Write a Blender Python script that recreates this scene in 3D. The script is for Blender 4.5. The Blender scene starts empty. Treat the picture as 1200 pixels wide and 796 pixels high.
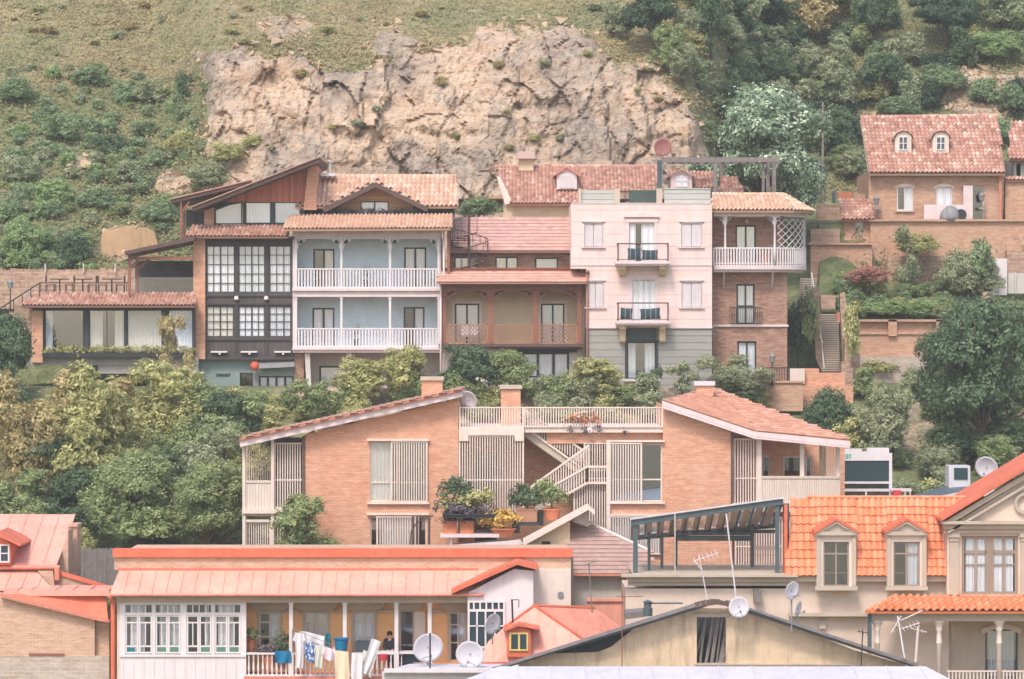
import bpy, math, random
from mathutils import Vector, Matrix, noise
R = random.Random(7)
F = 4000.0; CX = 600.0; CY = 398.0
scene = bpy.context.scene
COL = scene.collection
ORG = {}

def P(x, y, D):
    """photo direction (x, y) at distance D metres -> world point"""
    return Vector(((x - CX) * D / F, D, (CY - y) * D / F))

def lin(c):
    c = c / 255.0
    return c / 12.92 if c <= 0.04045 else ((c + 0.055) / 1.055) ** 2.4

def S(r, g, b, k=0.80):
    if r > g > b and r - b > 25: b *= 0.98
    return (lin(r) * k, lin(g) * k, lin(b) * k)

# ------------------------------------------------------------------ mesh builder
class MB:
    def __init__(s):
        s.v = []; s.f = []; s.r = []
    def poly(s, pts, r=0.5):
        n = len(s.v)
        s.v.extend([tuple(p) for p in pts])
        s.f.append(tuple(range(n, n + len(pts)))); s.r.append(r)
    def boxw(s, x0, y0, z0, x1, y1, z1, r=0.5):
        n = len(s.v)
        s.v.extend([(x0,y0,z0),(x1,y0,z0),(x1,y1,z0),(x0,y1,z0),(x0,y0,z1),(x1,y0,z1),(x1,y1,z1),(x0,y1,z1)])
        for q in ((0,1,5,4),(1,2,6,5),(2,3,7,6),(3,0,4,7),(4,5,6,7),(3,2,1,0)):
            s.f.append(tuple(n + i for i in q)); s.r.append(r)
        return s
    def box(s, x0, y0, x1, y1, D, dep, r=0.5):
        a = P(x0, y1, D); b = P(x1, y0, D)
        s.boxw(min(a.x,b.x), D, min(a.z,b.z), max(a.x,b.x), D + dep, max(a.z,b.z), r)
        return s
    def prism(s, pts, D, dep, r=0.5):
        """outline in photo px at distance D, pushed dep metres back"""
        w = [P(x, y, D) for x, y in pts]
        s.extr(w, Vector((0, dep, 0)), r)
        return s
    def extr(s, w, vec, r=0.5):
        n = len(s.v); k = len(w)
        s.v.extend([tuple(p) for p in w]); s.v.extend([tuple(Vector(p) + vec) for p in w])
        s.f.append(tuple(n + i for i in range(k))); s.r.append(r)
        s.f.append(tuple(n + k + i for i in reversed(range(k)))); s.r.append(r)
        for i in range(k):
            j = (i + 1) % k
            s.f.append((n + j, n + i, n + k + i, n + k + j)); s.r.append(r)
        return s
    def tube(s, p, q, r0, r1=None, n=8, r=0.5):
        if r1 is None: r1 = r0
        p = Vector(p); q = Vector(q); d = (q - p)
        if d.length < 1e-6: return s
        d.normalize()
        a = d.orthogonal().normalized(); b = d.cross(a)
        k = len(s.v)
        for c, rad in ((p, r0), (q, r1)):
            for i in range(n):
                t = 2 * math.pi * i / n
                s.v.append(tuple(c + a * math.cos(t) * rad + b * math.sin(t) * rad))
        for i in range(n):
            j = (i + 1) % n
            s.f.append((k + i, k + j, k + n + j, k + n + i)); s.r.append(r)
        s.f.append(tuple(k + i for i in reversed(range(n)))); s.r.append(r)
        s.f.append(tuple(k + n + i for i in range(n))); s.r.append(r)
        return s
    def path(s, pts, rad, n=6):
        for i in range(len(pts) - 1): s.tube(pts[i], pts[i+1], rad, rad, n)
        return s
    def beam(s, p, q, w, h, up=(0, 0, 1)):
        """square bar from p to q, w wide across, h along up"""
        p = Vector(p); q = Vector(q); d = (q - p).normalized()
        side = d.cross(Vector(up))
        if side.length < 1e-4: side = Vector((1, 0, 0))
        side.normalize(); u = side.cross(d).normalized()
        c = [p + side*a*w/2 + u*b*h/2 for a, b in ((-1,-1),(1,-1),(1,1),(-1,1))]
        s.extr(c, q - p); return s
    def lathe(s, c, prof, n=12, r=0.5):
        """prof: list of (radius, z) from bottom; c base point"""
        c = Vector(c); k = len(s.v)
        for rad, z in prof:
            for i in range(n):
                t = 2 * math.pi * i / n
                s.v.append((c.x + rad*math.cos(t), c.y + rad*math.sin(t), c.z + z))
        for a in range(len(prof) - 1):
            for i in range(n):
                j = (i + 1) % n
                s.f.append((k+a*n+i, k+a*n+j, k+(a+1)*n+j, k+(a+1)*n+i)); s.r.append(r)
        s.f.append(tuple(k + i for i in reversed(range(n)))); s.r.append(r)
        m = k + (len(prof) - 1) * n
        s.f.append(tuple(m + i for i in range(n))); s.r.append(r)
        return s
    def build(s, name, mat, parent=None, smooth=False, origin=None):
        return obj(name, s, mat, parent, smooth, origin)

def mesh_of(name, mb, org=Vector((0, 0, 0)), smooth=False):
    me = bpy.data.meshes.new(name)
    ox, oy, oz = org
    me.from_pydata([(v[0]-ox, v[1]-oy, v[2]-oz) for v in mb.v], [], mb.f)
    at = me.attributes.new('rnd', 'FLOAT', 'FACE')
    at.data.foreach_set('value', mb.r)
    if smooth: me.polygons.foreach_set('use_smooth', [True] * len(me.polygons))
    me.update()
    return me

def obj(name, mb, mat, parent=None, smooth=False, origin=None):
    if parent is not None:
        org = ORG[parent.name]
    elif origin is not None:
        org = Vector(origin)
    else:
        xs = [v[0] for v in mb.v]; ys = [v[1] for v in mb.v]; zs = [v[2] for v in mb.v]
        org = Vector(((min(xs)+max(xs))/2, (min(ys)+max(ys))/2, min(zs)))
    me = mesh_of(name, mb, org, smooth)
    if mat is not None: me.materials.append(mat)
    o = bpy.data.objects.new(name, me)
    COL.objects.link(o)
    if parent is not None: o.parent = parent
    else: o.location = org
    ORG[o.name] = org
    return o

def tag(o, label=None, cat=None, group=None, kind=None):
    if label: o['label'] = label
    if cat:
        o['category'] = cat
        if not kind: o['kind'] = 'thing'
    if group: o['group'] = group
    if kind: o['kind'] = kind
    return o

def thing(name, label, cat, loc, group=None):
    o = bpy.data.objects.new(name, None)
    COL.objects.link(o); o.location = loc; o.empty_display_size = 0.3
    ORG[o.name] = Vector(loc)
    return tag(o, label, cat, group)

# ------------------------------------------------------------------ materials
class NT:
    def __init__(s, name):
        s.m = bpy.data.materials.new(name); s.m.use_nodes = True
        s.t = s.m.node_tree; s.t.nodes.clear()
        s.out = s.n('ShaderNodeOutputMaterial')
        s.b = s.n('ShaderNodeBsdfPrincipled')
        s.l(s.b.outputs[0], s.out.inputs['Surface'])
        s.tc = s.n('ShaderNodeTexCoord')
    def n(s, t, **k):
        a = s.t.nodes.new(t)
        for q, v in k.items(): setattr(a, q, v)
        return a
    def l(s, a, b): s.t.links.new(a, b)
    def noise(s, scale, detail=4, vec=None, rough=0.6, dist=0.0):
        a = s.n('ShaderNodeTexNoise'); a.inputs['Scale'].default_value = scale
        a.inputs['Detail'].default_value = detail; a.inputs['Roughness'].default_value = rough
        a.inputs['Distortion'].default_value = dist
        s.l(vec if vec is not None else s.tc.outputs['Object'], a.inputs['Vector'])
        return a.outputs['Fac']
    def ramp(s, fac, stops, mode='LINEAR'):
        a = s.n('ShaderNodeValToRGB'); a.color_ramp.interpolation = mode
        e = a.color_ramp.elements
        while len(e) < len(stops): e.new(0.5)
        for i, (p, c) in enumerate(stops):
            e[i].position = p
            e[i].color = (*c, 1) if isinstance(c, tuple) else (c, c, c, 1)
        s.l(fac, a.inputs[0]); return a.outputs[0]
    def mix(s, fac, a, b, mode='MIX'):
        m = s.n('ShaderNodeMix', data_type='RGBA', blend_type=mode)
        for sock, v in ((m.inputs[0], fac), (m.inputs[6], a), (m.inputs[7], b)):
            if isinstance(v, (int, float)): sock.default_value = v
            elif isinstance(v, tuple): sock.default_value = (*v, 1)
            else: s.l(v, sock)
        return m.outputs[2]
    def math(s, op, a, b=None):
        m = s.n('ShaderNodeMath', operation=op)
        for i, v in enumerate((a, b)):
            if v is None: continue
            if isinstance(v, (int, float)): m.inputs[i].default_value = v
            else: s.l(v, m.inputs[i])
        return m.outputs[0]
    def facade(s):
        """vector (x+y, z, 0) so that patterns run along any upright wall"""
        sp = s.n('ShaderNodeSeparateXYZ'); s.l(s.tc.outputs['Object'], sp.inputs[0])
        c = s.n('ShaderNodeCombineXYZ')
        s.l(s.math('ADD', sp.outputs[0], sp.outputs[1]), c.inputs[0]); s.l(sp.outputs[2], c.inputs[1])
        return c.outputs[0]
    def scalev(s, vec, x, y, z):
        m = s.n('ShaderNodeMapping'); s.l(vec, m.inputs[0]); m.inputs['Scale'].default_value = (x, y, z)
        return m.outputs[0]
    def bump(s, h, dist=0.02, strength=0.6):
        b = s.n('ShaderNodeBump'); b.inputs['Strength'].default_value = strength
        b.inputs['Distance'].default_value = dist
        s.l(h, b.inputs['Height']); s.l(b.outputs[0], s.b.inputs['Normal'])
    def col(s, c):
        if isinstance(c, tuple): s.b.inputs['Base Color'].default_value = (*c, 1)
        else: s.l(c, s.b.inputs['Base Color'])
    def fin(s, rough=0.8, spec=0.3, metal=0.0):
        s.b.inputs['Roughness'].default_value = rough
        s.b.inputs['Specular IOR Level'].default_value = spec
        s.b.inputs['Metallic'].default_value = metal
        return s.m

def mul(c, k): return tuple(min(1, x * k) for x in c)

def paint(name, c, rough=0.6, var=0.12, scale=1.2, grain=0.0, streak=0.12, spec=0.3):
    t = NT(name)
    f = t.noise(scale, 5)
    k = t.ramp(f, [(0.3, mul(c, 1 - var)), (0.7, mul(c, 1 + var * 0.5))])
    if streak:
        v = t.scalev(t.tc.outputs['Object'], 3.5, 3.5, 0.35)
        g = t.ramp(t.noise(1.5, 4, v), [(0.45, 0.0), (0.75, 1.0)])
        k = t.mix(t.math('MULTIPLY', g, streak * 2), k, mul(c, 0.55))
    t.col(k)
    t.bump(t.noise(30, 3), 0.004, 0.5)
    return t.fin(rough, spec)

def plaster(name, c, stain=0.3, scale=0.8, dark=None):
    t = NT(name)
    dark = dark or mul(c, 0.6)
    a = t.ramp(t.noise(scale, 8, rough=0.65), [(0.35, mul(c, 0.88)), (0.65, mul(c, 1.06))])
    v = t.scalev(t.tc.outputs['Object'], 2.2, 2.2, 0.3)
    g = t.ramp(t.noise(1.0, 6, v, 0.7), [(0.5, 0.0), (0.8, 1.0)])
    a = t.mix(t.math('MULTIPLY', g, stain), a, dark)
    t.col(a)
    t.bump(t.noise(18, 6), 0.01, 0.5)
    return t.fin(0.9, 0.2)

def brick(name, c1, c2, mortar, bw=0.26, bh=0.08, patch=0.35, msize=0.012, old=None):
    t = NT(name)
    v = t.facade()
    b = t.n('ShaderNodeTexBrick')
    b.inputs['Scale'].default_value = 1.0
    b.inputs['Brick Width'].default_value = bw; b.inputs['Row Height'].default_value = bh
    b.inputs['Mortar Size'].default_value = msize; b.inputs['Mortar Smooth'].default_value = 0.3
    b.inputs['Color1'].default_value = (*c1, 1); b.inputs['Color2'].default_value = (*c2, 1)
    b.inputs['Mortar'].default_value = (*mortar, 1)
    t.l(v, b.inputs['Vector'])
    # slow variation over courses and the whole wall
    row = t.noise(1.0, 6, t.scalev(v, 1.6, 6.5, 1), 0.75)
    k = t.mix(t.ramp(row, [(0.4, 0.0), (0.62, min(.8, patch * 1.7))]), b.outputs['Color'], mul(c2, 0.66))
    hi = t.noise(1.0, 6, t.scalev(v, 2.3, 9, 3), 0.75)
    k = t.mix(t.ramp(hi, [(0.52, 0.0), (0.66, .5)]), k, mul(mortar, 1.06))
    big = t.noise(0.5, 7, None, 0.7)
    k = t.mix(t.ramp(big, [(0.4, 0.0), (0.7, 0.5)]), k, old or mul(mortar, 0.95))
    pk = t.noise(1.6, 6, t.scalev(v, 1, 2.5, 1), .75)
    k = t.mix(t.ramp(pk, [(0.5, 0.0), (0.66, 0.45)]), k, mul(c2, 0.75))
    t.col(k)
    t.bump(b.outputs['Fac'], -0.01, 0.5)
    return t.fin(0.9, 0.15)

def rndmat(name, stops, rough=0.8, nscale=3.0, nvar=0.25, spec=0.25, dirt=None, bump=True, transl=0.0):
    """colour picked per tile / leaf from the 'rnd' face attribute"""
    t = NT(name)
    at = t.n('ShaderNodeAttribute'); at.attribute_name = 'rnd'
    k = t.ramp(at.outputs['Fac'], stops)
    f = t.noise(nscale, 5)
    k = t.mix(t.ramp(f, [(0.35, nvar), (0.65, 0.0)]), k, mul(stops[0][1], 0.6), )
    if dirt:
        k = t.mix(t.ramp(t.noise(0.7, 7, rough=0.7), [(0.5, 0.0), (0.72, 0.6)]), k, dirt)
    t.col(k)
    if transl:
        tr = t.n('ShaderNodeBsdfTranslucent'); t.l(k, tr.inputs[0])
        mx = t.n('ShaderNodeMixShader'); mx.inputs[0].default_value = transl
        t.l(t.b.outputs[0], mx.inputs[1]); t.l(tr.outputs[0], mx.inputs[2])
        t.l(mx.outputs[0], t.out.inputs['Surface'])
    return t.fin(rough, spec)

def boards(name, c, w=0.14, horiz=False, var=0.25, groove=0.06, rough=0.7):
    """boards with grooves and tone per board"""
    t = NT(name)
    v = t.facade(); sp = t.n('ShaderNodeSeparateXYZ'); t.l(v, sp.inputs[0])
    ax = sp.outputs[1] if horiz else sp.outputs[0]
    q = t.math('DIVIDE', ax, w)
    fr = t.math('FRACT', q); fl = t.math('FLOOR', q)
    wn = t.n('ShaderNodeTexWhiteNoise', noise_dimensions='1D'); t.l(fl, wn.inputs['W'])
    k = t.ramp(wn.outputs['Value'], [(0.0, mul(c, 1 - var)), (1.0, mul(c, 1 + var * 0.6))])
    sv = t.scalev(v, 1 if horiz else 9, 9 if horiz else 1, 1)
    k = t.mix(t.ramp(t.noise(1.5, 6, sv, 0.7), [(0.4, 0.0), (0.75, 0.5)]), k, mul(c, 0.55))
    g = t.math('LESS_THAN', fr, groove)
    k = t.mix(g, k, mul(c, 0.4))
    t.col(k)
    t.bump(t.math('SUBTRACT', 1.0, g), 0.01, 0.8)
    return t.fin(rough, 0.3)

M = {}
def init_mats():
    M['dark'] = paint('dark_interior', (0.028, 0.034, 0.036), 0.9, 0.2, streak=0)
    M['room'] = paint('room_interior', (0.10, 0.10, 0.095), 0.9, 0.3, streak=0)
    M['white'] = paint('white_paint', S(240, 228, 228), 0.55, 0.08)
    M['trim'] = paint('cream_trim', S(242, 220, 210), 0.6, 0.1)
    M['pinktrim'] = paint('pinkish_white_trim', S(240, 218, 216), 0.6, 0.1)
    M['black'] = paint('black_metal', (0.035, 0.036, 0.038), 0.5, 0.2)
    M['darkframe'] = paint('dark_window_frame', (0.05, 0.055, 0.06), 0.5, 0.2)
    M['timber'] = boards('dark_timber', S(98, 88, 88), 0.22, False, 0.2)
    M['timberp'] = paint('dark_timber_paint', S(88, 76, 76), 0.6, 0.2)
    M['brown'] = paint('brown_wood', S(160, 104, 86), 0.6, 0.25)
    M['brownd'] = paint('dark_brown_fascia', S(108, 84, 78), 0.6, 0.25)
    M['lattice'] = paint('orange_brown_wood', S(184, 134, 108), 0.6, 0.2)
    M['redboards'] = boards('red_brown_cladding', S(206, 128, 104), 0.16, False, 0.25)
    M['ochreboards'] = boards('ochre_boards', S(208, 158, 118), 0.2, True, 0.2)
    M['blue'] = plaster('blue_grey_plaster', S(200, 216, 221, .98), 0.15)
    M['tan'] = plaster('tan_plaster', S(230, 204, 172), 0.2)
    M['teal'] = plaster('grey_green_plaster', S(150, 164, 160), 0.25)
    M['concrete'] = plaster('concrete', S(182, 174, 166), 0.5)
    M['concretep'] = plaster('pale_concrete', S(212, 204, 194), 0.3)
    M['pink'] = None
    t = NT('pink_plaster')
    v = t.facade(); sp = t.n('ShaderNodeSeparateXYZ'); t.l(v, sp.inputs[0])
    fr = t.math('FRACT', t.math('DIVIDE', sp.outputs[1], 0.62))
    c = S(249, 220, 216)
    k = t.ramp(t.noise(0.5, 8, rough=0.65), [(0.35, mul(c, 0.94)), (0.65, mul(c, 1.03))])
    k = t.mix(t.ramp(t.noise(1.0, 6, t.scalev(v, 2, .3, 1), .7), [(0.46, 0.0), (0.74, 0.5)]), k, S(222, 184, 164))
    g = t.math('LESS_THAN', fr, 0.05)
    t.col(t.mix(t.math('MULTIPLY', g, 0.5), k, mul(c, 0.7))); t.bump(t.math('SUBTRACT', 1.0, g), 0.015, 0.8)
    M['pink'] = t.fin(0.85, 0.2)
    M['siding'] = boards('grey_siding', S(172, 168, 160), 0.36, True, 0.08, 0.07)
    M['sidingp'] = boards('pale_grey_siding', S(200, 200, 190), 0.3, True, 0.08, 0.08)
    M['greenpanel'] = paint('dark_green_panel', S(72, 88, 82), 0.6, 0.15)
    M['brickm'] = brick('orange_brick', S(240, 172, 138), S(222, 150, 118), S(238, 198, 174), 0.26, 0.085, 0.3)
    M['brickp'] = brick('pale_pink_brick', S(222, 172, 146), S(200, 146, 120), S(224, 196, 176), 0.28, 0.09, 0.35)
    M['bricko'] = brick('old_brown_brick', S(204, 154, 132), S(164, 118, 102), S(204, 172, 154), 0.28, 0.09, 0.5)
    M['brickw'] = brick('retaining_brick', S(226, 178, 150), S(204, 148, 122), S(222, 190, 168), 0.3, 0.1, 0.3, old=S(206, 180, 160))
    M['brickt'] = brick('foreground_tan_brick', S(228, 184, 158), S(210, 162, 136), S(232, 202, 182), 0.26, 0.085, 0.2)
    M['stonew'] = brick('pink_rubble_stone', S(222, 184, 162), S(176, 134, 116), S(210, 184, 164), 0.45, 0.22, 0.4, 0.03)
    M['stonecut'] = brick('grey_pink_blockwork', S(214, 196, 184), S(190, 166, 152), S(224, 208, 196), 0.4, 0.16, 0.3, 0.015)
    M['glass'] = glass_mat('window_glass', 0.9)
    M['glassr'] = glass_mat('reflective_glass', 0.8)
    M['curtain'] = paint('white_curtain', (.9, .91, .93), 0.9, 0.06, streak=0)
    M['curtaing'] = paint('pale_grey_curtain', (.74, .77, .79), 0.9, 0.1, streak=0)  # cloth; also paints reflected sky in two restaurant panes
    M['curtainw'] = paint('warm_curtain', (.8, .76, .68), .9, .08, streak=0)
    M['tilep'] = rndmat('pink_clay_tiles', [(0, S(172, 124, 110)), (0.3, S(198, 146, 130)), (0.65, S(218, 168, 150)), (1, S(240, 212, 194))], nvar=.15, dirt=S(184, 150, 130))
    M['tileo'] = rndmat('orange_clay_tiles', [(0, S(216, 170, 146)), (0.5, S(232, 190, 166)), (1, S(246, 218, 196))], nvar=0.15)
    M['tiler'] = rndmat('rose_clay_tiles', [(0, S(216, 166, 150)), (0.5, S(224, 176, 160)), (1, S(232, 188, 172))], nvar=0.15)
    M['tileb'] = rndmat('bright_orange_tiles', [(0, S(236, 140, 100)), (0.5, S(246, 156, 116)), (1, S(250, 174, 138))], rough=0.5, nvar=0.1)
    M['shingles'] = rndmat('salmon_shingles', [(0, S(210, 152, 130)), (0.5, S(226, 170, 148)), (1, S(238, 192, 170))], nvar=0.15)
    M['shinglep'] = rndmat('rose_shingles', [(0, S(204, 158, 148)), (0.5, S(212, 168, 158)), (1, S(220, 178, 168))], nvar=0.1)
    M['shinglem'] = rndmat('mauve_shingles', [(0, S(184, 150, 140)), (0.5, S(192, 158, 148)), (1, S(200, 168, 158))], nvar=0.1)
    M['redmetal'] = paint('salmon_metal_roof', S(248, 174, 156, .88), 0.55, 0.2, scale=.7, streak=0.22)
    M['redmetald'] = paint('red_orange_metal', S(236, 124, 94), 0.55, 0.2, streak=0.2)
    M['redmetals'] = paint('faded_red_metal', S(228, 146, 126), 0.5, 0.18, streak=0.3)
    M['greymetal'] = paint('pale_grey_metal_roof', S(226, 220, 224), 0.45, 0.1, streak=0.15)
    M['cream'] = plaster('cream_plaster', S(232, 208, 194), 0.12)
    M['creamd'] = plaster('beige_stone_trim', S(206, 188, 172), 0.25)
    M['old'] = plaster('weathered_plaster', S(236, 206, 176), 0.85, 2.2, S(150, 128, 108))
    M['orange'] = plaster('orange_plaster', S(250, 190, 134, .95), 0.15)
    M['steel'] = paint('green_grey_steel', S(92, 104, 108), 0.45, 0.15)
    M['grey'] = paint('grey_metal', S(150, 148, 148), 0.5, 0.15)
    M['dish'] = paint('satellite_dish_white', S(232, 224, 228), 0.4, 0.06)
    M['bronze'] = paint('grey_brown_frame', S(168, 148, 136), 0.5, 0.1)
    M['pergola'] = paint('weathered_grey_wood', S(140, 130, 126), 0.8, 0.3, scale=3)
    M['terracotta'] = paint('terracotta', S(214, 132, 98), 0.7, 0.2)
    M['bark'] = paint('tree_bark', S(112, 96, 84), 0.9, 0.3, scale=6)
    M['barkp'] = paint('pale_bark', S(158, 146, 132), 0.9, 0.3, scale=6)
    M['stonestep'] = plaster('grey_stone_steps', S(172, 158, 148), 0.5)
    # leaves
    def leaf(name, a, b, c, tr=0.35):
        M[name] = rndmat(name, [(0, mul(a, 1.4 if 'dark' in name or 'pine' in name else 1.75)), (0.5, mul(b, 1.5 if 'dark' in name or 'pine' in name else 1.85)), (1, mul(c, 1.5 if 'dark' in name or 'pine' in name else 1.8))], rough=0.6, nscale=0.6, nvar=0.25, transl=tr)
    # foliage
    leaf('leaf_olive', S(124, 124, 80), S(160, 158, 108), S(204, 196, 142))
    leaf('leaf_dry', S(132, 118, 84), S(166, 150, 108), S(198, 182, 138))
    leaf('leaf_mid', S(100, 114, 76), S(130, 140, 96), S(170, 172, 120))
    leaf('leaf_hill', S(100, 116, 86), S(126, 142, 104), S(156, 166, 124))
    leaf('leaf_grey', S(114, 122, 92), S(142, 146, 112), S(174, 174, 140))
    leaf('leaf_dark', S(68, 88, 64), S(96, 114, 82), S(134, 150, 112))
    leaf('leaf_pine', S(58, 76, 58), S(78, 96, 74), S(106, 120, 94))
    leaf('leaf_magnolia', S(76, 94, 74), S(126, 142, 112), S(206, 212, 186), 0.2)
    leaf('leaf_yellow', S(170, 136, 70), S(206, 172, 94), S(232, 204, 130))
    leaf('leaf_purple', S(78, 66, 78), S(104, 92, 96), S(130, 120, 110))
    leaf('leaf_red', S(140, 96, 86), S(170, 122, 108), S(196, 158, 138))
    leaf('leaf_bright', S(104, 124, 80), S(136, 154, 104), S(168, 180, 130))
    leaf('flower_pink', S(196, 120, 110), S(230, 160, 140), S(246, 206, 190))
    leaf('grassblade', S(128, 110, 82), S(160, 142, 108), S(124, 124, 88))

def glass_mat(name, transp):
    t = NT(name); t.t.nodes.remove(t.b)
    g = t.n('ShaderNodeBsdfGlossy'); g.inputs['Roughness'].default_value = 0.04
    g.inputs['Color'].default_value = (0.9, 0.95, 1.0, 1)
    tr = t.n('ShaderNodeBsdfTransparent'); tr.inputs['Color'].default_value = (0.97, 0.97, 0.98, 1)
    mx = t.n('ShaderNodeMixShader'); mx.inputs[0].default_value = 1 - transp
    t.l(tr.outputs[0], mx.inputs[1]); t.l(g.outputs[0], mx.inputs[2])
    t.l(mx.outputs[0], t.out.inputs['Surface'])
    nz = t.noise(1.2, 2); b = t.n('ShaderNodeBump'); b.inputs['Strength'].default_value = 0.03; b.inputs['Distance'].default_value = 0.02
    t.l(nz, b.inputs['Height']); t.l(b.outputs[0], g.inputs['Normal'])
    return t.m

init_mats()

# ------------------------------------------------------------------ building kit
def wall_cells(mb, x0, y0, x1, y1, D, openings, th=0.25, depth=None):
    """front wall (px rectangle at distance D) with real openings; depth: body behind it"""
    xs = sorted({x0, x1, *[o[0] for o in openings], *[o[2] for o in openings]})
    ys = sorted({y0, y1, *[o[1] for o in openings], *[o[3] for o in openings]})
    xs = [x for x in xs if x0 <= x <= x1]; ys = [y for y in ys if y0 <= y <= y1]
    def hole(a, b):
        return any(o[0] <= a <= o[2] and o[1] <= b <= o[3] for o in openings)
    for i in range(len(xs) - 1):
        j = 0
        while j < len(ys) - 1:
            if hole((xs[i] + xs[i+1]) / 2, (ys[j] + ys[j+1]) / 2): j += 1; continue
            k = j
            while k + 1 < len(ys) - 1 and not hole((xs[i] + xs[i+1]) / 2, (ys[k+1] + ys[k+2]) / 2): k += 1
            mb.poly([P(xs[i], ys[k+1], D), P(xs[i+1], ys[k+1], D), P(xs[i+1], ys[j], D), P(xs[i], ys[j], D)])
            j = k + 1
    for (a, b, c, d) in openings:
        p = [P(a, d, D), P(c, d, D), P(c, b, D), P(a, b, D)]
        q = [v + Vector((0, th, 0)) for v in p]
        for i in range(4):
            j = (i + 1) % 4
            mb.poly([p[j], p[i], q[i], q[j]])
    if depth:
        p = [P(x0, y1, D), P(x1, y1, D), P(x1, y0, D), P(x0, y0, D)]
        q = [v + Vector((0, depth, 0)) for v in p]
        for i in range(4):
            j = (i + 1) % 4
            mb.poly([p[i], p[j], q[j], q[i]])
        mb.poly([q[1], q[0], q[3], q[2]])
    return mb

def curtain_mesh(x0, y0, x1, y1, D, pleat=0.16, amp=0.03):
    mb = MB(); a = P(x0, y1, D); b = P(x1, y0, D)
    n = max(4, int((b.x - a.x) / pleat * 4)); ph = R.random() * 6
    for i in range(n):
        xa = a.x + (b.x - a.x) * i / n; xb = a.x + (b.x - a.x) * (i + 1) / n
        ya = D + amp * math.sin(xa / pleat * 6.28 + ph) ; yb = D + amp * math.sin(xb / pleat * 6.28 + ph)
        mb.poly([(xa, ya, a.z), (xb, yb, a.z), (xb, yb, b.z), (xa, ya, b.z)])
    return mb

def opening(parent, x0, y0, x1, y1, D, nx=2, hb=(), fw=1.2, mw=0.8, fm='darkframe', name='window', recess=0.12,
            curtains=((0, 1),), cm='curtain', glass='glass', label=None, room='dark', th=0.25, inner=None, rdepth=1.0, bars=None):
    """window or door set in an opening: frame, pane, curtains and the room seen behind the glass"""
    s = D / F
    Df = D + recess
    k = Df / D
    def X(x): return (x - CX) * s
    def Z(y): return (CY - y) * s
    xa, xb, za, zb = X(x0), X(x1), Z(y1), Z(y0)
    w = fw * s; m = mw * s
    mb = MB(); t = 0.07
    mb.boxw(xa, Df, za, xa + w, Df + t, zb); mb.boxw(xb - w, Df, za, xb, Df + t, zb)
    mb.boxw(xa + w, Df + .001, za, xb - w, Df + t, za + w); mb.boxw(xa + w, Df + .001, zb - w, xb - w, Df + t, zb)
    for i in range(1, nx):
        c = xa + (xb - xa) * i / nx
        if inner and i % inner == 0: mm = m * 2
        else: mm = m
        mb.boxw(c - mm/2, Df + .005, za + w, c + mm/2, Df + t - .01, zb - w)
    for h in hb:
        c = zb + (za - zb) * h
        mb.boxw(xa + w, Df + .008, c - m/2, xb - w, Df + t - .013, c + m/2)
    f = mb.build(name, M[fm], parent)
    if label: f['label'] = label
    if cm in ('curtain', 'curtaing'): cm = R.choice([cm, cm, 'curtain', 'curtaing', 'curtainw'])
    g = MB(); g.boxw(xa + w/2, Df + .03, za + w/2, xb - w/2, Df + .038, zb - w/2)
    g.build('pane', M[glass], f)
    for (a, b) in curtains:
        c = MB(); cc = curtain_mesh(0, 0, 1, 1, D)
        n = max(4, int((xb - xa) * (b - a) / 0.16 * 4)); ph = R.random() * 6
        for i in range(n):
            u = xa + (xb - xa) * (a + (b - a) * i / n); v = xa + (xb - xa) * (a + (b - a) * (i + 1) / n)
            yu = Df + .075 + .02 * math.sin(u / .16 * 6.28 + ph); yv = Df + .075 + .02 * math.sin(v / .16 * 6.28 + ph)
            c.poly([(u, yu, za), (v, yv, za), (v, yv, zb), (u, yu, zb)])
        c.build('curtain', M[cm], f, True)
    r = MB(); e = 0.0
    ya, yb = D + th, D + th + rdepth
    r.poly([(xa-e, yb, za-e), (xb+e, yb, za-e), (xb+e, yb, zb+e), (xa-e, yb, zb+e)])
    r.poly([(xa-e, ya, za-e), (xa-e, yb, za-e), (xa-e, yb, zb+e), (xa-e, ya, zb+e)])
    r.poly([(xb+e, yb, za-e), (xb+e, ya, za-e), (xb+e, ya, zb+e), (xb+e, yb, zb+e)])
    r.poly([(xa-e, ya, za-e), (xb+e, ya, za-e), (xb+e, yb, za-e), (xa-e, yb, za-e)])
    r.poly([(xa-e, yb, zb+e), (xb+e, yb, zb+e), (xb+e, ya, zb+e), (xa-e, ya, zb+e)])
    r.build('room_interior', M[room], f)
    return f

def point_in(poly, x, y):
    c = False; n = len(poly)
    for i in range(n):
        x1, y1 = poly[i]; x2, y2 = poly[(i + 1) % n]
        if (y1 > y) != (y2 > y) and x < (x2 - x1) * (y - y1) / (y2 - y1) + x1: c = not c
    return c

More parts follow.
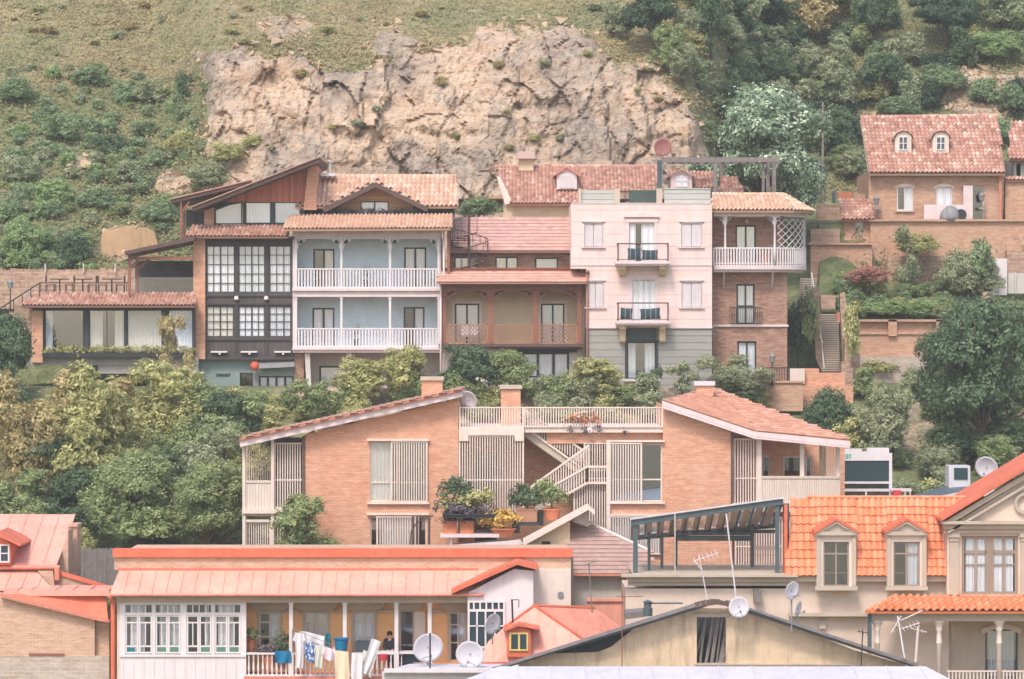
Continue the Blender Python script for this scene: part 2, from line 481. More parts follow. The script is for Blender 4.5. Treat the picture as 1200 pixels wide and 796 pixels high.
def tile_mesh(pts, pitch=0.24, course=0.36, amp=0.055, under=0.10, jit=0.006, flat=False, mb=None, lift=0.03):
    if amp: amp = amp * 1.7
    """clay tiles over a planar outline; first edge is the eave, going left to right"""
    mb = mb or MB()
    w = [Vector(p) for p in pts]
    o = w[0]; u = (w[1] - w[0]).normalized()
    nrm = None
    for i in range(2, len(w)):
        c = u.cross(w[i] - w[0])
        if c.length > 1e-3: nrm = c.normalized(); break
    if nrm.z < 0: nrm = -nrm
    v = nrm.cross(u).normalized()
    if v.z < 0: v = -v
    pl = [((p - o).dot(u), (p - o).dot(v)) for p in w]
    u0 = min(p[0] for p in pl); u1 = max(p[0] for p in pl); v1 = max(p[1] for p in pl)
    nu = max(1, round((u1 - u0) / pitch)); du = (u1 - u0) / nu
    nv = max(1, round(v1 / course)); dv = v1 / nv
    seg = 1 if flat else 6
    for i in range(nu):
        for j in range(nv):
            cu = u0 + (i + .5) * du; cv = (j + .5) * dv
            if not point_in(pl, cu, cv): continue
            rnd = min(1, max(0, R.gauss(0.5, 0.24)))
            jz = R.uniform(-jit, jit); js = R.uniform(-jit, jit)
            off = (0.5 * du if (flat and j % 2) else 0)
            k = len(mb.v)
            for (vv, up) in ((cv - dv * .56, lift + 0.012), (cv + dv * .52, 0.0)):
                for q in range(seg + 1):
                    a = q / seg
                    h = 0 if flat else amp * (0.5 - 0.5 * math.cos(a * 2 * math.pi)) ** 0.8
                    p = o + u * (cu - du * .5 + a * du + js + off) + v * vv + nrm * (h + up + jz + 0.02)
                    mb.v.append(tuple(p))
            for q in range(seg):
                mb.f.append((k + q, k + q + 1, k + seg + 2 + q, k + seg + 1 + q)); mb.r.append(rnd)
            # butt end of the tile
            kk = len(mb.v)
            for q in range(seg + 1):
                p = Vector(mb.v[k + q]) - nrm * (lift + .012); mb.v.append(tuple(p))
            for q in range(seg):
                mb.f.append((kk + q, kk + q + 1, k + q + 1, k + q)); mb.r.append(rnd * .6)
    mb.extr(w, -nrm * under, 0.1)
    return mb

def ridge_caps(mb, p, q, rad=0.1, step=0.38):
    p = Vector(p); q = Vector(q); L = (q - p).length; n = max(1, int(L / step))
    for i in range(n):
        a = p + (q - p) * i / n; b = p + (q - p) * (i + 1.08) / n
        mb.tube(a, b, rad * 1.12, rad, 8, min(1, max(0, R.gauss(.55, .25))))
    return mb

def seam_roof(pts, spacing=0.5, th=0.06, mb=None, rib=0.035):
    mb = mb or MB()
    w = [Vector(p) for p in pts]
    o = w[0]; u = (w[1] - w[0]).normalized()
    nrm = u.cross(w[2] - w[0]).normalized()
    if nrm.z < 0: nrm = -nrm
    v = nrm.cross(u).normalized()
    if v.z < 0: v = -v
    mb.extr(w, -nrm * th)
    pl = [((p - o).dot(u), (p - o).dot(v)) for p in w]
    u0 = min(p[0] for p in pl); u1 = max(p[0] for p in pl)
    n = max(1, round((u1 - u0) / spacing))
    for i in range(n + 1):
        c = u0 + (u1 - u0) * i / n
        c = min(max(c, u0 + .02), u1 - .02)
        ys = []
        for k in range(len(pl)):
            (x1, y1), (x2, y2) = pl[k], pl[(k + 1) % len(pl)]
            if (x1 > c) != (x2 > c): ys.append(y1 + (c - x1) / (x2 - x1) * (y2 - y1))
        if len(ys) >= 2:
            a = o + u * c + v * min(ys) + nrm * rib / 2; b = o + u * c + v * max(ys) + nrm * rib / 2
            mb.beam(a, b, 0.025, rib + .004, nrm)
    return mb

def balusters(mb, x0, x1, yt, yb, D, step, wid, th=0.06, rail=1.6, turned=False):
    """upright bars between two rails, all in px at distance D"""
    s = D / F
    mb.box(x0, yt, x1, yt + rail, D - .02, th + .04); mb.box(x0, yb - rail, x1, yb, D - .01, th + .02)
    n = max(2, round((x1 - x0) / step))
    for i in range(n):
        c = x0 + (x1 - x0) * (i + .5) / n
        if turned:
            p = P(c, yb - rail, D + th / 2); h = (yb - yt - 2 * rail) * s; r = wid * s / 2
            mb.lathe(p, [(r*.8, 0), (r*.5, h*.1), (r, h*.3), (r*.8, h*.45), (r*.45, h*.7), (r*.8, h)], 8)
        else:
            mb.box(c - wid / 2, yt + rail, c + wid / 2, yb - rail, D, th)
    return mb

def lattice(mb, x0, y0, x1, y1, D, step, wid, th=0.03, frame=1.0):
    """diagonal lattice in a px rectangle"""
    s = D / F
    w, h = x1 - x0, y1 - y0
    for sg in (1, -1):
        c = -h
        while c < w:
            a0, a1 = max(c, 0), min(c + h, w)
            if a1 > a0:
                b0, b1 = a0 - c, a1 - c
                if sg > 0: p, q = P(x0 + a0, y0 + b0, D), P(x0 + a1, y0 + b1, D)
                else: p, q = P(x0 + a0, y1 - b0, D + th), P(x0 + a1, y1 - b1, D + th)
                mb.beam(p, q, th, wid * s, (0, -1, 0)) if False else mb.beam(p, q, wid * s, th, (0, -1, 0))
            c += step
    for r in ((x0, y0, x1, y0 + frame), (x0, y1 - frame, x1, y1), (x0, y0, x0 + frame, y1), (x1 - frame, y0, x1, y1)):
        mb.box(*r, D - .02, th * 3)
    return mb

def bracket(mb, x, y, w, h, D, side, th=0.06, n=6):
    """curved fretwork bracket: from the post at x spreading to side (+1/-1), hanging from y"""
    pts = [(x, y), (x + side * w, y)]
    for i in range(1, n + 1):
        a = i / n * math.pi / 2
        pts.append((x + side * w * (1 - math.sin(a)), y + h * (1 - math.cos(a))))
    pts = pts if side < 0 else pts
    # ring hole suggested by two strips: solid rim plus small struts
    rim = []
    for i in range(n + 1):
        a = i / n * math.pi / 2
        rim.append(P(x + side * w * (1 - math.sin(a)), y + h * (1 - math.cos(a)), D + th/2))
    for i in range(n): mb.beam(rim[i], rim[i+1], th, 1.4 * D / F, (0, -1, 0)) if False else mb.beam(rim[i], rim[i+1], 2.1 * D / F, th, (0, -1, 0))
    mb.box(min(x, x + side*w), y - .3, max(x, x + side*w), y + 1.2, D, th)
    c = P(x + side * w * .3, y + h * .32, D + th/2)
    mb.tube(c - Vector((0, th/2, 0)), c + Vector((0, th/2, 0)), min(w, h) * .22 * D / F, None, 8)
    a = P(x, y + h * .75, D + th/2); b = P(x + side * w * .75, y, D + th/2)
    return mb

def dish(label, x, y, r, D, col='dish', pole_to=None, aim=-0.35, tilt=0.3, ry=None, group=None, name='satellite_dish', back=False):
    c = P(x, y, D); rad = r * D / F
    t = thing(name, label, 'satellite dish', P(x, pole_to if pole_to else y + r * 1.3, D), group)
    rot = Matrix.Rotation(aim, 3, 'Z') @ Matrix.Rotation(tilt, 3, 'X')
    mb = MB(); n = 28; rings = 5; k0 = 0
    vs = [[], []]
    for layer, off in enumerate((0.0, 0.02)):
        base = len(mb.v)
        mb.v.append(tuple(c + rot @ Vector((0, 0.16 * rad + off, 0))))
        for q in range(1, rings + 1):
            rr = rad * q / rings
            for i in range(n):
                a = 2 * math.pi * i / n
                mb.v.append(tuple(c + rot @ Vector((rr * math.cos(a), 0.16 * rad * (1 - (q / rings) ** 2) * 1.6 + off - .1*rad, rr * math.sin(a)))))
        for i in range(n):
            j = (i + 1) % n
            f = (base, base + 1 + i, base + 1 + j)
            mb.f.append(f if layer == 0 else f[::-1]); mb.r.append(.5)
        for q in range(rings - 1):
            for i in range(n):
                j = (i + 1) % n
                a = base + 1 + q * n; b = a + n
                f = (a + i, b + i, b + j, a + j)
                mb.f.append(f if layer == 0 else f[::-1]); mb.r.append(.5)
    b0 = 1 + (rings - 1) * n; tot = 1 + rings * n
    for i in range(n):
        j = (i + 1) % n
        mb.f.append((b0 + i, tot + b0 + i, tot + b0 + j, b0 + j)); mb.r.append(.5)
    mb.build('reflector', M[col], t, True)
    arm = MB()
    tip = c + rot @ Vector((0, -rad * .95, -rad * .25))
    for a in (-2.0, -1.2):
        arm.tube(c + rot @ Vector((rad * .8 * math.cos(a), 0, rad * .8 * math.sin(a))), tip, .012)
    arm.tube(tip + Vector((0, -.06, 0)), tip + Vector((0, .06, .02)), .045)
    arm.build('feed_arm', M['grey'], t)
    if pole_to:
        pm = MB(); q = c + Vector((0, .16 * rad + .1, 0))
        b = P(x, pole_to, D); b.y = q.y
        pm.tube(b, q, .03); pm.tube(q, c + Vector((0, .05, 0)), .03)
        pm.build('mast', M['grey'], t)
    return t

def pot(name, x, y0, y1, w, D, mat='terracotta', square=False, parent=None):
    s = D / F; mb = MB(); h = (y1 - y0) * s; r = w * s / 2
    c = P(x, y1, D)
    if square: mb.box(x - w/2, y0, x + w/2, y1, D - r*.5, r); mb.box(x - w/2 - .6, y0 - .5, x + w/2 + .6, y0 + 1.2, D - r*.55, r*1.1)
    else: mb.lathe(c, [(r*.7, 0), (r*.95, h*.85), (r*1.05, h*.86), (r*1.05, h), (r*.85, h), (r*.8, h*.9)], 14)
    return mb.build(name, M[mat], parent)
# ------------------------------------------------------------------ foliage
def leaf_cloud(mb, blobs, n, size, rr, elong=1.6, per=12, spread=0.5, droop=0.0, inner=0.22):
    tot = [max(1e-6, (b[3]*b[4] + b[3]*b[5] + b[4]*b[5])) for b in blobs]
    S_ = sum(tot)
    for bi, b in enumerate(blobs):
        nc = max(3, int(n * tot[bi] / S_ / per))
        for _ in range(nc):
            z = rr.uniform(-0.55, 1); a = rr.uniform(0, 2 * math.pi); q = math.sqrt(1 - min(1, z*z))
            d = Vector((q * math.cos(a), q * math.sin(a), z))
            dep = rr.uniform(0.35, 0.8) if rr.random() < inner else min(1.5, rr.gauss(0.97, 0.13))
            c = Vector((b[0] + d.x*b[3]*dep, b[1] + d.y*b[4]*dep, b[2] + d.z*b[5]*dep))
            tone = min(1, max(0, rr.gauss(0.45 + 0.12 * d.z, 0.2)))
            sp = spread * size * 4
            for k in range(per):
                p = c + Vector((rr.gauss(0, sp * .5), rr.gauss(0, sp * .5), rr.gauss(0, sp * .4)))
                nn = (d * 1.2 + Vector((rr.gauss(0, .5), rr.gauss(0, .5), rr.gauss(.35, .5)))).normalized()
                t = nn.orthogonal().normalized()
                t.rotate(Matrix.Rotation(rr.uniform(0, 6.28), 3, nn))
                q_ = rr.uniform(.5, 1.35); s_ = nn.cross(t); L = size * q_ * elong / 2; W = size * q_ * rr.uniform(.7, 1.1) / 2
                t = (t + Vector((0, 0, -droop))).normalized() if droop else t
                mb.poly([p - t*L, p + s_*W - t*L*.1, p + t*L, p - s_*W - t*L*.1], min(1, max(0, tone + rr.gauss(0, .13))))

def blobs_for(kind, rr):
    B = []
    if kind == 'bush':
        for i in range(15):
            a = rr.uniform(0, 6.28); d = rr.uniform(.08, .3)
            r = rr.uniform(.1, .2)
            B.append((d*math.cos(a)*1.2, d*math.sin(a)*1.2, rr.uniform(.15, .8 - d*.8), r, r, r*rr.uniform(.8, 1.4)))
        B.append((0, 0, .36, .34, .34, .36))
    elif kind == 'tree':
        for i in range(26):
            a = rr.uniform(0, 6.28); d = rr.uniform(.05, .38); z = rr.uniform(.26, .9)
            r = rr.uniform(.08, .15) * (1.1 - .4*abs(z - .6))
            B.append((d*math.cos(a)*(1.25 - z*.5), d*math.sin(a)*(1.25 - z*.5), z, r, r, r*rr.uniform(.6, .95)))
        B.append((0, 0, .58, .26, .26, .28))
    elif kind == 'pine':
        for i in range(16):
            a = rr.uniform(0, 6.28); z = rr.uniform(.35, .93); d = rr.uniform(.1, .38) * (1.2 - z*.6)
            r = rr.uniform(.1, .2)
            B.append((d*math.cos(a), d*math.sin(a), z, r, r, r*rr.uniform(.35, .6)))
        B.append((0, 0, .62, .2, .2, .28))
    elif kind == 'loose':
        for i in range(22):
            a = rr.uniform(0, 6.28); z = rr.uniform(.15, .95); d = rr.uniform(.0, .4) * (1.1 - .3*z)
            r = rr.uniform(.07, .15)
            B.append((d*math.cos(a), d*math.sin(a), z, r, r, r*rr.uniform(.8, 1.7)))
        B.append((0, 0, .5, .24, .24, .36))
    elif kind == 'wispy':
        for i in range(9):
            a = rr.uniform(0, 6.28); z = rr.uniform(.25, .9); d = rr.uniform(.0, .33)
            r = rr.uniform(.06, .12)
            B.append((d*math.cos(a), d*math.sin(a), z, r, r, r))
    return B

CROWN = {}
def crown_mesh(kind, wm, matname, var):
    cls = 0 if wm < .7 else 1 if wm < 1.5 else 2 if wm < 2.8 else 3 if wm < 4.6 else 4
    key = (kind, cls, matname, var)
    if key in CROWN: return CROWN[key]
    same = [v for k, v in CROWN.items() if k[:2] == key[:2] and k[3] == var and (k[2] == 'leaf_magnolia') == (matname == 'leaf_magnolia')]
    if same:
        me = same[0][0].copy(); me.materials.clear(); me.materials.append(M[matname])
        CROWN[key] = (me, same[0][1]); return CROWN[key]
    rr = random.Random(hash((kind, cls, var)) % 9973 if False else (sum(map(ord, kind)) * 31 + cls * 7 + var * 13))
    n, size = [(420, .115), (1700, .065), (6000, .036), (15000, .0225), (26000, .0172)][cls]
    if kind == 'wispy': n = int(n * .35)
    if matname == 'leaf_magnolia': size *= 1.1
    mb = MB(); B = blobs_for(kind, rr)
    leaf_cloud(mb, B, n, size, rr, elong=2.4 if kind in ('loose', 'wispy') else 1.7, spread=.55)
    me = mesh_of('foliage', mb); me.materials.append(M[matname])
    tb = MB(); h0 = {'bush': .3, 'tree': .45, 'pine': .6, 'loose': .4, 'wispy': .3}[kind]
    tr = {'bush': .02, 'tree': .035, 'pine': .03, 'loose': .02, 'wispy': .012}[kind]
    prev = Vector((0, 0, -.15)); 
    for k in range(1, 5):
        q = Vector((rr.uniform(-.03, .03), rr.uniform(-.03, .03), -.15 + (h0 + .15) * k / 4))
        tb.tube(prev, q, tr * (1.15 - .15*k), tr * (1.0 - .15*k), 7); prev = q
    for b in B:
        st = Vector((0, 0, rr.uniform(.08, h0))); en = Vector(b[:3])
        mid = (st + en) / 2 + Vector((0, 0, -.02 + .06 * rr.random()))
        tb.tube(st, mid, tr * .42, tr * .28, 5); tb.tube(mid, en, tr * .28, tr * .08, 5)
        for _ in range(4):
            dd = Vector((rr.gauss(0, 1), rr.gauss(0, 1), rr.gauss(.5, .8))).normalized(); tb.tube(en, en + Vector((dd.x * b[3], dd.y * b[4], dd.z * b[5])) * rr.uniform(1, 1.35), tr * .09, tr * .02, 3)
    mt = mesh_of('trunk', tb); mt.materials.append(M['bark'])
    CROWN[key] = (me, mt)
    return CROWN[key]

NPL = [0]
def plant(kind, x, yb, w, h, D, mat, label, group=None, name=None, cat=None, var=None, depth=1.0, rot=None):
    """one tree or shrub: base at px (x, yb), w x h px large at distance D"""
    s = D / F
    NPL[0] += 1
    v = (NPL[0] % 3) if var is None else var
    me, mt = crown_mesh(kind, w * s, mat, v)
    name = name or {'bush': 'shrub', 'tree': 'tree', 'pine': 'pine_tree', 'loose': 'tree', 'wispy': 'sapling'}[kind]
    t = thing(name, label, cat or name.replace('_', ' '), P(x, yb, D), group)
    t.scale = (w * s, w * s * depth, h * s)
    t.rotation_euler = (0, 0, R.uniform(0, 6.28) if rot is None else rot)
    f = bpy.data.objects.new('foliage', me); COL.objects.link(f); f.parent = t
    k = bpy.data.objects.new('trunk' if kind in ('tree', 'pine', 'loose') else 'stem', mt); COL.objects.link(k); k.parent = t
    return t

# ------------------------------------------------------------------ terrain
KY = [838, 700, 580, 455, 448, 375, 330, 262, 250, 200, 120, 50, 0, -100, -200, -400]
KD = {
 'L': [148, 156, 164, 171.5, 184.5, 185.5, 186.5, 190, 191, 195.5, 203, 209, 213, 224, 236, 262],
 'C': [148, 156, 164, 171.5, 185, 186, 187, 188.5, 189, 190.5, 193.5, 197, 204, 220, 236, 262],
 'R': [148, 156, 165.5, 177.3, 183.6, 185, 189.5, 191, 200, 206, 213, 219, 223, 232, 242, 266]}
def sstep(a, b, x):
    t = min(1, max(0, (x - a) / (b - a))); return t * t * (3 - 2 * t)
def kint(k, y):
    ys, ds = KY, KD[k]
    if y >= ys[0]: return ds[0]
    for i in range(len(ys) - 1):
        if ys[i] >= y >= ys[i+1]:
            t = (ys[i] - y) / (ys[i] - ys[i+1]); return ds[i] + (ds[i+1] - ds[i]) * t
    return ds[-1]
def baseD(x, y):
    l, c, r = kint('L', y), kint('C', y), kint('R', y)
    a = sstep(170, 270, x); b = sstep(800, 900, x)
    return l * (1 - a) + c * (a - b if a > b else 0) + r * b if a > b or True else c

def rock_weight(x, y):
    nx = noise.noise(Vector((x * .02, y * .02, 3.1))) * 22 + noise.noise(Vector((x * .08, y * .08, 1.7))) * 9
    top = [(225, 82), (250, 66), (300, 62), (330, 55), (375, 78), (430, 82), (500, 60), (560, 48), (640, 34), (700, 50), (760, 82), (800, 110), (828, 150), (835, 250)]
    ty = 260
    if x < 225 or x > 835: ty = 999
    else:
        for i in range(len(top) - 1):
            if top[i][0] <= x <= top[i+1][0]:
                t = (x - top[i][0]) / (top[i+1][0] - top[i][0]); ty = top[i][1] + (top[i+1][1] - top[i][1]) * t
    left = 240 + max(0, (y - 160)) * .35
    w = sstep(-9, 9, (y - ty) + nx * 1.1) * sstep(-14, 14, (x - left) + nx) * sstep(-14, 14, (826 - x) + nx)
    # greyish scree and grass fringes climbing above the face
    w = max(w, .55 * sstep(.15, .4, noise.noise(Vector((x * .012, y * .03, 9)))) * sstep(300, 380, x) * sstep(0, 40, 800 - x) * sstep(10, 40, y) )
    # soil patches
    for (cx, cy, rx, ry, a) in ((1150, 105, 75, 36, .9), (1000, 150, 40, 20, .5), (150, 285, 34, 24, .95), (95, 190, 18, 10, .5), (200, 215, 26, 16, .6),
                                (1085, 500, 50, 40, .5), (1180, 500, 40, 40, .8), (340, 30, 45, 18, .5), (895, 55, 18, 8, .4), (1090, 300, 50, 25, .3)):
        d = math.hypot((x - cx) / rx, (y - cy) / ry) + nx * .02
        w = max(w, a * sstep(1.1, .6, d))
    return w

def green_weight(x, y):
    n = noise.noise(Vector((x * .02, y * .03, 6))) * 30
    return max(.3 + n / 90 if x < 780 else 0, sstep(370, 300, x + n) * sstep(70, 120, y + n), sstep(760, 850, x + n) * (1 - .8 * sstep(560, 430, abs(y - 60) + 500)) )

def terrD(x, y):
    """distance of the ground seen in direction (x, y), with its relief"""
    D = baseD(x, y); w = rock_weight(x, y) if -60 < y < 320 else 0.0
    p = P(x, y, D)
    d = noise.fractal(Vector((p.x * .12, p.z * .12, 4.2)), 0.9, 2.1, 4) * (1.0 if y < 440 else .35)
    d += noise.noise(Vector((p.x * .9, p.z * .9, 1.2))) * .12
    if w > .02:
        q = Vector((p.x * .30, p.z * .20, 7.7))
        q += Vector((noise.noise(q * 1.5), noise.noise(q * 1.5 + Vector((5, 5, 5))), 0)) * .55
        dist, pts = noise.voronoi(q)
        cell = noise.cell(pts[0] * 7.3)
        crack = sstep(.07, 0, dist[1] - dist[0]) * sstep(-.35, .2, noise.noise(p * .21))
        q2 = Vector((p.x * .95, p.z * .55, 2.2)) + Vector((noise.noise(p * .7), noise.noise(p * .7 + Vector((9, 1, 1))), 0)) * .7
        d2, pt2 = noise.voronoi(q2)
        crack2 = sstep(.12, 0, d2[1] - d2[0])
        c = (cell - .5) * .75 + crack * .3 + crack2 * .12 + (noise.cell(pt2[0] * 5.1) - .5) * .3
        c += noise.fractal(Vector((p.x * .6, p.z * .45, 0)), .8, 2.2, 5) * .5
        c += noise.ridged_multi_fractal(Vector((p.x * .35, p.z * .12, 5)), .9, 2.2, 3, 1, 2) * -.35
        # ledges of the strata
        c += (abs(math.sin(p.z * 1.3 + p.x * .05 + noise.noise(p * .25) * 2.5)) ** 3) * .35 
        d += c * w
    # keep clear behind houses and walls
    d *= sstep(470, 430, y) * .8 + .2 if y > 400 else 1
    if y > 235 and x < 960: d = d * .25 + .3
    return D + d

def build_terrain():
    xs = [-4000, -2200, -1200, -700, -400, -250] + [-130 + 2.9 * i for i in range(int(1460 / 2.9))] + [1350, 1500, 1800, 2400, 3400, 5200]
    ys = [838, 800, 760, 720, 690, 665, 645, 630, 615, 600, 585, 570, 555, 540, 525, 510, 495, 480, 470, 462, 455, 451, 448, 440, 430, 420, 410] + \
         [400 - 3 * i for i in range(20)] + [341 - 2.4 * i for i in range(int(371 / 2.4))] + [-34, -60, -90, -130, -180, -240, -310, -400]
    v = []; rw = []; f = []; gw = []
    # near flat ground from behind the camera up to the slope
    zg = P(0, 838, 148).z
    rows = []
    for yy in (-400, -100, 40, 100, 140):
        rows.append([Vector(((x - CX) * 148 / F * (1 if yy > 0 else 6), yy, zg)) for x in xs])
    for y in ys:
        row = []
        for x in xs:
            if x < -200 or x > 1345:
                row.append(P(x, y, baseD(x, y)))
            else:
                row.append(P(x, y, terrD(x, y)))
        rows.append(row)
    # plateau
    for e in (30, 90, 200):
        rows.append([Vector((p.x * (1 + e / 400), p.y + e, p.z + e * .05 + 1)) for p in rows[len(ys) + 4]])
    nx = len(xs)
    for ri, row in enumerate(rows):
        for xi, p in enumerate(row):
            v.append(tuple(p))
            y = ys[ri - 5] if 5 <= ri < 5 + len(ys) else 999
            rw.append(rock_weight(xs[xi], y) if -60 < y < 620 else 0.0); gw.append(green_weight(xs[xi], y) if y < 700 else 0)
    for r in range(len(rows) - 1):
        for i in range(nx - 1):
            a = r * nx + i; f.append((a, a + 1, a + nx + 1, a + nx))
    me = bpy.data.meshes.new('hillside'); me.from_pydata(v, [], f)
    at = me.attributes.new('rockw', 'FLOAT', 'POINT'); at.data.foreach_set('value', rw)
    at = me.attributes.new('greenw', 'FLOAT', 'POINT'); at.data.foreach_set('value', gw)
    me.update(); me.materials.append(terrain_mat())
    o = bpy.data.objects.new('hillside_terrain', me); COL.objects.link(o)
    o['kind'] = 'structure'
    return o

def terrain_mat():
    t = NT('hillside')
    at = t.n('ShaderNodeAttribute'); at.attribute_name = 'rockw'
    ob = t.tc.outputs['Object']
    # dry grass and soil
    g = t.ramp(t.noise(0.12, 9, rough=.72), [(0.32, S(128, 134, 96)), (0.45, S(178, 168, 130)), (0.56, S(208, 184, 154)), (0.66, S(150, 152, 110))])
    g2 = t.ramp(t.noise(1.6, 8, rough=.75), [(0.34, S(92, 96, 68)), (0.5, S(168, 156, 118)), (0.66, S(214, 196, 162))])
    g = t.mix(.5, g, g2)
    gs = t.ramp(t.noise(4.5, 5, t.scalev(ob, 1, 1, .5), .8), [(0.42, 0.0), (0.62, 1.0)])
    g = t.mix(t.math('MULTIPLY', gs, .35), g, S(112, 104, 80))
    ga = t.n('ShaderNodeAttribute'); ga.attribute_name = 'greenw'
    gr = t.ramp(t.noise(1.1, 8, rough=.75), [(0.35, S(76, 90, 62)), (0.5, S(116, 130, 88)), (0.66, S(160, 162, 116))])
    g = t.mix(t.math('MULTIPLY', ga.outputs['Fac'], .8), g, gr)
    # rock
    strata = t.noise(0.5, 9, t.scalev(ob, .35, .35, 1.5), .72, 1.2)
    r = t.ramp(strata, [(0.28, S(172, 144, 122)), (0.42, S(214, 180, 152)), (0.52, S(234, 206, 182)), (0.62, S(210, 172, 138)), (0.78, S(188, 170, 154))])
    grey = t.ramp(t.noise(0.16, 7, t.scalev(ob, 1, 1, .8), .7), [(0.45, 0.0), (0.62, .85)])
    r = t.mix(grey, r, t.ramp(t.noise(2.2, 7, rough=.75), [(0.35, S(118, 108, 102)), (0.65, S(196, 180, 168))]))
    fine = t.ramp(t.noise(3.5, 8, None, .78), [(0.38, .75), (0.49, 0.0)])
    r = t.mix(fine, r, S(120, 94, 80))
    vs = t.ramp(t.noise(.55, 7, t.scalev(ob, 1, 1, .16), .75), [(0.56, 0.0), (0.66, .6)])
    r = t.mix(vs, r, S(134, 116, 104))
    pale = t.ramp(t.noise(1.1, 6, t.scalev(ob, 1, 1, .6), .7), [(0.55, 0.0), (0.7, .5)])
    r = t.mix(pale, r, S(236, 214, 194))
    fac = t.math('ADD', at.outputs['Fac'], t.math('MULTIPLY', t.math('SUBTRACT', t.noise(2.0, 6, rough=.75), .5), .9))
    fac = t.ramp(fac, [(0.38, 0.0), (0.55, 1.0)])
    t.col(t.mix(fac, g, r))
    h = t.math('ADD', t.noise(2.5, 9, rough=.7), t.math('MULTIPLY', t.noise(9, 5, rough=.7), .3))
    t.bump(h, .25, .9)
    return t.fin(.95, .1)

build_terrain()

def grass_tufts():
    mb = MB(); rr = random.Random(5)
    n = 0
    while n < 24000:
        x = rr.uniform(-60, 1260); y = rr.uniform(-25, 330)
        w = rock_weight(x, y)
        if w > .4: continue
        if 330 < x < 1000 and y > 235: continue
        D = terrD(x, y) - .03
        p = P(x, y, D); n += 1
        big = noise.noise(Vector((x * .01, y * .02, 0)))
        gw = green_weight(x, y); tone = .4 + big * .8 + gw * .55 + rr.gauss(0, .12); rad = rr.uniform(.08, .3) * (1 + gw * .5)
        for k in range(5):
            q = p + Vector((rr.gauss(0, rad), rr.gauss(0, rad * .5) - .04, rr.uniform(0, rad * .5)))
            a = Vector((rr.gauss(0, 1), rr.gauss(-.3, .6), rr.gauss(.3, .6))).normalized() * rr.uniform(.05, .13); n_ = Vector((rr.gauss(0, .4), -1, rr.gauss(.8, .4))).normalized(); b_ = a.cross(n_).normalized() * rr.uniform(.03, .07)
            mb.poly([q - a, q + b_, q + a, q - b_], min(1, max(0, tone + rr.gauss(0, .15))))
    o = mb.build('hillside_grass', M['grassblade'], origin=(0, 190, 0))
    tag(o, 'dry yellowish and green grass tufts covering the hillside above the houses', 'grass', kind='stuff')
grass_tufts()

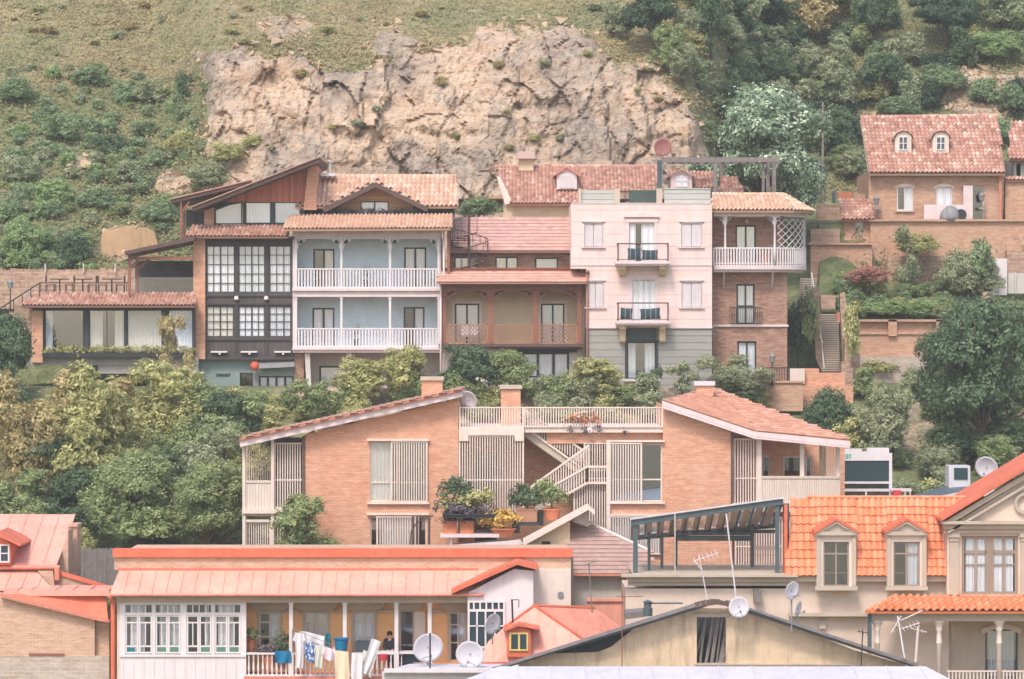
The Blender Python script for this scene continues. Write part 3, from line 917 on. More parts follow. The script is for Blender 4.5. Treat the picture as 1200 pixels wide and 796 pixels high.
# ---- shrubs on the slope left of the cliff
def shrubs():
    rr = random.Random(21)
    spots = []
    def ok(x, y, d):
        return all(math.hypot(x - a, (y - b) * 1.3) > d for a, b in spots)
    big = [(220, 112, 34, 34, 'leaf_dark', 'dark green rounded shrub right against the left end of the cliff'),
           (130, 180, 48, 34, 'leaf_dark', 'dark blue-green shrub in the middle of the left slope above the terrace'),
           (105, 100, 50, 30, 'leaf_hill', 'broad green shrub at the upper edge of the bushy left slope'),
           (178, 122, 46, 36, 'leaf_grey', 'grey-green upright shrub just left of the dark round shrub by the cliff'),
           (155, 215, 54, 40, 'leaf_grey', 'grey-green shrub on the slope left of the wooden roof'),
           (20, 120, 56, 40, 'leaf_hill', 'green shrub high on the slope at the left edge of the photo'),
           (72, 165, 50, 40, 'leaf_hill', 'soft green shrub on the left slope below the dry grass'),
           (28, 300, 70, 54, 'leaf_bright', 'large bright green shrub low on the slope, leftmost above the pink stone wall'),
           (85, 312, 54, 50, 'leaf_dark', 'dark green shrub low on the slope above the pink stone wall'),
           (22, 215, 54, 40, 'leaf_grey', 'dull green shrub half way up the slope at the left edge'),
           (250, 220, 60, 40, 'leaf_grey', 'grey-green shrub behind the left wooden roof at the foot of the cliff'),
           (215, 180, 50, 36, 'leaf_olive', 'olive green shrub on the slope just below the cliff corner'),
           (265, 190, 44, 30, 'leaf_olive', 'olive shrub at the lower left corner of the cliff face'),
           (60, 245, 60, 44, 'leaf_bright', 'bright green shrub on the lower left slope'),
           (112, 245, 50, 36, 'leaf_hill', 'mid green shrub left of the tan earth bank'),
           (190, 262, 44, 34, 'leaf_hill', 'green shrub right of the tan earth bank beside the wooden post'),
           (296, 172, 30, 20, 'leaf_olive', 'small olive shrub growing on the foot of the cliff above the wooden house')]
    for (x, y, w, h, m, lab) in big:
        spots.append((x, y)); D = terrD(x, y)
        plant('bush', x, y + 2, w, h, D, m, lab, 'shrubs on the left slope', cat='shrub')
    zones = [((-5, 345), (100, 322), 175, 'leafy shrub among many on the slope left of the cliff', 'small shrubs on the left slope'),
             ((0, 240), (78, 120), 22, 'low shrub at the top edge of the bushy left slope under the dry grass', 'low shrubs under the dry grass')]
    for (xr, yr, n, lab, grp) in zones:
        k = 0; tries = 0
        while k < n and tries < 4000:
            tries += 1
            x = rr.uniform(*xr); y = rr.uniform(*yr)
            if x > 110 + (320 - y) * .6 + 60: continue
            if x > 100 and y > 305: continue
            if 120 < x < 190 and 262 < y < 305: continue
            if rock_weight(x, y) > .4: continue
            w = rr.uniform(12, 34) * (.7 + (y - 80) / 500)
            if not ok(x, y, w * .26): continue
            spots.append((x, y)); k += 1
            m = rr.choice(['leaf_hill', 'leaf_hill', 'leaf_grey', 'leaf_bright', 'leaf_mid', 'leaf_hill'])
            plant('bush', x, y + 2, w, w * rr.uniform(.6, .95), terrD(x, y) - .1, m, lab, grp, name='hillside_bush', cat='bush')
    # dry hill top: few low bushes
    k = 0
    while k < 26:
        x = rr.uniform(0, 760); y = rr.uniform(2, 84)
        if rock_weight(x, y) > .5 or not ok(x, y, 16): continue
        if x > 740 - 0: continue
        spots.append((x, y)); k += 1; w = rr.uniform(9, 24)
        plant('bush', x, y, w, w * .5, terrD(x, y), rr.choice(['leaf_olive', 'leaf_dry', 'leaf_grey', 'leaf_olive']),
              'low scrubby tuft on the dry grass along the top of the hill', 'scrub on the dry hilltop', cat='shrub')
    # tufts clinging to the cliff
    k = 0
    while k < 16:
        x = rr.uniform(300, 815); y = rr.uniform(45, 185)
        if not ok(x, y, 18): continue
        spots.append((x, y)); k += 1; w = rr.uniform(9, 22)
        plant('bush', x, y, w, w * .6, terrD(x, y) - .1, rr.choice(['leaf_olive', 'leaf_dry', 'leaf_grey']),
              'small plant clinging to a ledge of the bare cliff face', 'plants on the cliff ledges', cat='plant', name='cliff_plant')
    named = [(905, 20, 4, 4)]
    # forest at top right
    T = [('pine', 765, 62, 88, 96, 'leaf_pine', 'dark spreading pine standing on the right shoulder of the cliff'),
         ('pine', 880, 60, 84, 110, 'leaf_pine', 'tall dark pine at the top edge above the glossy tree'),
         ('pine', 833, 95, 50, 110, 'leaf_dark', 'narrow dark evergreen right of the cliff top pine'),
         ('loose', 950, 55, 80, 70, 'leaf_dry', 'pale yellowish tree at the top between the dark pines'),
         ('pine', 1028, 70, 70, 96, 'leaf_dark', 'dark green tree at the top left of the leaning trunk'),
         ('pine', 1108, 60, 90, 90, 'leaf_pine', 'dark pine with a bare trunk at the top right'),
         ('tree', 1180, 55, 80, 70, 'leaf_grey', 'grey-green tree at the top right corner'),
         ('loose', 800, 100, 60, 50, 'leaf_grey', 'grey loose tree just behind the right end of the cliff'),
         ('tree', 905, 132, 90, 80, 'leaf_dark', 'broad blue-green tree in the middle of the wood behind the glossy tree'),
         ('loose', 968, 142, 90, 90, 'leaf_grey', 'greyish leafless looking tree in the middle of the wood'),
         ('tree', 1035, 125, 80, 70, 'leaf_dark', 'dark tree just above the roof with two dormers'),
         ('bush', 1100, 110, 90, 44, 'leaf_hill', 'spreading green shrub above the right end of the dormer roof'),
         ('bush', 1160, 70, 90, 44, 'leaf_bright', 'light green shrub on the slope at the right edge'),
         ('bush', 1055, 140, 70, 34, 'leaf_hill', 'green shrub directly above the ridge of the dormer roof'),
         ('bush', 1185, 135, 60, 44, 'leaf_hill', 'green shrub above the small far right roof'),
         ('bush', 845, 140, 70, 44, 'leaf_hill', 'low green shrub beside the right end of the cliff'),
         ('tree', 985, 195, 70, 80, 'leaf_dark', 'dark tree left of the roof with two dormers'),
         ('tree', 950, 170, 60, 60, 'leaf_pine', 'deep green tree behind the thin pole'),
         ('bush', 1000, 212, 60, 44, 'leaf_grey', 'grey-green shrub at the left gable of the dormer house'),
         ('bush', 1175, 170, 40, 40, 'leaf_hill', 'green shrub between the two red tiled roofs'),
         ('bush', 860, 168, 60, 40, 'leaf_hill', 'green shrub between the cliff and the glossy tree'),
         ('loose', 720, 45, 40, 40, 'leaf_grey', 'thin grey tree behind the cliff top pine')]
    for (k_, x, y, w, h, m, lab) in T:
        plant(k_, x, y, w, h, terrD(x, min(y, 235)) - .3, m, lab, 'trees in the wood on the right')
    k = 0
    while k < 90:
        x = rr.uniform(770, 1215); y = rr.uniform(-20, 235)
        if x < 830 and y > 110: continue
        if 1000 < x and y > 136: continue
        if 1080 < x < 1210 and 80 < y < 130 and rr.random() < .8: continue
        if not ok(x, y, 15): continue
        spots.append((x, y)); k += 1; w = rr.uniform(28, 60)
        plant(rr.choice(['bush', 'loose', 'tree', 'loose']), x, y, w, w * rr.uniform(.7, 1.1), terrD(x, min(y, 235)),
              rr.choice(['leaf_pine', 'leaf_dark', 'leaf_hill', 'leaf_grey', 'leaf_grey', 'leaf_olive', 'leaf_mid']),
              'one of the many small trees filling the wood on the right hillside', 'undergrowth of the right wood', name='small_tree', cat='tree')
    for k in range(26):
        x = rr.uniform(825, 1010); y = rr.uniform(20, 215); w = rr.uniform(44, 80)
        plant(rr.choice(['tree', 'loose', 'tree']), x, y, w, w * rr.uniform(.8, 1.1), terrD(x, y) - .2, rr.choice(['leaf_pine', 'leaf_dark', 'leaf_grey', 'leaf_dark', 'leaf_mid']), 'one of the taller trees merging into the wood behind the glossy tree', 'taller trees of the right wood', name='woodland_tree', cat='tree')
    # red leaved shrubs in the wood
    plant('bush', 862, 88, 18, 16, terrD(862, 88) - .8, 'leaf_red', 'reddish shrub in the wood right of the cliff top', name='shrub', cat='shrub')
    plant('bush', 895, 60, 22, 20, terrD(1100, 60) - .8, 'leaf_red', 'small rust red shrub in the wood at the top right', name='shrub', cat='shrub')
    # glossy tree behind the corner house
    plant('tree', 893, 262, 175, 168, 188.5, 'leaf_magnolia', 'large glossy silver-leaved tree behind the pergola and corner house', name='broadleaf_tree', cat='tree', var=1, rot=.6)
    plant('bush', 935, 255, 80, 90, 188, 'leaf_magnolia', 'glossy lower tree at the right of the large silver-leaved tree', name='broadleaf_tree', cat='tree')

shrubs()

def hollow_trees():
    """trees and shrubs on the slopes below the houses"""
    T = [('tree', 10, 470, 95, 115, 168, 'leaf_dark', 'dark tree at the left edge just below the terrace stairs'),
         ('bush', 5, 500, 60, 70, 166, 'leaf_dark', 'dark shrub at the left edge under the dark tree'),
         ('loose', 105, 610, 150, 160, 158, 'leaf_olive', 'olive green tree behind the red metal roof'),
         ('loose', 40, 600, 140, 150, 160, 'leaf_dry', 'brownish dry tree at the left edge above the red metal roof'),
         ('loose', 190, 560, 150, 130, 162, 'leaf_olive', 'yellow-green tree in the middle of the left hollow'),
         ('loose', 262, 585, 130, 118, 160, 'leaf_mid', 'fresh green tree left of the slatted balcony'),
         ('tree', 160, 655, 160, 130, 153, 'leaf_mid', 'dense green tree above the laundry house roof'),
         ('tree', 245, 655, 130, 120, 152, 'leaf_mid', 'deep green tree beside the slatted balcony above the laundry house'),
         ('loose', 205, 500, 70, 62, 170, 'leaf_grey', 'grey-green tree under the black timber house'),
         ('loose', 130, 520, 110, 70, 167, 'leaf_dry', 'dry straw coloured bush below the glazed restaurant'),
         ('loose', 70, 520, 90, 60, 166, 'leaf_dry', 'dry brown bush below the brick pier'),
         ('wispy', 200, 470, 70, 110, 171, 'leaf_dry', 'thin bare sapling in front of the glazed restaurant'),
         ('loose', 305, 530, 90, 56, 165, 'leaf_olive', 'yellowish green tree in front of the grey ground floor'),
         ('loose', 375, 500, 80, 50, 168, 'leaf_mid', 'green bush below the slanted concrete posts'),
         ('loose', 425, 480, 80, 55, 169, 'leaf_olive', 'olive bush above the left end of the brick house roof'),
         ('loose', 475, 480, 70, 75, 168, 'leaf_olive', 'tall feathery yellow-green bush in front of the blue house'),
         ('tree', 552, 478, 85, 85, 168, 'leaf_dark', 'dark green tree under the wooden balcony'),
         ('tree', 600, 478, 80, 66, 167, 'leaf_mid', 'green tree behind the roof terrace chimney'),
         ('loose', 700, 480, 90, 60, 168, 'leaf_olive', 'yellow-green bush below the grey siding'),
         ('bush', 655, 480, 60, 50, 166, 'leaf_mid', 'green bush behind the middle of the roof terrace'),
         ('bush', 738, 478, 26, 26, 172, 'leaf_dark', 'small dark conical bush below the shop window'),
         ('loose', 860, 478, 110, 56, 171, 'leaf_grey', 'sprawling grey-green climber in front of the corner house'),
         ('bush', 885, 480, 50, 34, 170, 'leaf_olive', 'low olive bush at the wall of the corner house'),
         ('wispy', 800, 470, 50, 50, 172, 'leaf_grey', 'thin grey-leaved bush right of the shop window'),
         ('bush', 972, 520, 75, 82, 168, 'leaf_dark', 'dark round glossy shrub right of the brick house roof'),
         ('bush', 935, 420, 34, 78, 180.5, 'leaf_dark', 'dark ivy covered bush between the corner house and the stairs'),
         ('loose', 1040, 550, 80, 90, 165, 'leaf_grey', 'greyish green bush on the slope above the white framed screen'),
         ('bush', 1030, 480, 40, 40, 172, 'leaf_mid', 'small green bush under the pink retaining wall'),
         ('loose', 1000, 540, 50, 50, 166, 'leaf_olive', 'olive bush behind the white framed screen'),
         ('bush', 1100, 560, 70, 50, 165, 'leaf_grey', 'grey green bush left of the large dish'),
         ('loose', 1165, 565, 80, 55, 163, 'leaf_mid', 'spiky green bush behind the large dish'),
         ('tree', 1150, 545, 172, 205, 172, 'leaf_dark', 'very large dark green tree at the right edge'),
         ('tree', 1100, 500, 70, 110, 174, 'leaf_dark', 'dark tree at the left side of the very large tree'),
         ('bush', 1190, 470, 70, 120, 175, 'leaf_dark', 'dark foliage mass at the right edge under the white slab'),
         ('bush', 1140, 352, 85, 75, 186.5, 'leaf_grey', 'round grey-green shrub left of the white slab in front of the retaining wall'),
         ('wispy', 1060, 345, 60, 88, 187.5, 'leaf_grey', 'slender two-trunked sapling in front of the brick retaining wall'),
         ('bush', 1150, 385, 110, 40, 183, 'leaf_mid', 'wide green shrub below the white slab'),
         ('bush', 1020, 335, 60, 30, 187, 'leaf_red', 'brownish red shrub in front of the retaining wall'),
         ('bush', 985, 345, 36, 26, 187, 'leaf_hill', 'small green shrub at the top of the stairs'),
         ('bush', 1035, 372, 70, 26, 184.5, 'leaf_bright', 'bright grassy shrub above the brick terrace wall'),
         ('bush', 1085, 374, 56, 26, 184.5, 'leaf_bright', 'light green leafy plant above the right end of the brick terrace wall'),
         ('bush', 1150, 320, 30, 50, 186, 'leaf_hill', 'narrow climbing shrub rising over the retaining wall'),
         ('bush', 562, 256, 60, 30, 186, 'leaf_hill', 'green bush in the gap between the orange and pink tiled roofs'),
         ('loose', 350, 655, 74, 70, 143.6, 'leaf_mid', 'green climbing shrub at the foot of the slatted balcony on the left'),
         ('bush', 385, 660, 34, 40, 144, 'leaf_mid', 'small green bush against the left brick gable wall'),
         ('bush', 1030, 440, 60, 24, 183, 'leaf_olive', 'low dry weeds against the pale blockwork wall'),
         ('loose', 998, 420, 22, 60, 177, 'leaf_olive', 'thin weedy shrub beside the tall crumbling pillar'),
         ('loose', 948, 400, 26, 60, 179.5, 'leaf_mid', 'green creeper hanging beside the stair handrail'),
         ('bush', 1075, 300, 60, 34, 188.6, 'leaf_olive', 'creeper spreading over the middle of the high retaining wall'),
         ('bush', 1115, 545, 90, 60, 170, 'leaf_dark', 'dark bush under the very large dark green tree'),
         ('bush', 1180, 540, 80, 60, 170, 'leaf_dark', 'dark bush at the right edge at the foot of the very large tree'),
         ('wispy', 1000, 372, 30, 20, 184, 'leaf_olive', 'small weedy plant at the head of the brick terrace wall')]
    for (k, x, y, w, h, D, m, lab) in T:
        nm = {'wispy': 'sapling', 'bush': 'shrub'}.get(k, 'tree')
        if (y >= 440 and D > 155) or (x > 1000 and y > 340): D = terrD(x, y) - .15
        plant(k, x, y, w, h, D, m, lab, None, nm, nm)
    rr = random.Random(77)
    def fill(n, x0, x1, y0, y1, mats, lab, grp, w0=20, w1=45, kinds=('bush', 'loose'), Doff=0):
        for i in range(n):
            x = rr.uniform(x0, x1); y = rr.uniform(y0, y1); w = rr.uniform(w0, w1)
            D = terrD(x, y) - .3 + Doff
            plant(rr.choice(kinds), x, y, w, w * rr.uniform(.6, 1), D, rr.choice(mats), lab, grp, name='shrub', cat='shrub')
    fill(70, -20, 290, 520, 740, ['leaf_mid', 'leaf_mid', 'leaf_olive', 'leaf_grey', 'leaf_dark'], 'undergrowth shrub in the green hollow left of the brick house', 'undergrowth in the left hollow', 44, 90, ('bush', 'loose', 'bush'), -3)
    fill(14, 60, 225, 462, 500, ['leaf_dry', 'leaf_olive', 'leaf_dry', 'leaf_grey'], 'dry shrub on the bank under the restaurant and black timber house', 'dry shrubs under the restaurant', 24, 44, ('loose', 'bush', 'wispy'))
    fill(12, 225, 350, 474, 488, ['leaf_olive', 'leaf_mid', 'leaf_dry'], 'low bush at the foot of the grey ground floor wall under the timber house', 'bushes under the timber house', 18, 30, ('bush', 'loose'))
    fill(26, 340, 790, 476, 500, ['leaf_mid', 'leaf_olive', 'leaf_mid', 'leaf_grey'], 'shrub of the hedge behind the roof of the brick house', 'hedge behind the roof terrace', 34, 60)
    fill(52, 960, 1210, 455, 610, ['leaf_grey', 'leaf_olive', 'leaf_hill', 'leaf_grey', 'leaf_mid'], 'shrub on the rough slope above the orange mansard roof', 'shrubs on the right bank', 22, 50)
    fill(22, 965, 1120, 336, 376, ['leaf_bright', 'leaf_hill', 'leaf_olive'], 'leafy weed on the bank between the two brick retaining walls', 'weeds between the walls', 16, 30, ('bush',))
    fill(14, 1105, 1215, 366, 430, ['leaf_mid', 'leaf_dark', 'leaf_grey'], 'shrub at the right edge below the white slab', 'shrubs below the white slab', 20, 38, ('bush',), -1)
    fill(8, 0, 150, 322, 330, ['leaf_bright', 'leaf_hill', 'leaf_dry'], 'weed hanging over the top of the pink stone wall', 'weeds over the stone wall', 16, 26, ('bush',), .3)
hollow_trees()

def stones():
    mb = MB(); rr = random.Random(12); n = 0
    while n < 1500:
        x = rr.uniform(-20, 1220); y = rr.uniform(0, 330)
        w = rock_weight(x, y)
        if w < .12 or (240 < x < 835 and w > .5) or (330 < x < 1000 and y > 235): continue
        p = P(x, y, terrD(x, y) - .03); n += 1; a = abs(rr.gauss(.1, .12)) + .05
        c = [p + Vector((rr.uniform(-1, 1), rr.uniform(-1, .3), rr.uniform(-.7, .9))) * a for _ in range(5)]
        for t in ((0,1,2),(0,2,3),(0,3,4),(0,4,1),(1,2,3),(1,3,4)): mb.poly([c[i] for i in t])
    o = mb.build('loose_stones', M['rubble'], origin=(0, 190, 0)); tag(o, 'loose stones scattered over the cliff and bare soil', 'stones', kind='stuff')
M['rubble'] = plaster('rubble_stone', S(206, 178, 150), .4)
stones()
# ------------------------------------------------------------------ the row of houses under the cliff
def V(x, y, D): return P(x, y, D)

def lantern(label, x, y0, y1, D, cat='street lamp', name='street_lamp'):
    s = D / F; t = thing(name, label, cat, P(x, y1, D))
    p = MB(); b = P(x, y1, D); top = P(x, y0 + (y1 - y0) * .25, D)
    p.lathe(b, [(.09, 0), (.06, .15), (.035, .3), (.03, top.z - b.z)], 8); p.build('post', M['black'], t)
    h = MB(); h.lathe(top, [(.04, 0), (.12, .02), (.16, .3), (.19, .31), (.05, .46), (.01, .5)], 6); h.build('lamp_head', M['grey'], t)

def downpipe(parent, x, y0, y1, D, mat='pinktrim', r=.05):
    m = MB(); a = P(x, y0, D); b = P(x, y1, D)
    m.tube(b, a, r); m.tube(a + Vector((0, -.01, -.02)), a + Vector((0, -.01, .14)), r * 1.9)
    return m.build('downpipe', M[mat], parent, True)

# ---- A glazed restaurant with a roof terrace
M['darkstone'] = brick('dark_stone', S(104, 102, 104), S(84, 82, 86), S(120, 116, 114), .5, .2)
def restaurant():
    D = 175.0
    t = thing('restaurant_pavilion', 'low glazed restaurant with pink tiled eave at the far left of the house row', 'restaurant', P(130, 440, D))
    wn = [(52, 363, 98, 413), (104, 363, 146, 413), (148.5, 363, 190, 413), (197, 363, 226, 413)]
    mb = MB(); wall_cells(mb, 38, 358, 228, 418, D + .2, wn, .2, 6)
    mb.build('wall', M['darkframe'], t)
    m = MB(); m.box(37, 364, 50, 425, D, .6); m.build('brick_pier', M['brickm'], t)
    opening(t, *wn[0], D + .2, 1, (), curtains=((0, .2),), cm='curtaing', glass='glassr')
    opening(t, *wn[1], D + .2, 2, (), curtains=((0, .38), (.72, 1)), glass='glassr')
    opening(t, *wn[2], D + .2, 1, (), curtains=((0, 1),), cm='curtaing')  # full pale curtain paints the sky reflected in this pane
    opening(t, *wn[3], D + .2, 1, (), curtains=((0, 1),), cm='curtaing')  # here too the pale cloth stands in for reflected sky
    m = MB(); m.box(50, 413.5, 226, 419, D - .15, .5); m.build('planter_box', M['black'], t)
    f = MB(); rr = random.Random(3)
    a = P(51, 413, D); b = P(225, 413, D)
    for i in range(46):
        c = a + (b - a) * (i + rr.random()) / 46
        leaf_cloud(f, [(c.x, D + .05, c.z + .1, .16, .14, rr.uniform(.12, .28))], 30, .09, rr)
    f.build('planter_flowers', M['leaf_olive'], t)
    m = MB(); m.box(20, 419, 232, 428, D + .3, 6); m.box(115, 428, 232, 438, D + .35, 5); m.build('base_slab', M['concrete'], t)
    r = tile_mesh([V(25, 358.5, D - .8), V(229, 358.5, D - .8), V(229, 344, D + .9), V(38, 344, D + .9)], .2, .34, .05)
    r.build('tile_eave', M['tilep'], t)
    m = MB(); m.box(28, 358, 229, 361, D - .6, .5); m.build('gutter', M['black'], t)
    m = MB(); m.box(30, 344, 228, 346.5, D + .9, 8); m.build('terrace_floor', M['concrete'], t)
    Dt = D + 1
    m = MB(); m.box(46, 331, 150, 332.2, Dt, .05)
    for x in [47, 65, 84, 104, 124, 148]: m.box(x, 331, x + 1, 344, Dt, .05)
    for y in (335, 339): m.box(46, y, 150, y + .4, Dt, .02)
    m.build('railing', M['brownd'], t)
    # covered end of the terrace
    c = MB()
    c.extr([V(146, 299, D - .3), V(228, 282, D - .3), V(228, 277, D - .3), V(146, 294.5, D - .3)], Vector((0, 4.5, 0)))
    c.build('shed_roof', M['brownd'], t)
    c = MB()
    c.box(150, 300, 153.2, 345, D + .1, .15); c.box(159.5, 302, 162, 345, D + .6, .15); c.box(152, 301, 228, 304.5, D + .12, .12)
    c.beam(V(161, 316, D + .6), V(176, 303, D + .6), .12, .12); c.beam(V(153, 312, D + .2), V(163, 304, D + .2), .1, .1)
    c.build('timber_frame', M['brown'], t)
    c = MB(); c.box(158, 306, 232, 345, D + 4.2, .2); c.build('back_wall', M['darkstone'], t)
    c = MB(); c.box(155, 325, 228, 344, D + .7, .04); c.build('glass_screen', M['glass'], t)
    # tables and chairs
    for i, (x, lab) in enumerate(((70, 'round table at the left end of the restaurant roof terrace'), (97, 'table in the middle of the restaurant roof terrace'), (131, 'table at the right of the roof terrace near the timber post'))):
        k = thing('cafe_table', lab, 'table', V(x, 344, Dt + 1.2), 'tables on the roof terrace')
        b = V(x, 344, Dt + 1.2); m = MB(); m.lathe(b, [(.25, 0), (.25, .03), (.04, .05), (.04, .72)], 10); m.build('pedestal', M['black'], k)
        m = MB(); m.lathe(b + Vector((0, 0, .72)), [(.5, 0), (.52, .02), (.5, .04)], 16); m.build('table_top', M['brownd'], k)
    for i, (x, sd, lab) in enumerate(((59, 1, 'leftmost chair of the restaurant roof terrace'), (82, -1, 'chair right of the left terrace table'), (108, -1, 'chair right of the middle terrace table'), (120, 1, 'dark chair left of the right terrace table'), (141, -1, 'chair nearest the timber post of the terrace roof'))):
        k = thing('terrace_chair', lab, 'chair', V(x, 344, Dt + .9), 'chairs on the roof terrace'); b = V(x, 344, Dt + .9)
        m = MB(); m.boxw(b.x-.22, b.y-.22, b.z+.43, b.x+.22, b.y+.22, b.z+.47); m.build('seat', M['brownd'], k)
        m = MB(); m.boxw(b.x-sd*.22-.02, b.y-.21, b.z+.5, b.x-sd*.22+.02, b.y+.21, b.z+.92); m.build('backrest', M['brownd'], k)
        for ax in (-.2, .2):
            for ay in (-.2, .2):
                m = MB(); m.boxw(b.x+ax-.02, b.y+ay-.02, b.z, b.x+ax+.02, b.y+ay+.02, b.z+.43); m.build('leg', M['brownd'], k)
    # stairs at the left end
    st = thing('outdoor_stair', 'stone stairs with dark handrail going down at the left end of the restaurant', 'stairs', V(20, 372, D))
    m = MB()
    for i in range(11):
        x1 = 46 - i * 5; y = 346 + i * 3.2
        m.box(x1 - 5.2, y, x1, y + 40, D + .3 + i * .01, 1.6)
    m.build('steps', M['stonew'], st)
    m = MB(); m.beam(V(46, 332, D + .1), V(-8, 367, D + .1), .06, .06)
    for i in range(6):
        x = 46 - i * 10; y = 332 + i * 6.5; m.box(x - .5, y, x + .5, y + 15, D + .1, .04)
    m.build('handrail', M['black'], st)
    lantern('dark double headed street lamp in front of the pink stone wall at the left', 12, 329, 366, D - .8)
    # stone wall behind the terrace
    w = MB(); w.box(-60, 318, 160, 362, 184.2, .8)
    for i in range(28): x = -60 + i * 8; w.box(x, 317 - R.random() * 2.5, x + 7.6, 318.5, 184.2 + R.random() * .1, .5)
    o = w.build('stone_wall', M['stonew']); tag(o, 'long pinkish rubble stone wall behind the restaurant roof terrace', 'wall')
    for i, x in enumerate((52, 97, 134)):
        m = MB(); m.box(x, 309, x + 1.6, 319, 184, .1); o = m.build('fence_post', M['concretep'])
        tag(o, ['small pale post on the stone wall, left of three', 'small pale post on the stone wall, middle of three', 'small pale post on the stone wall, right of three'][i], 'post', 'pale posts on the stone wall')
    b = MB(); b.prism([(120, 308), (118, 280), (123, 268), (135, 270), (146, 264), (158, 268), (170, 266), (181, 272), (186, 290), (184, 308)], 188.3, 1)
    o = b.build('earth_bank_wall', plaster('tan_earth', S(206, 170, 134), .8, 1.6, S(140, 112, 90))); tag(o, 'tan earth retaining wall set in the green slope above the terrace', 'wall')
restaurant()

# ---- B black timber house
def timber_house():
    D = 176.0
    t = thing('timber_house', 'black timber house with gridded windows and reddish wooden gable', 'house', P(290, 470, D))
    up = [(242, 288, 275, 343), (279.5, 288, 310.5, 343), (315.5, 288, 341, 343)]
    lo = [(242, 359, 274, 395), (279.5, 359, 310.5, 395), (315.5, 359, 341, 395)]
    mb = MB(); wall_cells(mb, 240.5, 278, 343, 421, D, up + lo, .2, 7); mb.build('timber_wall', M['timber'], t)
    opening(t, *up[0], D, 4, (.2, .4, .6, .8), 1.2, .8, recess=.04, inner=2, cm='curtaing')
    opening(t, *up[1], D, 4, (.2, .4, .6, .8), 1.2, .8, recess=.04, inner=2, cm='curtaing')
    opening(t, *up[2], D, 3, (.2, .4, .6, .8), 1.2, .8, recess=.04, cm='curtaing')
    for k, o in enumerate(lo): opening(t, *o, D, 4 if k < 2 else 3, (.25, .5, .75), 1.2, .8, recess=.04, inner=2, cm='curtaing')
    m = MB(); m.box(240, 346, 343, 347.5, D - .08, .1); m.box(240, 355, 343, 357, D - .08, .1); m.box(240, 397, 343, 399, D - .08, .1); m.box(240, 417.5, 344, 421.5, D - .12, .4)
    m.box(240, 283, 343, 285, D - .06, .1)
    for x in (240.5, 276, 311.8, 341.5): m.box(x, 285, x + 1.6, 417, D - .05, .08)
    m.build('timber_bands', M['timberp'], t)
    m = MB(); m.box(226.5, 279, 240.4, 421, D - .25, 7); m.build('brick_pier', M['brickm'], t)
    for x in (277, 312):
        m = MB(); c = P(x, 352, D - .15); m.lathe(c, [(.05, 0), (.13, .05), (.1, .2), (.03, .22)], 8); m.build('wall_lamp', M['white'], t)
    for x0 in (247, 282, 321.5):
        m = MB(); m.box(x0, 411.5, x0 + 19, 413.4, D - .3, .25); m.box(x0 + 9, 413.4, x0 + 11.5, 415.6, D - .28, .1)
        m.build('strip_lamp', M['white'], t)
    # tiled eave between storeys
    r = tile_mesh([V(217, 277.5, D - .9), V(338, 277.5, D - .9), V(340, 265, D + .5), V(226, 265, D + .5)], .2, .33, .05)
    r.build('tile_eave', M['tilep'], t)
    m = MB(); m.box(224, 277.3, 344, 280, D - .7, .6); m.build('gutter', M['black'], t)
    # attic
    Da = D + .9
    w3 = [(287.5, 237, 317.5, 262), (321.5, 237, 352, 262)]
    mb = MB(); wall_cells(mb, 284.5, 235, 356, 265, Da, w3, .2, 5)
    mb.prism([(240, 266), (250.5, 266), (250.5, 244), (240, 247)], Da, .4)
    mb.build('attic_wall', M['darkframe'], t)
    m = MB(); m.prism([(239.5, 266), (250.8, 266), (250.8, 243), (239.5, 247)], Da - .04, 5); m.build('brick_corner', M['brickm'], t)
    for o in w3: opening(t, *o, Da, 1, (), 1.0, recess=.05)
    # slanted window
    f = MB(); pts = [(251.5, 263), (284, 263), (284, 236), (269, 238.5), (251.5, 245)]
    inn = [(253, 261.7), (282.6, 261.7), (282.6, 238), (269.2, 240.4), (253, 246.6)]
    for i in range(5):
        j = (i + 1) % 5; f.extr([V(*pts[i], Da), V(*pts[j], Da), V(*inn[j], Da), V(*inn[i], Da)], Vector((0, .12, 0)))
    f = f.build('slanted_window', M['darkframe'], t)
    g = MB(); g.prism(inn, Da + .05, .01); g.build('pane', M['glass'], f)
    g = MB(); g.prism(inn, Da + .16, .02); g.build('blind', M['curtain'], f)
    # reddish gable boards
    m = MB(); m.prism([(262, 237), (361, 237), (361, 194), (355, 196)], Da - .02, .3); m.build('gable_cladding', M['redboards'], t)
    m = MB(); m.prism([(355.5, 246), (371, 246), (371, 190.5), (361.5, 193)], Da - .3, 5); m.build('corner_pilaster', M['brickm'], t)
    # main sloping roof
    m = MB(); a = [V(226, 247.5, D - .9), V(374, 190, D - .9), V(374, 184.5, D - .9), V(225, 243, D - .9)]
    m.extr(a, Vector((0, 8, 0))); m.build('roof', M['brownd'], t)
    m = MB()
    m.extr([V(224.5, 243, D - 1), V(374.5, 184.4, D - 1), V(374.5, 183.2, D - 1), V(224.5, 241.8, D - 1)], Vector((0, 8.2, 0))); m.build('roof_edge_tiles', M['tilep'], t)
    m = MB(); m.extr([V(200, 238.5, D + 2), V(292, 216.5, D + 2), V(292, 212, D + 2), V(200, 234, D + 2)], Vector((0, 6, 0))); m.build('side_roof', M['brownd'], t)
    m = MB(); m.extr([V(199.5, 234, D + 1.9), V(292, 212, D + 1.9), V(292, 210.8, D + 1.9), V(199.5, 232.8, D + 1.9)], Vector((0, 6.2, 0))); m.build('side_roof_tiles', M['tilep'], t)
    m = MB(); m.box(211, 236, 213.2, 282, D + 2.1, .15); m.box(214.4, 240, 217, 282, D + 2.6, .15); m.beam(V(214, 248, D + 2.2), V(222, 236, D + 2.2), .1, .1)
    m.build('timber_post', M['brown'], t)
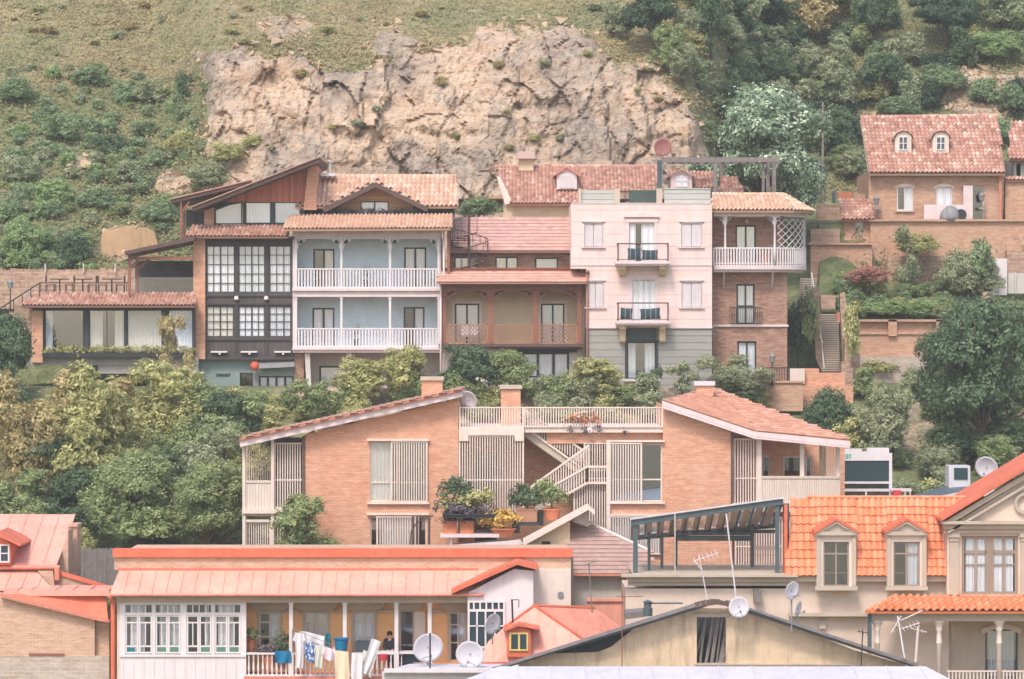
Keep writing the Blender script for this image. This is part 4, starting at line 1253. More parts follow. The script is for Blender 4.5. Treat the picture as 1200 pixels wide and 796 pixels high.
    m = MB(); m.box(218, 246, 239, 266, D + 4, .2); m.build('side_wall', M['timber'], t)
    # ground floor
    g0 = [(281, 437, 296.5, 470), (303.5, 441, 344, 467)]
    mb = MB(); wall_cells(mb, 232, 421, 345, 478, D + .3, g0, .25, 6); mb.build('ground_floor_wall', M['teal'], t)
    opening(t, *g0[0], D + .3, 1, (), name='door', curtains=(), fm='black', label='dark open doorway under the red lantern')
    opening(t, *g0[1], D + .3, 4, (), 1.6, 2.4, fm='black', curtains=((.02, .98),), cm='curtaing')
    m = MB(); m.box(297, 439, 303, 470, D + .24, .1); m.build('grey_shutter', M['grey'], t)
    m = MB(); m.extr([V(303, 432, D - .4), V(345, 430, D - .4), V(345, 421, D + .2), V(303, 423.5, D + .2)], Vector((0, .04, .03))); m.build('canopy', M['grey'], t)
    m = MB()
    for i, (a, b) in enumerate(((0, 1), (1.8, 3), (3.2, 4.2), (4.6, 6), (6.6, 7.6), (8, 9), (9.6, 10.6), (11, 12), (12.6, 14), (14.6, 16))):
        m.box(253.5 + a, 437.6 + (i % 3) * .4, 253.5 + b, 441.4 - (i % 2) * .5, D + .26, .05)
    m.build('sign_lettering', M['black'], t)
    l = MB(); c = P(298.5, 434.5, D - .2)
    l.lathe(c, [(.07, 0), (.15, .05), (.21, .15), (.23, .25), (.2, .36), (.12, .44), (.07, .46)], 14)
    lo_ = l.build('paper_lantern', paint('red_paper_lantern', S(236, 104, 84), .6, .15)); tag(lo_, 'round red paper lantern hanging beside the dark doorway', 'lantern')
    # roof fixtures
    m = MB(); m.box(375, 203, 393, 206.5, D + 3, .8); o = m.build('roof_box', M['white']); tag(o, 'small flat white box on the ridge behind the orange tiled roof', 'roof vent')
    m = MB(); m.tube(P(387, 204, D + 3.3), P(387, 190, D + 3.3), .07); m.tube(P(387, 190, D + 3.3), P(387, 187.6, D + 3.3), .13)
    o = m.build('flue_pipe', M['concretep']); tag(o, 'thin pale flue pipe rising behind the orange tiled roof', 'flue pipe')
timber_house()

# ---- C blue house with white balconies
def blue_house():
    D = 175.5
    t = thing('balcony_house', 'blue-grey house with two white wooden balconies and orange tiled roof', 'house', P(430, 460, D))
    Dw = D + 1.7
    k = Dw / D
    def adj(x, y): return x, y
    d1 = [(367, 292, 392, 340), (473.5, 290, 499.5, 340)]
    d2 = [(366, 361, 392, 409), (473, 360, 497.5, 409)]
    mb = MB(); wall_cells(mb, 344, 276, 516, 345, Dw, d1, .25, 6); wall_cells(mb, 344, 347, 516, 412, Dw, d2, .25, 6)
    mb.build('wall', M['blue'], t)
    opening(t, *d1[0], Dw, 2, (), 1.8, 2, name='balcony_door', curtains=((.55, .98),), cm='curtaing', label='upper left balcony door standing half open')
    opening(t, *d1[1], Dw, 2, (), 1.8, 2, name='balcony_door', curtains=((.05, .45), (.55, .95)))
    opening(t, *d2[0], Dw, 2, (), 1.8, 2, name='balcony_door', curtains=((.05, .45), (.55, .95)))
    opening(t, *d2[1], Dw, 2, (), 1.8, 2, name='balcony_door', curtains=((.55, .98),), cm='curtaing', label='lower right balcony door standing half open')
    
    for q in ((343, 345.5), (515, 517)): m = MB(); m.box(q[0], 271, q[1], 412, D + .15, 1.6); m.build('side_wall', M['pinktrim'], t)
    m = MB(); m.box(343.5, 271, 516.5, 278, D, .3); m.box(342, 268.5, 518, 271.5, D - .12, .5)
    for x in (368, 377, 422, 437, 468, 492): m.box(x, 272.5, x + 2.4, 274.2, D - .1, .1)
    m.box(344, 278, 516, 279.2, D + .1, 1.5); m.build('upper_beam', M['pinktrim'], t)
    for (ya, yb, nm) in ((338, 348, 'middle'), (407, 413.5, 'lower')):
        m = MB(); m.box(342.5, ya, 517, ya + 3, D - .12, 1.9)
        m.box(343.5, ya + 3, 516.5, yb, D + .02, 1.7)
        m.build('balcony_floor', M['pinktrim'], t)
    for x in (346.8, 400, 457, 514):
        for (ya, yb) in ((279, 338), (348.5, 407)):
            m = MB(); m.box(x - 1.3, ya, x + 1.3, yb, D + .05, .14); m.box(x - 1.9, ya + 12 if ya < 300 else ya + 1, x + 1.9, (ya + 13.4 if ya < 300 else ya + 2.4), D + .02, .2)
            m.build('column', M['white'], t)
    bays = [(348.2, 398.7), (401.3, 455.7), (458.3, 512.7)]
    for a, b in bays:
        m = MB(); bracket(m, a, 279, 13, 13, D + .06, 1); bracket(m, b, 279, 13, 13, D + .06, -1)
        m.box(a, 278.6, b, 280, D + .05, .08)
        for i in range(6):
            for (q, sd) in ((a, 1), (b, -1)):
                c = P(q + sd * (2 + i * 1.5), 279 + 8 - i * 1.3, D + .09); m.tube(c - Vector((0, .03, 0)), c + Vector((0, .03, 0)), .05, None, 6)
        m.build('arch_bracket', M['white'], t)
        for (ya, yb) in ((314.5, 338), (384.5, 407)):
            m = MB(); balusters(m, a, b, ya, yb, D + .05, 3.7, 1.75, .05, 1.7); m.build('railing', M['white'], t)
    downpipe(t, 520, 271, 460, D - .1)
    # upper lean-to roof and main roof
    r = tile_mesh([V(332, 269, D - .9), V(528, 268, D - .9), V(531, 252, D + 1.3), V(339, 253, D + 1.3)], .2, .34, .055)
    r.build('lower_roof', M['tileo'], t)
    m = MB(); m.box(345, 269, 527, 270.6, D - .8, .5); m.build('gutter', M['brownd'], t)
    Db = D + 2.2
    wn = [(422.5, 236, 455.5, 251.5)]
    mb = MB(); wall_cells(mb, 396, 236, 484, 253, Db, wn, .2, 4); mb.prism([(396, 236), (484, 236), (440, 218)], Db, 3); mb.build('gable_wall', M['ochreboards'], t)
    opening(t, *wn[0], Db, 2, (), 1.3, 1.6, recess=.03, curtains=((0.02, .98),), th=.2)
    mb = MB(); mb.box(352, 241, 396, 253, Db + .6, 2); mb.box(484, 241, 532, 253, Db + .6, 2); mb.build('attic_wall', M['timberp'], t)
    m = MB()
    for sx, (x0, y0) in ((1, (381, 249)), (-1, (499, 248))):
        m.extr([V(x0, y0, Db - 1), V(440, 219.5, Db - 1), V(440, 214, Db - 1), V(x0 - sx * 4, y0 - 4.5, Db - 1)], Vector((0, 3, 0)))
    m.build('gable_fascia', M['brownd'], t)
    A0 = V(346, 242.5, Db - .9); B0 = V(537, 242.5, Db - .9); C0 = V(534, 206.5, Db + 2.6); nn = (B0 - A0).cross(C0 - A0)
    def onr(x, y):
        d = V(x, y, 1.0); return d * (A0.dot(nn) / d.dot(nn))
    for pts in ([(346, 242.5), (384, 242.5), (440, 213), (440, 206.5), (366, 206.5)],
                [(496, 242.5), (537, 242.5), (534, 206.5), (440, 206.5), (440, 213)]):
        e = [onr(*p) for p in pts]
        r = tile_mesh(e, .25, .6, .07)
        r.build('main_roof', M['tileo'], t)
    m = MB(); ridge_caps(m, V(366, 206.5, Db + 2.6), V(534, 206.5, Db + 2.6), .09); m.build('ridge_tiles', M['tileo'], t)
    m = MB(); m.box(352, 243.5, 384, 246.5, Db - .6, .2); m.box(497, 242.5, 531, 245.5, Db - .6, .2); m.build('eave_board', M['brownd'], t)
    rr = random.Random(4); f = MB()
    a = P(376, 250.5, Db - .4); b = P(492, 250.5, Db - .4)
    for i in range(34):
        c = a + (b - a) * (i + rr.random()) / 34
        leaf_cloud(f, [(c.x, c.y, c.z + .08, .13, .12, rr.uniform(.1, .2))], 26, .08, rr)
    o = f.build('window_flowers', M['leaf_purple']); tag(o, 'row of dark red and green balcony flowers under the ochre gable window', 'flowers')
    # ground floor: recessed glazing between slanted concrete posts
    gw = [(374, 429, 406, 464), (424, 429, 462, 464)]
    mb = MB(); wall_cells(mb, 345, 414, 516, 480, Dw - .2, gw, .25, 5); mb.build('ground_floor_wall', M['concrete'], t)
    for o in gw: opening(t, *o, Dw - .2, 1, (), 2.0, fm='black', curtains=((0, 1),), cm='curtaing', glass='glassr')
    m = MB(); m.box(345, 414, 356, 480, D + .6, 1); m.build('brick_pier', M['bricko'], t)
    for x in (357, 406, 462):
        m = MB(); m.prism([(x, 414), (x + 6, 414), (x + 9, 480), (x + 4, 480)], D + .2, .35); m.build('slanted_post', M['concretep'], t)
    # potted plants on the balconies
    for i, (x, y, lab) in enumerate(((429, 337, 'spiky potted plant on the upper white balcony'), (417, 406, 'spiky potted plant on the lower white balcony'))):
        q = thing('potted_plant', lab, 'potted plant', V(x, y, D + .9)); pot('pot', x, y - 9, y, 6, D + .9, 'black', parent=q)
        f = MB(); c = V(x, y - 9, D + .9)
        for j in range(26):
            a = rr.uniform(0, 6.28); L = rr.uniform(.4, .95); tip = c + Vector((math.cos(a) * L * .3, math.sin(a) * L * .3, L)); sd = Vector((.025, 0, 0))
            f.poly([c - sd, c + sd, tip], rr.random())
        f.build('leaves', M['leaf_dark'], q)
    m = MB(); c = V(465, 301, Dw - .1); m.tube(c, c + Vector((0, .1, 0)), .09); m.build('wall_lamp', M['white'], t)
    m = MB(); c = V(466, 366, Dw - .1); m.tube(c, c + Vector((0, .1, 0)), .09); m.build('wall_lamp', M['white'], t)
blue_house()

# ---- D brown wooden balcony house
def brown_house():
    D = 175.0
    t = thing('wooden_balcony_house', 'tan house with carved red-brown wooden balcony and salmon roof', 'house', P(600, 460, D))
    Dw = D + 1.6
    dr = [(533, 356, 561.5, 405), (634, 356, 661.5, 405)]
    mb = MB(); wall_cells(mb, 516, 334, 684, 406, Dw, dr, .25, 5); mb.build('wall', M['tan'], t)
    for o in dr:
        m = MB(); a, b, c, d = o; m.box(a - 3.5, b - 3.5, c + 3.5, b, Dw - .04, .05); m.box(a - 3.5, b, a, d, Dw - .04, .05); m.box(c, b, c + 3.5, d, Dw - .04, .05); m.build('door_surround', M['trim'], t)
        opening(t, *o, Dw, 2, (), 1.8, 2, name='balcony_door', curtains=((.05, .95),), cm='curtaing', glass='glassr')
    m = MB(); m.box(517, 331.5, 683, 337, D, .3); m.box(517, 337, 683, 341, D + .06, .18); m.build('beam', M['brown'], t)
    cols = [(520, 5), (575, 6), (627.5, 6), (679, 5)]
    for x, w in cols:
        m = MB(); m.box(x - w/2, 341, x + w/2, 404, D + .05, .22); m.box(x - w/2 - 1, 353, x + w/2 + 1, 355, D + .02, .28); m.box(x - w/2 - 1, 341, x + w/2 + 1, 343, D + .02, .28)
        m.build('post', M['brown'], t)
    for a, b in ((522.5, 572), (578, 624.5), (630.5, 676.5)):
        m = MB(); bracket(m, a, 341, 14, 11, D + .08, 1, .08); bracket(m, b, 341, 14, 11, D + .08, -1, .08)
        pts = [(a, 341)] + [(a + (b - a) * (i / 12), 342 + 5 * (2 * i / 12 - 1) ** 4) for i in range(13)] + [(b, 341)]
        m.prism(pts, D + .09, .06)
        for i in range(7):
            for (q, sd) in ((a, 1), (b, -1)):
                c = P(q + sd * (1.5 + i * 1.7), 341 + 8.5 - i * 1.1, D + .06); m.tube(c - Vector((0, .04, 0)), c + Vector((0, .04, 0)), .06, None, 6)
        m.build('carved_arch', M['brown'], t)
        m = MB(); lattice(m, a, 380, b, 403, D + .1, 4.8, .8, .03, 1.2); m.build('lattice_railing', M['lattice'], t)
    m = MB(); m.box(514, 403, 684, 406.5, D - .05, 1.9); m.box(517, 406.5, 682, 409, D + .15, 1.5); m.build('balcony_floor', M['brownd'], t)
    # front roof and parapet
    m = tile_mesh([V(511.5, 330.8, D - .8), V(687.5, 330.8, D - .8), V(686, 318.5, D + .9), V(514, 318.5, D + .9)], .3, .4, 0, .1, flat=True)
    m.build('balcony_roof', M['tiler'], t)
    m = MB(); m.box(517, 315, 681, 318.5, D + .9, .35); m.box(517, 313.8, 681, 315, D + .85, .45); m.build('parapet', M['brown'], t)
    m = MB(); m.box(514, 330.8, 686, 332.6, D - .7, .5); m.build('gutter', M['brownd'], t)
    # set-back upper storey
    Db = D + 2.6
    w = [(532, 301, 559, 318), (580.5, 301, 607, 318), (627, 302, 654, 318)]
    mb = MB(); wall_cells(mb, 527, 293, 668, 319, Db, w, .25, 5); mb.build('upper_wall', M['bricko'], t)
    for i, o in enumerate(w): opening(t, *o, Db, 2 if i == 1 else 1, (), 1.6, 2, curtains=((.05, .95),), cm='curtaing', glass='glassr')
    r = tile_mesh([V(527, 294, Db - .7), V(668.5, 294, Db - .7), V(666, 255, Db + 3.0), V(529, 255, Db + 3.0)], .3, .42, 0, .12, flat=True)
    r.build('upper_roof', M['shinglep'], t)
    m = MB(); m.box(527, 293.5, 669, 296, Db - .6, .5); m.build('upper_gutter', M['brownd'], t)
    m = MB(); m.box(524, 268, 527.2, 334, D + .4, 2.2); m.build('party_wall', M['brown'], t)
    downpipe(t, 516.5, 334, 470, D - .15); downpipe(t, 684.5, 334, 470, D - .1, 'brownd')
    # below the balcony
    g = [(612, 413, 667, 443)]
    mb = MB(); wall_cells(mb, 518, 409, 683, 480, D + .9, g, .25, 5); mb.build('ground_floor_wall', M['concretep'], t)
    opening(t, *g[0], D + .9, 3, (), 2.4, 3.0, fm='black', curtains=((.02, .98),), cm='curtain')
    m = MB(); m.box(606, 409, 676, 413, D + .7, .2); m.build('lintel', M['black'], t)
    # chairs on balcony
    for x, lab in ((545, 'white chair behind the left lattice of the wooden balcony'), (556, 'second white chair on the left of the wooden balcony')):
        k = thing('garden_chair', lab, 'chair', V(x, 404, D + .8)); b = V(x, 404, D + .8)
        m = MB(); m.boxw(b.x-.2, b.y-.2, b.z+.42, b.x+.2, b.y+.2, b.z+.46); m.build('seat', M['white'], k)
        m = MB(); m.boxw(b.x-.2, b.y+.18, b.z+.5, b.x+.2, b.y+.22, b.z+1.0); m.build('backrest', M['white'], k)
        for ax in (-.18, .18):
            for ay in (-.18, .18):
                m = MB(); m.boxw(b.x+ax-.02, b.y+ay-.02, b.z, b.x+ax+.02, b.y+ay+.02, b.z+.42); m.build('leg', M['white'], k)
    # spiral stair
    st = thing('spiral_staircase', 'dark metal spiral staircase rising past the rose tiled roof', 'staircase', V(549, 318, D + 1.7))
    Ds = D + 1.75; c = V(549.5, 318, Ds); top = V(549.5, 254, Ds).z
    m = MB(); m.tube(c, Vector((c.x, c.y, top)), .07); m.build('centre_pole', M['brownd'], st)
    m = MB(); h = top - c.z; rl = []
    for i in range(18):
        a = -2.4 + i * .42; z = c.z + (i + .5) / 18 * (h - .9); a2 = a + .38
        p0 = Vector((c.x, c.y, z)); p1 = p0 + Vector((math.cos(a), math.sin(a), 0)) * .95; p2 = p0 + Vector((math.cos(a2), math.sin(a2), 0)) * .95
        m.extr([p0, p1, p2], Vector((0, 0, .04)))
    m.build('treads', M['brownd'], st)
    m = MB(); prev = None
    for i in range(19):
        a = -2.4 + i * .42; z = c.z + (i + .5) / 18 * (h - .9)
        q = Vector((c.x + math.cos(a), c.y + math.sin(a), z)); m.tube(q, q + Vector((0, 0, .95)), .018, None, 5)
        if prev: m.tube(prev + Vector((0, 0, .95)), q + Vector((0, 0, .95)), .03, None, 5); m.tube(prev, q, .03, None, 5)
        prev = q
    m.build('handrail', M['brownd'], st)
brown_house()

# ---- E pink house
def pink_house():
    D = 174.5
    t = thing('pink_house', 'pale pink house with two small balconies above a grey boarded base', 'house', P(752, 460, D))
    wi = [(685, 262, 706, 289), (798.5, 262, 822, 289), (688.5, 331, 707, 360), (799, 331, 822, 360)]
    db = [(737, 262, 767, 307), (741, 328, 767.5, 377)]
    base = [(735, 401, 768.5, 444)]
    mb = MB(); wall_cells(mb, 669, 238.5, 834.5, 315, D, wi[:2] + db[:1], .22, 6.5); wall_cells(mb, 687, 315, 834.5, 384.5, D, wi[2:] + db[1:], .22, 6.5); mb.build('pink_wall', M['pink'], t)
    mb = MB(); wall_cells(mb, 687, 384.5, 834.5, 480, D + .04, base, .25, 6.4); mb.build('grey_base', M['siding'], t)
    mb = MB(); mb.box(669, 237.8, 834.8, 238.8, D - .03, 1); mb.box(687, 382.5, 722, 385, D - .05, .06); mb.box(784, 382.5, 834.8, 385, D - .05, .06); mb.box(669, 310, 722, 311.4, D - .04, .05); mb.box(784, 310, 834.7, 311.4, D - .04, .05); mb.build('cornice', M['pinktrim'], t)
    for i, (a, b, c, d) in enumerate(wi):
        m = MB(); mid = (a + c) / 2
        for (u, v) in ((a + .5, mid - .3), (mid + .3, c - .5)):
            m.box(u, b + .5, v, d - .5, D + .05, .04)
            q = b + 2
            while q < d - 2: m.box(u + .9, q, v - .9, q + .9, D + .035, .02); q += 1.7
        m.build('shutters', M['white'], t)
        m = MB(); m.box(a - 3.5, d, c + 3.5, d + 1.6, D - .12, .13); m.box(a - 3, b - 3.2, c + 3, b - 1.8, D - .08, .09)
        for u in (a - 1.2, c): m.box(u, b - 1.8, u + 1.2, d, D - .03, .04)
        m.box(a - 1.2, b - 1.8, c + 1.2, b, D - .03, .05)
        m.build('window_surround', M['pinktrim'], t)
    # upper french window, shutters folded open
    f = opening(t, *db[0], D, 4, (), .8, .8, 'white', 'balcony_door', recess=.1, curtains=((.5, .98), (.02, .24)), glass='glass', label='upper balcony door with one dark open leaf')
    f = opening(t, *db[1], D, 4, (), .8, .8, 'white', 'balcony_door', recess=.1, curtains=((0.02, .98),), label='lower balcony door with closed pale leaves')
    m = MB(); m.box(733.5, 259, 737, 306, D - .04, .06); m.box(767, 259, 770.5, 306, D - .04, .06); m.box(733, 257, 771, 260.5, D - .06, .08)
    pts = [(731, 254.5)] + [(731 + 42 * i / 12, 253.5 - 4.5 * math.sin(math.pi * i / 12)) for i in range(13)] + [(773, 254.5)]
    m.prism(pts, D - .14, .15); m.box(738, 325, 770.5, 328, D - .05, .06); m.box(738, 328, 741, 376, D - .04, .05); m.box(767.5, 328, 770.5, 376, D - .04, .05)
    m.build('door_surround', M['pinktrim'], t)
    m = MB(); m.box(722, 311.5, 785, 384, D - .02, .03); m.build('warm_centre_panel', M['tan'], t) if False else None
    for (ya, yr, brk) in ((306, 285, (311, 324)), (376, 354.5, (382, 402))):
        b = MB(); b.box(721.5, ya, 785, ya + 3.2, D - 1.0, 1.0); b.box(723, ya + 3.2, 783.5, ya + 5.4, D - .92, .92); b.build('balcony_slab', M['pinktrim'], t)
        r = MB(); s = D / F
        yy = D - .95
        for (u) in (723.5, 782): r.box(u, yr, u + 1.6, ya, yy, .06)
        r.box(723.5, yr, 783.6, yr + 1.4, yy, .06)
        r.box(723.5, ya - 2, 783.6, ya - 1.2, yy, .04)
        for side in (723.5, 782.4):
            p = P(side, yr, yy); q = P(side, ya, yy); r.boxw(p.x, yy + .06, p.z - .06, p.x + .05, D, p.z)
            r.boxw(p.x, yy + .06, q.z + .05, p.x + .05, D, q.z + .09)
        r.build('railing_frame', M['brownd'], t)
        r = MB(); x = 726.5
        while x < 781: r.box(x, yr + 1.4, x + .3, ya - 1.8, yy + .01, .015); x += 6
        r.build('railing_bars', M['pinktrim'], t)
        for bx in (726, 772.5):
            b = MB(); z0, z1 = brk; a = P(bx, ya + 5.4, D); c = P(bx + 7, z1, D)
            prof = [(D, a.z), (D - .75, a.z), (D - .72, a.z - .18), (D - .5, a.z - .3), (D - .38, (a.z + c.z) / 2), (D - .3, c.z + .1), (D - .12, c.z), (D, c.z)]
            b.extr([Vector((a.x, y, z)) for y, z in prof], Vector((c.x - a.x, 0, 0))); b.build('corbel', M['tan'], t)
    # cushions
    def cushion(label, x0, y0, x1, y1, D, tilt=0):
        m = MB(); s = D / F; w = (x1 - x0) * s / 2; h = (y1 - y0) * s / 2; c = P((x0+x1)/2, (y0+y1)/2, D)
        n = 8
        for side in (1, -1):
            for i in range(n):
                for j in range(n):
                    q = []
                    for (a, b) in ((i, j), (i+1, j), (i+1, j+1), (i, j+1)):
                        u = a / n * 2 - 1; v = b / n * 2 - 1
                        k = (1 - u**4) * (1 - v**4); e = 1 - .08 * (1 - abs(u*v)) 
                        uu, vv = u * w * e, v * h * e
                        q.append((c.x + uu * math.cos(tilt) - vv * math.sin(tilt), c.y - side * .12 * k, c.z + vv * math.cos(tilt) + uu * math.sin(tilt)))
                    m.poly(q if side > 0 else q[::-1])
        o = m.build('cushion', M['cush'], None, True); tag(o, label, 'cushion', 'dark balcony cushions')
    M['cush'] = paint('dark_teal_cloth', S(62, 84, 92), .9, .2)
    cushion('dark blue cushion at the left of the upper pink balcony', 735.5, 291, 752, 304.5, D - .75)
    cushion('dark green cushion at the right of the upper pink balcony', 752.5, 293, 771, 304.5, D - .72)
    cushion('dark blue cushion at the left of the lower pink balcony', 727, 361, 741, 374.5, D - .75, -.06)
    cushion('dark green cushion at the right of the lower pink balcony', 750, 361.5, 774, 374.5, D - .75, .06)
    m = MB(); m.box(734, 384.5, 769.5, 399, D - .02, .08); m.build('green_panel', M['greenpanel'], t)
    m = MB(); m.box(731.5, 398.5, 772, 401, D - .08, .1); m.box(732.5, 401, 735, 444, D - .06, .08); m.box(768.5, 401, 771, 444, D - .06, .08); m.build('window_casing', M['black'], t)
    opening(t, *base[0], D + .04, 1, (), 1.2, fm='black', curtains=((0, .3), (.62, 1)), cm='curtain', glass='glassr', room='room', label='large shop window with a pale curtain at its right side')
    m = MB(); m.box(730, 444, 773, 447, D - .15, .2); m.build('sill', M['concretep'], t)
    downpipe(t, 688.5, 320, 470, D - .1, 'brown')
    # roof terrace screens
    Dt = D + 1.2
    m = MB(); m.box(679.5, 223, 720, 238, Dt, .1); m.build('left_screen', M['sidingp'], t)
    m = MB(); m.box(737, 223, 769.5, 238, Dt + .8, .1); m.build('dark_screen', M['greenpanel'], t)
    m = MB(); m.box(778.5, 221.5, 832.5, 238, Dt - .1, .1); m.box(778, 220.4, 833, 221.6, Dt - .15, .2); m.build('right_screen', M['sidingp'], t)
    for x in (678, 723.5, 773): m = MB(); m.box(x - (0 if x < 700 else 3.5), 221, x + 3, 238, Dt - .15, .4); m.build('parapet_pier', M['creamd'], t)
    # house with pink tiles behind it
    Dr = D + 6.4
    h = thing('tiled_house', 'tan house with long pink tiled roof and pink dormer behind the pink house', 'house', P(625, 258, Dr))
    mb = MB(); mb.box(592, 237, 669.5, 262, Dr, 5); mb.box(590, 232, 600, 262, Dr + .5, 4); mb.build('wall', M['tan'], h)
    r = tile_mesh([V(598, 239, Dr - .5), V(691, 239, Dr - .5), V(691, 195.5, Dr + 3.8), V(580, 195.5, Dr + 3.8)], .2, .3, .05); 
    r.build('left_roof', M['tilep'], h)
    r = tile_mesh([V(688, 225, Dr + .6), V(771, 225, Dr + .6), V(771, 195.5, Dr + 3.8), V(680, 195.5, Dr + 3.8)], .2, .3, .05); r.build('right_roof', M['tilep'], h)
    r = tile_mesh([V(783, 221, Dr + .8), V(842, 221, Dr + .8), V(838, 202, Dr + 3.2), V(783, 202, Dr + 3.2)], .2, .3, .05); r.build('far_right_roof', M['tilep'], h)
    m = MB(); m.prism([(582, 207), (586, 207), (601, 238), (592, 240)], Dr - .3, .3); m.build('gable_edge', M['trim'], h)
    m = MB(); ridge_caps(m, V(580, 195, Dr + 3.8), V(771, 195, Dr + 3.8), .09); m.build('ridge_tiles', M['tilep'], h)
    # chimney
    m = MB(); m.box(608, 186, 625, 200, Dr + 3, .9); c = m.build('chimney', M['tan'], h)
    m = MB(); m.extr([V(605, 186, Dr + 2.7), V(628, 186, Dr + 2.7), V(625, 177.5, Dr + 3.4), V(608, 177.5, Dr + 3.4)], Vector((0, .5, 0))); m.build('chimney_cap', M['shinglem'], c)
    # dormers
    d = MB(); d.prism([(652.5, 222), (676, 222), (676, 204), (664, 196.5), (652.5, 204)], Dr + .6, 3); dm = d.build('dormer', M['pinktrim'], h)
    d = MB()
    for sgn, x in ((-1, 649), (1, 679)):
        d.extr([V(664, 193.8, Dr + .4), V(x, 204.5, Dr + .4), V(x, 206.5, Dr + .4), V(664, 196.4, Dr + .4)], Vector((0, 3, 0)))
    d.build('dormer_roof', M['redmetals'], dm)
    d = MB(); d.box(655, 204, 673.5, 221, Dr + .55, .06)
    q = 205
    while q < 220: d.box(656, q, 672.5, q + 1, Dr + .52, .04); q += 2
    d.build('dormer_shutter', M['white'], dm)
    d = MB(); d.prism([(786, 221), (811, 221), (811, 206), (798, 199.5), (786, 206)], Dr - .2, 3); dm = d.build('dormer', M['pinktrim'], h)
    d = MB()
    for x in (782.5, 814.5): d.extr([V(798, 197.3, Dr - .4), V(x, 206.3, Dr - .4), V(x, 208.3, Dr - .4), V(798, 199.6, Dr - .4)], Vector((0, 3, 0)))
    d.build('dormer_roof', M['shinglem'], dm)
    d = MB(); d.box(792, 206.5, 806, 219, Dr - .24, .05); f = d.build('dormer_window', M['white'], dm) if False else None
    d = MB()
    for (a, b, c_, e) in ((791.5, 206, 806.5, 207.3), (791.5, 218, 806.5, 219.3), (791.5, 207.3, 792.8, 218), (805.2, 207.3, 806.5, 218), (798.4, 207.3, 799.6, 218), (792.8, 212, 798.4, 212.8), (799.6, 212, 805.2, 212.8)): d.box(a, b, c_, e, Dr - .27, .06)
    d.build('window_frame', M['white'], dm)
    d = MB(); d.box(792.8, 207.3, 805.2, 218, Dr - .23, .02); d.build('window_pane', M['curtaing'], dm)
    # tall dark flue between the roofs
    m = MB(); m.box(770.5, 188, 775.5, 238, Dr - .4, .5); o = m.build('chimney_shaft', M['steel']); tag(o, 'tall dark grey chimney shaft beside the round red-brown dish', 'chimney')
    dish('round red-brown dish on a pole above the pink house', 776.5, 172.5, 10.5, Dr - 1.2, 'dishr', 222, .1, .1)
M['dishr'] = paint('red_brown_dish', S(176, 116, 112), .6, .15)
pink_house()

# ---- G pergola
def pergola():
    D = 178.5
    t = thing('roof_pergola', 'weathered grey wooden pergola on the roof right of the pink house', 'pergola', V(850, 226, D))
    m = MB(); m.box(777, 184.5, 914, 190, D, .25); m.build('front_beam', M['pergola'], t)
    m = MB(); m.box(781, 187, 912, 192, D + 3.4, .25); m.build('rear_beam', M['pergola'], t)
    for i in range(14):
        x = 780 + i * 10; m = MB(); m.box(x, 184, x + 2.4, 187, D + .26, 3.1); m.build('rafter', M['pergola'], t)
    for x, w, dd in ((836, 4.5, .02), (843, 5, 3.3), (898, 4, 3.3), (905, 4.5, .02), (893, 3, .3)):
        m = MB(); m.box(x, 190, x + w, 228, D + dd, .25); m.build('post', M['pergola'], t)
    # tiled corner piece behind
    r = tile_mesh([V(842, 227, D + 1), V(872, 227, D + 1), V(864, 208, D + 3), V(846, 208, D + 3)], .2, .3, .05); o = r.build('low_tiled_roof', M['tilep']); tag(o, 'small piece of pink tiled roof seen under the grey pergola', 'roof')
pergola()

